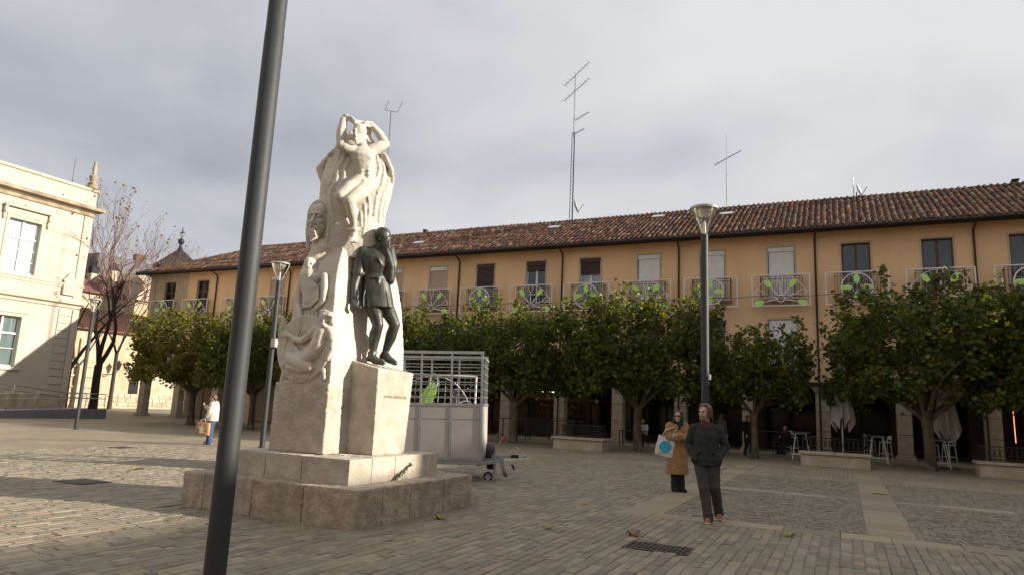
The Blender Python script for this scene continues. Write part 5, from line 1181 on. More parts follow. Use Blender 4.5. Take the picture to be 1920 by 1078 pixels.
for yy, nm in ((ty0, -1), (ty1, 1)):
    for i in range(5):
        for z0, z1 in ((tzb+.05, 1.32), (1.35, tzp-.03)): MB().bbox(cols[i]+.03, cols[i+1]-.03, yy-.012, yy+.012, z0, z1, .003).build('panel', 'trailer_panel', tr)
    for i, c in enumerate(cols):
        MB().bar((c, yy, tzb), (c, yy, tzt), .05 if i in (0, 5) else .04).build('post', 'galv', tr)
    for z, w_ in ((tzb+.02, .06), (1.335, .025), (tzp, .055), (tzt, .06)): MB().bar((tx0, yy-.004*nm, z), (tx1, yy-.004*nm, z), w_, w_).build('rail', 'galv', tr)
    for j in range(6): z = tzp+.16*(j+1); MB().bar((tx0, yy, z), (tx1, yy, z), .018).build('mesh_bar', 'galv', tr)
for xx in (tx0, tx1):
    MB().bbox(xx-.012, xx+.012, ty0+.03, ty1-.03, tzb+.05, tzp-.03, .003).build('end_panel', 'trailer_panel', tr)
    for z in (tzp, tzt-.10): MB().bar((xx, ty0, z), (xx, ty1, z), .045).build('rail', 'galv', tr)
    for j in range(5): z = tzp+.17*(j+1); MB().bar((xx, ty0, z), (xx, ty1, z), .018).build('mesh_bar', 'galv', tr)
    for j in range(1, 4): y = ty0+(ty1-ty0)*j/4; MB().bar((xx, y, tzp), (xx, y, tzt-.1), .024).build('mesh_bar', 'galv', tr)
def wheel(c, ax, rad, wd, parent, name='wheel'):
    """wheel with its axle along ax ('x' or 'y')"""
    rot = Matrix.Rotation(PI/2, 3, 'Y') if ax == 'x' else Matrix.Rotation(PI/2, 3, 'X'); o = None
    for nm, m, prof in (('tyre', 'rubber', [(rad*.62, -wd*.42), (rad*.86, -wd*.5), (rad*.97, -wd*.40), (rad, -wd*.2), (rad*.985, 0), (rad, wd*.2), (rad*.97, wd*.4), (rad*.86, wd*.5), (rad*.62, wd*.42)]), ('rim', 'galv', [(.0, -wd*.2), (rad*.3, -wd*.22), (rad*.55, -wd*.36), (rad*.64, -wd*.4), (rad*.64, wd*.4), (rad*.55, wd*.36), (rad*.3, wd*.22), (0, wd*.2)])):
        mb = MB(); mb.lathe(prof, 28, close=False); mb.v = [tuple(Vector(c)+rot @ Vector(q)) for q in mb.v]
        if o is None: o = mb.build(name, m, parent, smooth='auto')
        else: mb.build(nm, m, o, smooth='auto')
    return o
wheel((-9.3, ty0-.02, .32), 'y', .32, .17, tr); wheel((-9.3, ty1+.02, .32), 'y', .32, .17, tr); MB().tube([(-9.3, ty0, .32), (-9.3, ty1, .32)], .035, 8).build('axle', 'galv', tr)
wheel((tx1+.11, 14.98, .50), 'x', .31, .17, tr, 'spare_wheel'); MB().bar((tx1, 14.98, .5), (tx1+.05, 14.98, .5), .1).build('spare_mount', 'galv', tr)
yc = 14.38
MB().bar((tx0+.8, yc, .40), (-6.78, yc, .44), .10, .09).build('drawbar', 'galv', tr); MB().bar((tx1-.1, ty0+.1, .40), (-6.85, yc-.02, .44), .06, .06).build('drawbar_brace', 'galv', tr)
MB().bar((-7.05, yc, .53), (-6.62, yc, .53), .07, .08).build('coupling_bed', 'galv', tr)
mb = MB(); mb.tube([(-6.64, yc, .53), (-6.38, yc, .54), (-6.28, yc, .55)], [.028, .024, .04], 8); mb.build('coupling', 'galv', tr, smooth='auto'); MB().tube([(-6.36, yc, .56), (-6.42, yc, .68), (-6.50, yc, .74)], .013, 6).build('coupling_lever', 'galv', tr)
mb = MB(); 
for k in range(7): mb.lathe([(.034, 0), (.045, .012), (.034, .024)], 10, (0, 0, .024*k))
mb.v = [(-6.62+q[2], yc+q[0], .535+q[1]) for q in mb.v]; tag(mb.build('bellows', 'rubber', tr), kind='stuff')
MB().bar((-7.0, yc-.05, .56), (-6.86, yc-.05, .86), .035, .02).build('brake_lever', 'galv', tr); MB().bar((-6.86, yc-.05, .86), (-6.81, yc-.05, .96), .045, .035).build('brake_grip', 'handle_red', tr)
MB().tube([(-6.98, yc-.09, .14), (-6.98, yc-.09, .62)], .026, 8).build('jockey_post', 'galv', tr); MB().bar((-6.98, yc-.09, .16), (-7.10, yc-.09, .11), .03).build('jockey_fork', 'galv', tr); wheel((-7.12, yc-.09, .105), 'y', .105, .055, tr, 'jockey_wheel')
cab = []
for k in range(90): t = k/89; cab.append((-6.86+.03*math.cos(k*1.2)+.25*(t if t < .5 else 1-t)*1.2, yc+.03*math.sin(k*1.2), .46-.36*math.sin(PI*min(1, t*1.15))))
MB().tube(cab, .007, 5).build('coiled_cable', 'rubber', tr, smooth=True); MB().tube([(-6.60, yc, .36), (-6.56, yc, .30), (-6.55, yc, .24)], [.02, .028, .015], 8).build('plug', 'rubber', tr)
tr.location = (-7.0, 13.28, -.03); tr.rotation_euler = (0, R(-1.6), R(24))

# ---------------------------------------------------------------- light panels on the balconies
mat('rope_light', (0.80, 0.76, 0.75), (0.70, 0.66, 0.65), scale=30, rough=.6)
mat('rope_fine', (0.55, 0.50, 0.47), (0.42, 0.38, 0.36), scale=30, rough=.7)
mat('leaf_net', (0.52, 0.86, 0.17), (0.42, 0.76, 0.12), scale=40, rough=.6)
mat('bulb', (0.85, 0.83, 0.80), (0.78, 0.76, 0.72), scale=10, rough=.3)
def ell_pts(cx, cz, a, b, rot=0, n=16, a0=0, a1=2*PI): return [(cx+a*math.cos(t)*math.cos(rot)-b*math.sin(t)*math.sin(rot), 0, cz+a*math.cos(t)*math.sin(rot)+b*math.sin(t)*math.cos(rot)) for t in [a0+(a1-a0)*k/n for k in range(n+1)]]
def leaf(parent, cx, cz, a, b, rot, green=True):
    if green:
        o2 = [(q[0], q[2]) for q in ell_pts(cx, cz, a, b, rot, 14)][:-1]; o = MB().prism(o2, 'y', -.012, .012).build('leaf', 'leaf_net', parent, world=False); MB().tube(ell_pts(cx, cz, a, b, rot, 14), .014, 5).build('leaf_edge', 'leaf_net', o, world=False)
        MB().tube([(cx-a*.95*math.cos(rot), -.015, cz-a*.95*math.sin(rot)), (cx+a*.95*math.cos(rot), -.015, cz+a*.95*math.sin(rot))], .008, 4).build('leaf_rib', 'rope_light', o, world=False)
    else:
        mb = MB(); mb.tube(ell_pts(cx, cz, a, b, rot, 14), .02, 5); mb.build('leaf_outline', 'rope_light', parent, world=False)
def panel_frame(root, w_, h_, seed):
    rnd = random.Random(seed); hw = w_/2
    for a, b in (((-hw, 0, 0), (hw, 0, 0)), ((-hw, 0, h_), (hw, 0, h_)), ((-hw, 0, 0), (-hw, 0, h_)), ((hw, 0, 0), (hw, 0, h_))): MB().tube([a, b], .032, 6).build('frame_bar', 'rope_light', root, world=False)
    mb = MB()
    for i in range(1, 14): x = -hw+w_*i/14+rnd.uniform(-.03, .03); mb.tube([(x, .01, h_), (x+rnd.uniform(-.01, .01), .01, h_*rnd.uniform(0, .35))], .007, 4, cap=False)
    tag(mb.build('light_strands', 'rope_fine', root, world=False), kind='stuff')
    mb = MB()
    for _ in range(110): x, z = rnd.uniform(-hw, hw), rnd.uniform(0, h_); r_ = rnd.uniform(.008, .016); mb.add([(x-r_, -.01, z), (x, -.01-r_, z), (x+r_, -.01, z), (x, -.01+r_, z), (x, -.01, z+r_), (x, -.01, z-r_)], [(0, 1, 4), (1, 2, 4), (2, 3, 4), (3, 0, 4), (1, 0, 5), (2, 1, 5), (3, 2, 5), (0, 3, 5)])
    tag(mb.build('bulbs', 'bulb', root, world=False), kind='stuff')
PW, PH = 2.70, 1.56
def circle_panel():
    t = thing('light_panel', '', 'light panel'); panel_frame(t, PW, PH, 1); cz = PH*.52; r_ = .68
    MB().tube(ell_pts(0, cz, r_, r_, 0, 36), .034, 6).build('ring', 'rope_light', t, world=False, smooth=True); rnd = random.Random(5); mb = MB()
    for k in range(4): leaf(t, .43*math.cos(PI/2*k), cz+.42*math.sin(PI/2*k), .225, .125, PI/2*k)
    for _ in range(260):
        a, q = rnd.uniform(0, 2*PI), r_*math.sqrt(rnd.random())*.97; x, z = q*math.cos(a), cz+q*math.sin(a); s_ = rnd.uniform(.010, .022); mb.add([(x-s_, -.02, z), (x, -.02-s_, z), (x+s_, -.02, z), (x, -.02+s_, z), (x, -.02, z+s_), (x, -.02, z-s_)], [(0, 1, 4), (1, 2, 4), (2, 3, 4), (3, 0, 4), (1, 0, 5), (2, 1, 5), (3, 2, 5), (0, 3, 5)])
    tag(mb.build('ring_bulbs', 'bulb', t, world=False), kind='stuff'); mb = MB()
    for k in range(9): x = -r_*.9+1.8*r_*k/8; h_ = math.sqrt(max(0, r_*r_-x*x)); mb.tube([(x, .01, cz-h_), (x, .01, cz+h_)], .005, 4, cap=False)
    tag(mb.build('ring_net', 'rope_fine', t, world=False), kind='stuff'); return t
def fan_panel():
    t = thing('light_panel', '', 'light panel'); panel_frame(t, PW, PH, 2); cz = .36
    MB().tube(ell_pts(0, cz, .17, .17, 0, 20), .028, 6).build('hub_ring', 'rope_light', t, world=False, smooth=True); MB().tube(ell_pts(0, cz-.05, 1.22, 1.22, 0, 28, 0, PI), .016, 5).build('arc', 'rope_light', t, world=False, smooth=True)
    for ang, q, g_ in ((53, .95, 1), (127, .95, 1), (90, 1.0, 0), (17, 1.05, 0), (163, 1.05, 0), (-11, 1.03, 1), (191, 1.03, 1)):
        a = R(ang); c = (q*math.cos(a), cz+q*math.sin(a)); leaf(t, *c, .235, .125, a, g_)
        for o_ in (-.03, .03): MB().tube([(.17*math.cos(a)-o_*math.sin(a), 0, cz+.17*math.sin(a)+o_*math.cos(a)), ((q-.2)*math.cos(a), 0, cz+(q-.2)*math.sin(a))], .017, 5).build('stem', 'rope_light', t, world=False)
    return t
cp, fp_ = circle_panel(), fan_panel(); first = {0: True, 1: True}
PL = {-2: 'round light panel by the drainpipe above the bench near the orange strip light', -1: 'leaf-fan light panel under dark blue panes above the dark spreading tree', 0: 'round light panel under brown-framed panes, wholly clear of leaves',
      1: 'leaf-fan light panel below a closed white shutter, wholly clear of leaves', 2: 'round light panel crossed by the lamp post behind the walking man', 3: 'leaf-fan light panel under a white shutter, its foot in the broad tree top',
      4: 'round light panel under a curtained window with dark shutter a third down', 5: 'leaf-fan light panel under white casements with a rolled-up dark shutter', 6: 'round light panel under a dark brown shutter lowered halfway over curtains',
      7: 'leaf-fan light panel below a closed beige shutter beside a drainpipe', 8: 'round light panel partly hidden by the bronze statue', 9: 'leaf-fan light panel hidden behind the bronze statue and monument', 10: 'round light panel hidden behind the carved monument',
      11: 'leaf-fan light panel beside the lamp post with a grey box', 12: 'round light panel mostly hidden by the big dark pole', 13: 'leaf-fan light panel on the ochre bay next to the stone bay', 14: 'round light panel on the stone-faced corner bay'}
for k, x in BAYS:
    if k < -2: continue
    fan = k % 2 != 0; proto = fp_ if fan else cp; o = proto if first[fan] else copy_tree(proto); first[fan] = False
    o.location = (x-.02, YF-.60, 7.17); tag(o, PL[k], 'light panel', 'light panels hung along the balconies')
# spare panel lying in the trailer cage
sp = copy_tree(fp_); sp.location = (-8.25, 13.15, 1.12); sp.rotation_euler = (0, 0, R(24)); sp.scale = (.70, .7, .72); tag(sp, 'dismantled light panel with one green leaf standing inside the trailer cage', 'light panel'); del sp['group']
for c in list(sp.children):
    if c.name.split('.')[0] in ('leaf', 'stem'):
        for g_ in list(c.children): bpy.data.objects.remove(g_)
        bpy.data.objects.remove(c)
leaf(sp, -.15, .92, .42, .19, 1.15)
mb = MB(); pts = []
for i in range(161): t = i/160; x = XL+.5+(6-XL)*t; bay = (x % 3.43)/3.43; pts.append((x, YF-.64, 7.72-.10*math.sin(PI*bay)))
tag(mb.tube(pts, .011, 4).build('festoon_cable', 'rubber', None), 'thin black power cable sagging from light panel to light panel along the facade', 'cable')

# ---------------------------------------------------------------- antennas on the ridge
mat('antenna', (0.07, 0.07, 0.073), (0.05, 0.05, 0.052), scale=10, rough=.5, metal=.4)
mat('dish_grey', (0.42, 0.41, 0.40), (0.34, 0.33, 0.32), scale=5, rough=.5)
def yagi(t, p, dirv, ln, el, n):
    d = Vector(dirv).normalized(); s_ = V(0, 0, 1).cross(d).normalized(); a, b = p-d*ln*.45, p+d*ln*.55
    mb = MB(); mb.tube([a, b], .022, 5); o = mb.build('boom', 'antenna', t); mb = MB()
    for i in range(n): q = a.lerp(b, i/(n-1)); mb.tube([q-s_*el*(.6+.4*(1-i/n)), q+s_*el*(.6+.4*(1-i/n))], .009, 4)
    tag(mb.build('elements', 'antenna', o), kind='stuff')
def dish(t, p, rad, dirv):
    d = Vector(dirv).normalized(); q = d.to_track_quat('Z', 'Y').to_matrix(); mb = MB(); prof = [(.01, -.12*rad), (rad*.5, -.06*rad), (rad*.85, .08*rad), (rad, .16*rad), (rad, .19*rad), (rad*.84, .11*rad), (rad*.5, -.03*rad), (.01, -.09*rad)]
    mb.lathe(prof, 20, close=False); mb.v = [tuple(p+q @ Vector(v)) for v in mb.v]; mb.build('dish', 'dish_grey', t, smooth='auto'); MB().tube([p-q @ V(0, rad, 0)*.9, p+d*rad*1.1], .02, 5).build('feed_arm', 'antenna', t)
A1 = on_y(1071, 418, YR); top = on_y(1072, 142, YR).z
m1 = thing('lattice_mast', 'tall lattice aerial mast with crossed antennas on the tiled roof', 'antenna', (A1.x, YR, ZR))
mb = MB(); hL = ZR+(top-ZR)*.60
for dx, dy in ((-.12, -.08), (.12, -.08), (0, .13)): MB().tube([(A1.x+dx, YR+dy, ZR-.3), (A1.x+dx*.8, YR+dy*.8, hL)], .022, 5).build('mast_leg', 'antenna', m1)
z = ZR; k = 0; lg_ = [(-.12, -.08), (.12, -.08), (0, .13)]
while z < hL-.3:
    for i in range(3): a, b = lg_[i], lg_[(i+1) % 3]; mb.tube([(A1.x+a[0], YR+a[1], z), (A1.x+b[0], YR+b[1], z+.3)], .008, 4)
    z += .3
tag(mb.build('lacing', 'antenna', m1), kind='stuff'); MB().tube([(A1.x, YR, hL-.4), (A1.x, YR, top)], .03, 6).build('mast_tube', 'antenna', m1)
yagi(m1, V(A1.x, YR, top-.05), (.80, -.40, .30), 2.6, .32, 9); yagi(m1, V(A1.x, YR, ZR+(top-ZR)*.885), (.80, -.40, .28), 2.6, .30, 9); yagi(m1, V(A1.x+.5, YR, ZR+(top-ZR)*.70), (.9, -.3, .22), 1.2, .22, 8); yagi(m1, V(A1.x+.35, YR, ZR+(top-ZR)*.60), (.9, -.3, .16), .9, .2, 7)
dish(m1, V(A1.x+.35, YR-.2, ZR+1.0), .52, (.93, .22, .3))
A2 = on_y(1363, 392, YR); t2 = on_y(1362, 298, YR).z; m2 = thing('roof_aerial', 'thin aerial with a single slanting crossbar on the ridge behind the lamp head', 'antenna', (A2.x, YR, ZR)); MB().tube([(A2.x, YR, ZR-.2), (A2.x, YR, t2)], .026, 6).build('mast_tube', 'antenna', m2); MB().tube([(A2.x, YR, t2), (A2.x, YR, t2+1.6)], .008, 5).build('whip', 'antenna', m2); yagi(m2, V(A2.x, YR, t2), (.85, -.4, .22), 1.9, .2, 8)
A3 = on_y(717, 420, YR); t3 = on_y(717, 213, YR).z; m3_ = thing('roof_aerial', 'tall aerial with two upturned prongs seen beside the top of the monument', 'antenna', (A3.x, YR, ZR)); MB().tube([(A3.x, YR, ZR-.2), (A3.x, YR, t3)], .035, 6).build('mast_tube', 'antenna', m3_)
MB().tube([(A3.x-.62, YR, t3+.25), (A3.x+.62, YR, t3-.15)], .02, 5).build('crossbar', 'antenna', m3_); MB().tube([(A3.x-.62, YR, t3+.25), (A3.x-.15, YR-.2, t3+.85)], .018, 5).build('prong', 'antenna', m3_); MB().tube([(A3.x+.60, YR, t3-.15), (A3.x+1.2, YR-.2, t3+.55)], .018, 5).build('prong', 'antenna', m3_)
A4 = on_y(1605, 372, YR); m4 = thing('satellite_dish', 'small satellite dish with a white whip aerial on the roof ridge', 'satellite dish', (A4.x, YR, ZR)); t4 = on_y(1603, 333, YR).z; MB().tube([(A4.x-.1, YR, ZR-.2), (A4.x-.12, YR, t4)], .028, 6).build('whip', 'bulb', m4); MB().tube([(A4.x, YR, ZR-.2), (A4.x+.05, YR, ZR+.4)], .03, 6).build('mount', 'antenna', m4); dish(m4, V(A4.x+.15, YR, ZR+.48), .42, (.93, -.2, .3))

# ---------------------------------------------------------------- terrace in front of the arcade
mat('planter_stone', (0.42, 0.35, 0.26), (0.31, 0.255, 0.19), scale=3, rough=.9, bump=.4, bscale=25, c3=(0.22, 0.18, 0.13), c3scale=1.5, c3amt=.4)
mat('white_metal', (0.62, 0.61, 0.60), (0.54, 0.53, 0.52), scale=6, rough=.45)
mat('parasol_cloth', (0.58, 0.55, 0.53), (0.46, 0.43, 0.42), scale=6, rough=.9, stretch=(2, 2, .3))
mat('table_top', (0.10, 0.09, 0.085), (0.07, 0.063, 0.06), scale=6, rough=.5)
mat('dark_wood', (0.045, 0.032, 0.025), (0.028, 0.02, 0.016), scale=6, rough=.6)
def planter(p, w_, label):
    t = thing('stone_bench', label, 'bench', p, 0, 'stone benches with iron railings'); d = .95
    MB().bbox(-w_/2, w_/2, 0, d, -.02, .40, .02).build('base', 'planter_stone', t, world=False)
    n = 2
    for i in range(n): a = -w_/2-.07+(w_+.14)*i/n; MB().bbox(a+.004, a+(w_+.14)/n-.004, -.07, d+.07, .402, .50, .02).build('cap_slab', 'planter_stone', t, world=False)
    yy = .50
    for z in (.58, 1.0): MB().bar((-w_/2+.05, yy, z), (w_/2-.05, yy, z), .04, .03).build('rail', 'rail_iron', t, world=False)
    mb = MB(); k = int(w_/.16)
    for i in range(k+1):
        x = -w_/2+.05+(w_-.1)*i/k; mb.tube([(x, yy, .5), (x, yy, 1.0)], .012, 5)
        if i < k: mb.tube([(x+.08+.055*math.cos(a), yy, .79+.13*math.sin(a)) for a in [2*PI*q/10 for q in range(11)]], .010, 4)
    tag(mb.build('balusters', 'rail_iron', t, world=False), kind='stuff')
b1 = on_ground(1082, 843); planter(V(b1.x, b1.y, 0), 2.15, 'stone bench with dark iron railing near the seated cafe guest')
b2 = on_ground(1566, 876); planter(V(b2.x, b2.y, 0), 2.25, 'stone bench with iron railing between two white high tables')
b3 = on_ground(1838, 893); planter(V(b3.x+1.15, b3.y, 0), 2.3, 'stone bench with iron railing near the glowing orange strip light')
def high_table():
    t = thing('high_table', '', 'table', (0, 0, 0), 0, 'white high tables on the terrace'); a = .34; b = .19
    for sx_ in (-1, 1):
        for sy_ in (-1, 1): MB().bar((sx_*a, sy_*.26, 0), (sx_*b, sy_*.22, 1.06), .035).build('leg', 'white_metal', t, world=False)
    for sy_ in (-1, 1): MB().bar((-a*.93, sy_*.25, .22), (a*.93, sy_*.25, .22), .03).build('foot_rail', 'white_metal', t, world=False)
    MB().bar((-b-.02, -.22, 1.06), (b+.02, -.22, 1.06), .035).build('top_rail', 'white_metal', t, world=False); MB().bar((-b-.02, .22, 1.06), (b+.02, .22, 1.06), .035).build('top_rail', 'white_metal', t, world=False)
    MB().bbox(-.36, .36, -.34, .34, 1.08, 1.12, .01).build('table_top', 'table_top', t, world=False); return t
def bar_stool():
    t = thing('bar_stool', '', 'stool', (0, 0, 0), 0, 'white bar stools on the terrace')
    for sx_ in (-1, 1):
        for sy_ in (-1, 1): MB().tube([(sx_*.21, sy_*.21, 0), (sx_*.16, sy_*.16, .76)], .017, 6).build('leg', 'white_metal', t, world=False)
    for z, q in ((.28, .19),):
        for a, b in (((-q, -q), (q, -q)), ((q, -q), (q, q)), ((q, q), (-q, q)), ((-q, q), (-q, -q))): MB().tube([(*a, z), (*b, z)], .012, 5).build('foot_rail', 'white_metal', t, world=False)
    MB().bbox(-.19, .19, -.19, .19, .76, .80, .015).build('seat', 'white_metal', t, world=False)
    MB().tube([(-.18, .17, .78), (-.19, .20, 1.0), (-.12, .22, 1.06), (.12, .22, 1.06), (.19, .20, 1.0), (.18, .17, .78)], .016, 6).build('back_loop', 'white_metal', t, world=False); MB().bbox(-.15, .15, .195, .215, .90, 1.04, .008).build('backrest', 'white_metal', t, world=False); return t
HT, BS = high_table(), bar_stool(); fs_ = {'t': 1, 's': 1}
def put(proto, key, p, rz, label):
    o = proto if fs_[key] else copy_tree(proto); fs_[key] = 0; o.location = p; o.rotation_euler = (0, 0, rz); o['label'] = label
for px, py, lab in ((1502, 862, 'white high table at the end of the stone bench under the first folded parasol'), (1648, 869, 'white high table between the stone bench and a dark trunk'), (1764, 879, 'white high table below the hanging parasol beside the leaning trunk')):
    p = on_ground(px, py); put(HT, 't', V(p.x, p.y+.3, 0), .05, lab)
for px, py, rz, lab in ((1486, 850, .6, 'white bar stool behind the high table by the drainpipe pillar'), (1528, 845, -.4, 'white bar stool tucked behind the railing of the stone bench'), (1632, 855, 1.2, 'white bar stool at the right-hand end of the stone bench'), (1661, 862, -1.2, 'white bar stool facing the table beside the pillar foot'), (1749, 868, .9, 'white bar stool close to the leaning plane trunk'), (1781, 868, -.9, 'white bar stool under the second folded parasol'), (1885, 862, .2, 'white bar stool behind the bench near the orange strip light')):
    p = on_ground(px, py); put(BS, 's', V(p.x, p.y, 0), rz, lab)
def parasol(p, label, h_=3.55, seed=1):
    t = thing('closed_parasol', label, 'parasol', p, 0, 'folded white parasols'); rnd = random.Random(seed)
    MB().tube([(0, 0, .05), (0, 0, h_-.05)], .032, 10).build('pole', 'white_metal', t, world=False, smooth='auto'); MB().bbox(-.32, .32, -.32, .32, 0, .06, .015).build('base', 'table_top', t, world=False)
    n = 48; rows = []; vs = []; fs = []
    for j in range(15):
        u = j/14; z = h_-u*2.15
        for i in range(n):
            a = 2*PI*i/n; ff = math.cos(8*a); r_ = .05+.31*u**.55*(1+.34*ff*(.3+u)) + .025*math.sin(3*a+seed); dz = -.34*u**6*(1-ff)*.6-.12*u**8*math.sin(2*a+seed)
            vs.append((r_*math.cos(a), r_*math.sin(a), z-dz*(-1)))
    for j in range(14):
        for i in range(n): fs.append((j*n+i, j*n+(i+1) % n, (j+1)*n+(i+1) % n, (j+1)*n+i))
    fs.append(tuple(range(n-1, -1, -1))); mb = MB(); mb.add(vs, fs); mb.build('canopy', 'parasol_cloth', t, world=False, smooth=True); MB().lathe([(.05, h_-.02), (.06, h_+.05), (.02, h_+.12)], 10).build('finial', 'white_metal', t, world=False)
p = on_y(1580, 820, 31.6); parasol(V(p.x, 31.6, 0), 'folded white parasol standing behind the stone bench', 3.85, 1)
p = on_y(1778, 820, 32.0); parasol(V(p.x, 32.0, 0), 'folded pale parasol half hidden by the dark plane leaves', 3.55, 4)
# black cafe tables and chairs of the bar, in the deep shade
def cafe_table(p, label, w_=1.5, d=.6, h_=1.05):
    t = thing('cafe_table', label, 'table', p, 0, 'black cafe tables before the bar')
    MB().bbox(-w_/2, w_/2, -d/2, d/2, h_-.04, h_, .008).build('table_top', 'dark_wood', t, world=False)
    for a in (-1, 1):
        for b in (-1, 1): MB().bar((a*(w_/2-.05), b*(d/2-.05), 0), (a*(w_/2-.05), b*(d/2-.05), h_-.04), .04).build('leg', 'rail_iron', t, world=False)
        MB().bar((a*(w_/2-.05), -d/2+.05, .2), (a*(w_/2-.05), d/2-.05, .2), .03).build('foot_rail', 'rail_iron', t, world=False)
def cafe_chair(p, rz, label):
    t = thing('cafe_chair', label, 'chair', p, rz, 'black cafe chairs before the bar')
    for a in (-1, 1): MB().tube([(a*.2, -.2, 0), (a*.19, -.18, .45)], .014, 5).build('leg', 'rail_iron', t, world=False); MB().tube([(a*.2, .22, 0), (a*.19, .18, .45), (a*.19, .24, .88)], .014, 5).build('leg', 'rail_iron', t, world=False)
    MB().bbox(-.21, .21, -.21, .2, .45, .48, .01).build('seat', 'dark_wood', t, world=False)
    for z in (.62, .74, .86): MB().bbox(-.19, .19, .205+.06*(z-.45), .225+.06*(z-.45), z-.035, z+.035, .006).build('back_slat', 'dark_wood', t, world=False)
for x, y, w_, lab in ((-15.9, 33.6, 1.7, 'black high table left of the plane trunk near the trailer'), (-13.0, 33.9, 1.9, 'long black high table in front of the lit bottle shelves'), (-9.35, 33.0, 1.1, 'black table where the woman in white sits'), (-5.6, 33.4, 1.2, 'black table behind the woman in the tan coat'), (-3.3, 34.0, 1.6, 'black high table in the shade behind the smallest tree')): cafe_table(V(x, y, gz(x)), lab, w_, .65, 1.05 if w_ > 1.3 else .76)
for x, y, rz, lab in ((-12.6, 33.1, 3.0, 'black chair before the long high table by the lit bar'), (-11.2, 33.2, .4, 'black chair beside the pillar with the drainpipe'), (-7.0, 33.3, 1.6, 'black chair right of the thick plane trunk'), (-5.0, 32.4, 2.7, 'black chair between the two people in coats'), (-1.9, 33.0, -1.4, 'black chair next to the folded parasol'), (-2.6, 32.4, .9, 'black chair behind the white high table')): cafe_chair(V(x, y, gz(x)), rz, lab)
# lit bar in the arcade: shelves, bottles, strip lamps
mat('shelf_wood', (0.14, 0.07, 0.03), (0.09, 0.045, 0.02), scale=6, rough=.5)
mat('bottle', (0.10, 0.06, 0.025), (0.04, 0.05, 0.03), scale=3, rough=.12, pal=[(0.22, 0.10, 0.03), (0.05, 0.09, 0.04), (0.30, 0.22, 0.12), (0.10, 0.03, 0.015), (0.35, 0.32, 0.28), (0.20, 0.06, 0.03)])
mat('strip_lamp', (1, .95, .85), (1, .95, .85), rough=.5, emit=(1, .86, .62, 6))
mat('strip_orange', (1, .5, .2), (1, .5, .2), rough=.5, emit=(1, .36, .13, 1.3))
bx_ = BAYS[8][1]; yb_ = YF+4.25; sh = thing('bottle_shelf', 'lit bar shelves crowded with bottles in the arcade', 'shelf', (bx_, yb_, gz(bx_)))
MB().box(bx_-1.5, bx_+1.5, yb_+.12, yb_+.15, .9, 2.75).build('back_panel', 'shelf_wood', sh)
for z in (1.0, 1.4, 1.8, 2.2): MB().bbox(bx_-1.5, bx_+1.5, yb_-.15, yb_+.118, z-.03, z, .005).build('shelf_board', 'shelf_wood', sh)
rnd = random.Random(2); mb = MB()
for z in (1.0, 1.4, 1.8, 2.2):
    x = bx_-1.42
    while x < bx_+1.42: h_ = rnd.uniform(.22, .32); r_ = rnd.uniform(.03, .045); mb.lathe([(r_, 0), (r_, h_*.6), (r_*.35, h_*.75), (r_*.35, h_)], 8, (x, yb_-.02+rnd.uniform(-.06, .06), z)); x += rnd.uniform(.08, .16)
tag(mb.build('bottles', 'bottle', sh), kind='stuff')
MB().bbox(bx_-1.7, bx_+1.7, yb_-1.5, yb_-1.0, gz(bx_), 1.08, .02).build('counter', 'dark_wood', sh)
for i in range(4):
    x = bx_-1.05+.7*i; MB().box(x-.16, x+.16, yb_-.35, yb_-.28, 2.66, 2.70).build('strip_lamp', 'strip_lamp', sh)
ps = on_y(1901, 800, YF+1.6); st = thing('strip_light', 'glowing orange vertical strip light in the dark arcade', 'light', (ps.x, ps.y, 0)); a, b = on_y(1899, 765, YF+1.6), on_y(1905, 830, YF+1.6)
MB().bar(a, b, .024, .024).build('tube', 'strip_orange', st); MB().bar(a+V(.02, .03, .05), b+V(.02, .03, -.75), .06, .03).build('bracket', 'dark_iron', st); 
# ---------------------------------------------------------------- people
mat('skin', (0.48, 0.29, 0.205), (0.42, 0.25, 0.175), scale=20, rough=.5)
mat('eye_dark', (0.02, 0.016, 0.014), rough=.3)
def cloth(n, c, sc=14, b=.35): return mat(n, c, tuple(v*.72 for v in c), scale=sc, rough=.9, bump=b, bscale=26, bdist=.02)
cloth('jacket_dark', (0.022, 0.026, 0.023)); cloth('jumper_wine', (0.075, 0.028, 0.024)); cloth('trouser_grey', (0.050, 0.043, 0.040)); cloth('coat_tan', (0.34, 0.185, 0.075)); cloth('black_cloth', (0.012, 0.012, 0.013))
cloth('puffer_white', (0.66, 0.60, 0.52)); cloth('jeans', (0.045, 0.085, 0.16)); cloth('coat_grey', (0.075, 0.075, 0.08)); cloth('white_cloth', (0.60, 0.58, 0.56)); cloth('canvas', (0.66, 0.64, 0.60)); cloth('paper_tan', (0.40, 0.235, 0.13))
mat('shoe_orange', (0.36, 0.115, 0.040), (0.26, 0.08, 0.03), scale=20, rough=.6); mat('sole_white', (0.62, 0.59, 0.55), rough=.6); mat('logo_blue', (0.03, 0.36, 0.52), (0.03, 0.32, 0.48), rough=.6)
mat('hair_brown', (0.115, 0.066, 0.038), (0.055, 0.034, 0.022), scale=30, rough=.5, stretch=(1, 1, .2)); mat('hair_black', (0.018, 0.014, 0.012), (0.010, 0.008, 0.008), scale=30, rough=.45); mat('beard_grey', (0.22, 0.19, 0.165), (0.12, 0.10, 0.09), scale=50, rough=.8); mat('hair_red', (0.20, 0.085, 0.04), (0.10, 0.045, 0.024), scale=30, rough=.5)
def hframe(c, yaw, tilt=0):
    m = Matrix.Rotation(yaw, 3, 'Z') @ Matrix.Rotation(tilt, 3, 'X'); c = Vector(c); return (lambda x, y, z: c + m @ V(x, y, z)), m
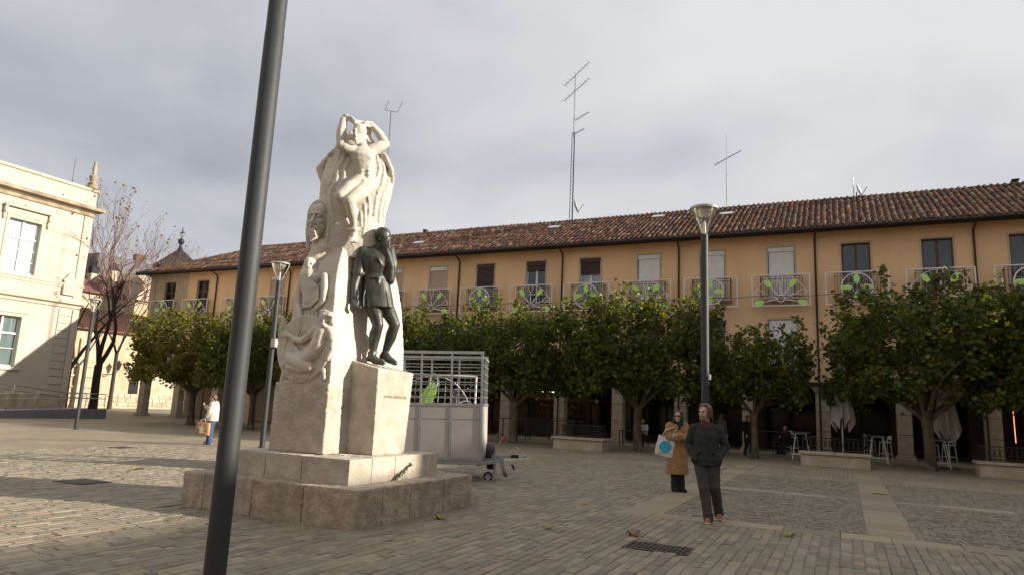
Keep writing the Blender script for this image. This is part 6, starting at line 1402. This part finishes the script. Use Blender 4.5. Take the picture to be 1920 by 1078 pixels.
def head(b, c, yaw, tilt=0):
    P, m = hframe(c, yaw, tilt)
    b.ell(P(0, .012, .028), (.074, .094, .098), m); b.ell(P(0, -.028, -.035), (.060, .066, .084), m); b.ell(P(0, -.070, -.100), (.028, .026, .022), m)
    b.chain([P(0, -.090, .020), P(0, -.112, -.025)], [.009, .014]); b.chain([P(-.045, -.082, .030), P(0, -.092, .030), P(.045, -.082, .030)], [.011, .011, .011])
    b.ell(P(0, -.092, -.066), (.024, .012, .011), m)
    for s in (-1, 1): b.ell(P(.076*s, .012, -.008), (.010, .018, .030), m); b.ell(P(.042*s, -.066, -.028), (.024, .024, .024), m)
    b.chain([P(0, .02, -.06), P(0, .035, -.16)], [.055, .058]); return P, m
def hand(b, w, d, up, s=1.0, curl=.6):
    """palm from the wrist w along d; fingers curl towards -up"""
    w, d = Vector(w), Vector(d).normalized(); u = Vector(up); u = (u-d*u.dot(d)).normalized(); x = d.cross(u)
    b.ell(w+d*.045*s, (.034*s, .034*s, .05*s)) ; b.cap(w, w+d*.07*s, .026*s, .034*s)
    for i, (o, l) in enumerate(((-.030, .068), (-.010, .078), (.011, .073), (.030, .056))):
        a = w+d*.075*s+x*o*s; k = a+(d*math.cos(curl*.6)-u*math.sin(curl*.6))*l*.5*s; e = k+(d*math.cos(curl*1.5)-u*math.sin(curl*1.5))*l*.5*s; b.chain([a, k, e], [.0105*s, .0098*s, .0085*s])
    a = w+d*.03*s-x*.032*s; b.chain([a, a-x*.02*s+d*.03*s-u*.01*s, a-x*.012*s+d*.06*s-u*.018*s], [.013*s, .012*s, .010*s])
def body(t, J, yaw, tilt=0, hand_up=None):
    """one continuous skin: head, neck, trunk, arms with hands, legs, feet"""
    b = Blob(); P, m = head(b, J['head'], yaw, tilt); nk, ch, pv = Vector(J['neck']), Vector(J['chest']), Vector(J['pelvis'])
    b.chain([P(0, .03, -.13), nk], [.056, .062]); b.chain([nk, ch, (ch+pv)/2, pv], [.075, .115, .105, .115])
    for q in 'LR':
        sh, el, wr = (Vector(J[k+q]) for k in ('sh', 'el', 'wr')); b.chain([nk-V(0, 0, .03), sh, sh.lerp(el, .5), el], [.065, .056, .046, .038]); b.chain([el, el.lerp(wr, .35), wr], [.040, .040, .026])
        hd_ = J.get('hd'+q, (wr-el)); hand(b, wr, hd_, J.get('hu'+q, (0, -1, .3)), curl=J.get('cu'+q, .6))
        hp, kn, an = (Vector(J[k+q]) for k in ('hp', 'kn', 'an')); b.chain([pv, hp, hp.lerp(kn, .5), kn], [.10, .085, .068, .05]); b.chain([kn, kn.lerp(an, .35), an], [.052, .050, .034]); td = Vector(J['td'+q]).normalized(); b.chain([an, an-V(0, 0, .04)+td*.05, an-V(0, 0, .055)+td*.15], [.036, .034, .024])
    o = b.skin_obj('body', 'skin', t, .009, 1); e = Blob()
    for s in (-1, 1): MB().lathe([(.002, -.006), (.009, -.004), (.0095, 0), (.009, .004), (.002, .006)], 10, P(.031*s, -.0835, .008)).build('eye', 'eye_dark', t, world=False)
    return P, m
def sleeve(b, J, q, r=(.085, .078, .066, .058)):
    sh, el, wr = (Vector(J[k+q]) for k in ('sh', 'el', 'wr')); b.chain([Vector(J['neck'])-V(0, 0, .055), sh], [r[0]*.92, r[0]]); b.chain([sh, sh.lerp(el, .5), el], [r[0], r[1], r[2]]); b.chain([el, el.lerp(wr, .5), wr.lerp(el, .08)], [r[2], r[2]*.95, r[3]])
    t = (wr-el).normalized()
    for k in (.15, .4, .7): b.ell(el.lerp(wr, k)+V(random.uniform(-.01, .01), 0, 0), r[2]*1.02)
def trousers(t, J, m, r=(.115, .092, .072, .068, .066), hem=.02):
    b = Blob(); pv = Vector(J['pelvis']); b.ell(pv+V(0, 0, .02), (.165, .12, .12))
    for q in 'LR':
        hp, kn, an = (Vector(J[k+q]) for k in ('hp', 'kn', 'an')); td = Vector(J['td'+q]).normalized(); b.chain([hp, hp.lerp(kn, .5), kn], [r[0], r[1], r[2]]); b.chain([kn, kn.lerp(an, .5), an-V(0, 0, hem)+td*.012], [r[2], r[3], r[4]]); b.ell(kn.lerp(an, .88)+td*.012, (r[4]*1.08, r[4]*1.08, .03)); b.ell(kn+td*.015, r[2]*1.04)
    b.skin_obj('trousers', m, t, .011, 2, disp=(.006, 14))
def shoe(t, J, q, m, sole):
    an = Vector(J['an'+q]); td = Vector(J['td'+q]).normalized(); g = Vector(J.get('gr'+q, (an.x, an.y, 0))); b = Blob(); up = V(0, 0, 1); h = an-V(0, 0, .085)
    b.chain([an-V(0, 0, .02), h+td*.01+up*.045], [.047, .05]); b.chain([h-td*.045+up*.04, h+td*.06+up*.042, h+td*.165+up*.032], [.042, .046, .036]); o = b.skin_obj('shoe', m, t, .009, 1)
    s = Blob(); s.chain([h-td*.055+up*.012, h+td*.06+up*.011, h+td*.17+up*.013], [.036, .040, .034]); so = s.skin('sole', sole, .008, 1)
    for v in so.vertices: v.co.z = max(min(v.co.z, h.z+.03), h.z-.002)
    from_mesh('sole', so, t)
def neckside(P): return P

# walking man
J = dict(head=(-.02, -.05, 1.655), neck=(0, 0, 1.475), chest=(0, .0, 1.28), pelvis=(.01, .02, .95), shL=(.185, .01, 1.405), elL=(.295, .06, 1.14), wrL=(.175, -.085, .96), shR=(-.185, .01, 1.405), elR=(-.285, .06, 1.14), wrR=(-.165, -.085, .96),
         hdL=(-.75, -.1, -.7), hdR=(.75, -.1, -.7), cuL=.2, cuR=.2, hpL=(.085, .02, .91), knL=(.125, -.04, .51), anL=(.18, .16, .13), hpR=(-.085, .02, .91), knR=(-.035, -.12, .50), anR=(.03, -.20, .09), tdL=(.12, -1, -.12), tdR=(-.12, -1, 0))
pm = on_ground(1325, 976); man = thing('person', 'bearded person in dark jacket and orange shoes walking, hands in pockets', 'person', (pm.x, pm.y, 0), .16)
P, m = body(man, J, -.55, .05)
b = Blob(); b.loft([(V(.01, .02, .83), .185, .14), (V(.01, .02, .88), .205, .165), (V(.01, .01, .96), .21, .165), (V(.0, .01, 1.06), .19, .15), (V(0, .0, 1.2), .195, .15), (V(0, .005, 1.32), .20, .145), (V(0, .01, 1.40), .16, .115), (V(0, .015, 1.47), .105, .09)], seg=24, p=2.3)
for q in 'LR': sleeve(b, J, q, (.076, .072, .066, .064)); b.ell(Vector(J['wr'+q])+V(0, 0, -.03), (.075, .072, .07))
b.chain([(-.10, -.02, 1.47), (-.075, .06, 1.52), (0, .085, 1.535), (.075, .06, 1.52), (.10, -.02, 1.47), (.055, -.105, 1.40)], [.03]*6); b.chain([(-.10, -.02, 1.47), (-.055, -.105, 1.40)], [.03, .025]); b.chain([(0, -.158, 1.37), (0, -.165, 1.15), (.01, -.155, .93)], [.008]*3)
for q in (-1, 1): b.chain([(q*.10, -.15, 1.06), (q*.17, -.12, .98)], [.014, .014])
b.tube([(.20*math.cos(a)+.01, .152*math.sin(a)+.01, .855) for a in [2*PI*k/20 for k in range(21)]], .022, 8)
b.skin_obj('jacket', 'jacket_dark', man, .011, 2, disp=(.010, 9))
b = Blob(); b.ell((0, -.045, 1.44), (.07, .07, .085)); b.tube([(.062*math.cos(a), .062*math.sin(a)-.01, 1.505) for a in [2*PI*k/16 for k in range(17)]], .016, 8); b.skin_obj('jumper', 'jumper_wine', man, .011, 1)
trousers(man, J, 'trouser_grey', (.125, .105, .084, .078, .076)); shoe(man, J, 'L', 'shoe_orange', 'sole_white'); shoe(man, J, 'R', 'shoe_orange', 'sole_white')
b = Blob(); b.ell(P(0, .042, .062), (.088, .094, .084), m)
for i in range(26): a = -.15*PI+1.3*PI*i/25; x, y = .08*math.cos(a), .03+.092*math.sin(a); ln = -.06-.11*max(0, math.sin(a))+random.uniform(-.02, .02); b.chain([P(x*.9, y*.9, .08), P(x*1.06, y*1.05, .02), P(x*1.08+random.uniform(-.012, .012), y*1.08, ln)], [.026, .024, .014])
for i in range(5): b.chain([P(-.045+.02*i, .0, .125), P(-.06+.028*i, -.055, .112)], [.016, .010])
b.skin_obj('hair', 'hair_brown', man, .009, 1)
b = Blob(); b.ell(P(0, -.062, -.090), (.052, .045, .042), m); b.chain([P(-.055, -.02, -.05), P(-.04, -.06, -.085)], [.018, .02]); b.chain([P(.055, -.02, -.05), P(.04, -.06, -.085)], [.018, .02]); b.chain([P(-.028, -.098, -.055), P(0, -.104, -.048), P(.028, -.098, -.055)], [.008, .009, .008]); b.skin_obj('beard', 'beard_grey', man, .008, 1)

# woman in the tan coat
J = dict(head=(.01, -.01, 1.565), neck=(0, .02, 1.40), chest=(0, .02, 1.22), pelvis=(0, .02, .90), shL=(.165, .02, 1.355), elL=(.215, -.10, 1.12), wrL=(-.02, -.22, 1.165), shR=(-.165, .03, 1.355), elR=(-.215, -.08, 1.12), wrR=(.06, -.215, 1.125),
         hdL=(-1, .1, .1), hdR=(1, .2, .05), hpL=(.08, .02, .86), knL=(.075, .0, .48), anL=(.085, .02, .09), hpR=(-.08, .02, .86), knR=(-.07, .0, .48), anR=(-.06, -.01, .09), tdL=(.35, -1, 0), tdR=(.1, -1, 0))
pw = on_ground(1270, 921); wo = thing('person', 'person in long tan coat and sunglasses with folded arms', 'person', (pw.x, pw.y, 0), .42)
P, m = body(wo, J, -.35)
b = Blob(); b.loft([(V(.0, .02, .36), .235, .185), (V(0, .02, .55), .225, .175), (V(0, .02, .80), .205, .155), (V(0, .02, .95), .185, .14), (V(0, .015, 1.05), .175, .13), (V(0, .015, 1.2), .19, .14), (V(0, .02, 1.32), .19, .125), (V(0, .025, 1.40), .11, .09)], seg=26, p=2.3)
for q in 'LR': sleeve(b, J, q, (.092, .086, .080, .068))
b.chain([(-.09, 0, 1.40), (-.06, .07, 1.44), (.06, .07, 1.44), (.09, 0, 1.40), (.06, -.10, 1.30), (.03, -.14, 1.18)], [.028]*6); b.chain([(-.09, 0, 1.40), (-.06, -.10, 1.30), (-.02, -.14, 1.18)], [.028]*3); b.tube([(.182*math.cos(a), .02+.14*math.sin(a), 1.03) for a in [2*PI*k/20 for k in range(21)]], .022, 8)
b.chain([(.03, -.145, 1.0), (.05, -.165, .7), (.06, -.175, .37)], [.012]*3)
for k in range(7): a = -PI+PI*k/6; b.tube([(.19*math.cos(a), .02+.14*math.sin(a), .95), (.235*math.cos(a), .02+.185*math.sin(a), .37)], [.006, .016], 6)
b.skin_obj('coat', 'coat_tan', wo, .011, 2, disp=(.008, 8))
trousers(wo, J, 'black_cloth', (.10, .09, .082, .078, .078), .03); shoe(wo, J, 'L', 'black_cloth', 'black_cloth'); shoe(wo, J, 'R', 'black_cloth', 'black_cloth')
b = Blob(); b.ell(P(0, .03, .055), (.084, .098, .082), m)
for i in range(24): a = -.12*PI+1.24*PI*i/23; x, y = .08*math.cos(a), .03+.09*math.sin(a); b.chain([P(x*.85, y*.9, .08), P(x*1.08, y*1.05, -.02), P(x*1.15, y*1.05-.01, -.14), P(x*1.05, y-.03, -.24-.04*random.random())], [.026, .026, .026, .012])
b.skin_obj('hair', 'hair_black', wo, .01, 1)
b = Blob(); b.tube([(.085*math.cos(a), .02+.075*math.sin(a), 1.43+.02*math.sin(2*a)) for a in [2*PI*k/16 for k in range(17)]], .035, 8); b.chain([(.02, -.09, 1.42), (.02, -.13, 1.33)], [.03, .03]); b.skin_obj('scarf', 'black_cloth', wo, .011, 1)
gl = MB()
for s in (-1, 1): gl.lathe([(.003, -.004), (.024, -.003), (.024, .003), (.003, .004)], 12); 
gl = MB()
for s in (-1, 1):
    pts = [P(.033*s+.027*math.cos(a), -.100+.004, .008+.020*math.sin(a)) for a in [2*PI*k/12 for k in range(12)]]; q = [p+m @ V(0, -.006, 0) for p in pts]; gl.add(pts+q, [tuple(range(11, -1, -1)), tuple(range(12, 24))]+[(i, (i+1) % 12, 12+(i+1) % 12, 12+i) for i in range(12)])
gl.tube([P(-.06, -.098, .014), P(0, -.106, .014), P(.06, -.098, .014)], .005, 5); gl.tube([P(.058, -.095, .014), P(.082, .01, .012)], .004, 5); gl.tube([P(-.058, -.095, .014), P(-.082, .01, .012)], .004, 5); tag(gl.build('sunglasses', 'eye_dark', wo, world=False), kind='stuff')
# tote bag hanging from her shoulder
tb = thing('tote_bag', 'white canvas tote bag with a blue round print hanging from the shoulder', 'bag', wo.location+Matrix.Rotation(.42, 3, 'Z') @ V(-.31, -.06, .74), .42)
tb.rotation_euler = (R(4), R(12), .25); b = Blob(); b.loft([(V(0, 0, -.02), .185, .028), (V(0, 0, .10), .195, .05), (V(0, 0, .25), .19, .045), (V(0, 0, .40), .185, .022)], seg=24, p=3.5); b.skin_obj('bag', 'canvas', tb, .01, 1, disp=(.008, 12))
MB().lathe([(.001, -.003), (.125, -.003), (.125, .003), (.001, .003)], 32).build('print', 'logo_blue', tb, world=False); pr_ = tb.children[-1]; pr_.rotation_euler = (PI/2, 0, 0); pr_.location = (0, -.056, .19)
for y in (-.02, .02): MB().tube([(-.11, y, .39), (-.07, y, .52), (.08, y*.5, .63), (.16, y, .64), (.11, y, .52), (.12, y, .39)], .010, 6).build('strap', 'canvas', tb, world=False, smooth=True)

# woman in the white puffer on the left, holding up a phone
J = dict(head=(0, -.04, 1.53), neck=(0, .02, 1.37), chest=(0, .02, 1.19), pelvis=(0, .02, .88), shL=(.16, .02, 1.325), elL=(.20, -.02, 1.06), wrL=(.16, -.12, .86), shR=(-.16, .01, 1.325), elR=(-.20, -.14, 1.10), wrR=(-.12, -.36, 1.26),
         hdL=(0, -.1, -1), hdR=(.05, -.6, .8), hpL=(.08, .02, .84), knL=(.09, 0, .47), anL=(.10, .05, .09), hpR=(-.08, .02, .84), knR=(-.08, -.03, .47), anR=(-.09, -.06, .09), tdL=(.1, -1, 0), tdR=(-.1, -1, 0))
pl_ = on_ground(392, 832); wl_ = thing('person', 'person in white quilted jacket holding up a phone', 'person', pl_, -1.15)
P, m = body(wl_, J, .1)
b = Blob()
for i in range(9): z = .80+.066*i; q = 1-.12*max(0, i-6)/2; b.loft([(V(0, .02, z-.034), .20*q, .155*q), (V(0, .02, z-.016), .222*q, .178*q), (V(0, .02, z+.016), .222*q, .178*q), (V(0, .02, z+.034), .20*q, .155*q)], seg=20, p=2.2)
b.ell((0, .03, 1.36), (.13, .11, .08)); b.ell((0, .09, 1.38), (.13, .08, .07))
for q in 'LR':
    sh, el, wr = (Vector(J[k+q]) for k in ('sh', 'el', 'wr')); pts = [sh.lerp(el, k/4) for k in range(5)]+[el.lerp(wr, k/4) for k in range(1, 4)]
    for k, p in enumerate(pts): b.ell(p, .098-.004*k)
b.skin_obj('jacket', 'puffer_white', wl_, .012, 1)
trousers(wl_, J, 'jeans', (.11, .095, .085, .09, .10), .05); shoe(wl_, J, 'L', 'shoe_orange', 'sole_white'); shoe(wl_, J, 'R', 'shoe_orange', 'sole_white')
b = Blob(); b.ell(P(0, .03, .052), (.084, .098, .084), m); b.ell(P(0, .09, .04), (.06, .05, .07), m)
for i in range(10): a = PI*i/9; b.chain([P(.08*math.cos(a), .03+.05*math.sin(a), .06), P(.06*math.cos(a), .09, .01-.04*math.sin(a)), P(.03*math.cos(a), .12, -.06)], [.02, .022, .014])
b.skin_obj('hair', 'hair_red', wl_, .01, 1)
wm = Matrix.Rotation(-1.15, 3, 'Z'); ph = thing('phone', 'small dark phone held up at arm height', 'phone', pl_+wm @ V(-.10, -.45, 1.33), -1.15); MB().bbox(-.037, .037, -.005, .005, 0, .15, .004).build('phone_case', 'eye_dark', ph, world=False); MB().box(-.033, .033, .0055, .0065, .008, .142).build('screen', 'shop_glass', ph, world=False)
bg_ = thing('paper_bag', 'tan paper shopping bag with a white print carried in one hand', 'bag', pl_+wm @ V(.22, -.16, .30), -1.15-PI/2); b = Blob(); b.loft([(V(0, 0, 0), .22, .09), (V(0, 0, .2), .225, .095), (V(0, 0, .42), .22, .075)], seg=28, p=6); b.skin_obj('bag', 'paper_tan', bg_, .012, 1, disp=(.008, 9))
pg = [(.02, .06), (.09, .09), (.06, .16), (.10, .24), (.03, .31), (-.02, .24), (-.08, .20), (-.04, .14), (-.07, .08)]
for y in (-.104, .104): mb = MB(); mb.prism([(a, c) for a, c in pg], 'y', y-.002, y+.002); mb.build('print', 'sole_white', bg_, world=False)
for y in (-.06, .06): MB().tube([(-.09, y, .41), (-.07, y*.8, .50), (0, y*.2, .55), (.07, y*.8, .50), (.09, y, .41)], .008, 6).build('handle', 'canvas', bg_, world=False, smooth=True)

# people in the shade of the terrace
def simple_person(label, p, rz, top, leg, hair, sit=False, coat=None, lean=0):
    if sit:
        J = dict(head=(0, -.06, 1.20), neck=(0, 0, 1.03), chest=(0, .02, .86), pelvis=(0, .06, .54), shL=(.17, .0, .985), elL=(.21, -.12, .77), wrL=(.06, -.34, .80), shR=(-.17, .0, .985), elR=(-.21, -.12, .77), wrR=(-.06, -.32, .82), hdL=(-.4, -1, 0), hdR=(.4, -1, .1),
                 hpL=(.09, .03, .52), knL=(.12, -.40, .50), anL=(.12, -.36, .09), hpR=(-.09, .03, .52), knR=(-.12, -.40, .50), anR=(-.12, -.36, .09), tdL=(0, -1, 0), tdR=(0, -1, 0))
    else:
        J = dict(head=(0, -.03, 1.60), neck=(0, .02, 1.43), chest=(0, .02, 1.24), pelvis=(0, .02, .92), shL=(.175, .02, 1.385), elL=(.215, .05, 1.11), wrL=(.19, -.06, .88), shR=(-.175, .02, 1.385), elR=(-.215, .0, 1.11), wrR=(-.19, -.12, .90), hpL=(.085, .02, .88), knL=(.09, -.06, .49), anL=(.10, -.08, .09), hpR=(-.085, .02, .88), knR=(-.08, .03, .49), anR=(-.08, .16, .10), tdL=(0, -1, 0), tdR=(0, -1, -.1))
    t = thing('person', label, 'person', p, rz); P, m = body(t, J, lean); nk, ch, pv = V(*J['neck']), V(*J['chest']), V(*J['pelvis']); b = Blob()
    b.loft([(pv-V(0, 0, .34 if coat else .08), .20 if coat else .17, .15 if coat else .12), (pv, .185, .14), (pv.lerp(ch, .5), .18, .135), (ch, .20, .14), (ch.lerp(nk, .75), .185, .12), (nk+V(0, 0, .01), .09, .085)], seg=20, p=2.3)
    for q in 'LR': sleeve(b, J, q, (.088, .08, .07, .06))
    b.skin_obj('jacket', top, t, .014, 2, disp=(.008, 9)); trousers(t, J, leg, (.105, .09, .075, .07, .07)); shoe(t, J, 'L', 'black_cloth', 'sole_white'); shoe(t, J, 'R', 'black_cloth', 'sole_white')
    b = Blob(); b.ell(P(0, .03, .05), (.087, .10, .085), m)
    for i in range(14): a = -.1*PI+1.2*PI*i/13; b.chain([P(.08*math.cos(a), .03+.09*math.sin(a), .06), P(.086*math.cos(a), .03+.09*math.sin(a), -.06), P(.08*math.cos(a), .02+.08*math.sin(a), -.15)], [.026, .026, .014])
    b.skin_obj('hair', hair, t, .012, 1); return t
p = on_ground(1353, 853); simple_person('person in grey coat and pale trousers seen past the walking man', V(p.x, p.y, 0), 2.6, 'coat_grey', 'white_cloth', 'hair_brown', coat=True)
p = on_ground(1404, 855); simple_person('person in black standing behind the thin plane trunk', V(p.x, p.y, 0), .7, 'black_cloth', 'black_cloth', 'hair_red', coat=True)
simple_person('dark-haired person in white shirt seated at the black cafe table', V(-8.95, 33.75, 0), -.15, 'white_cloth', 'black_cloth', 'hair_black', sit=True)
cafe_chair(V(-8.95, 33.80, 0), 0, 'black chair on which the person in white sits')
p = on_y(1475, 800, 34.6); simple_person('person in black sitting at the high table in the shade', V(p.x, 34.6, 0), -.9, 'black_cloth', 'black_cloth', 'hair_black', sit=True); cafe_chair(V(p.x, 34.62, 0), -.9, 'black chair holding the sitter in black')
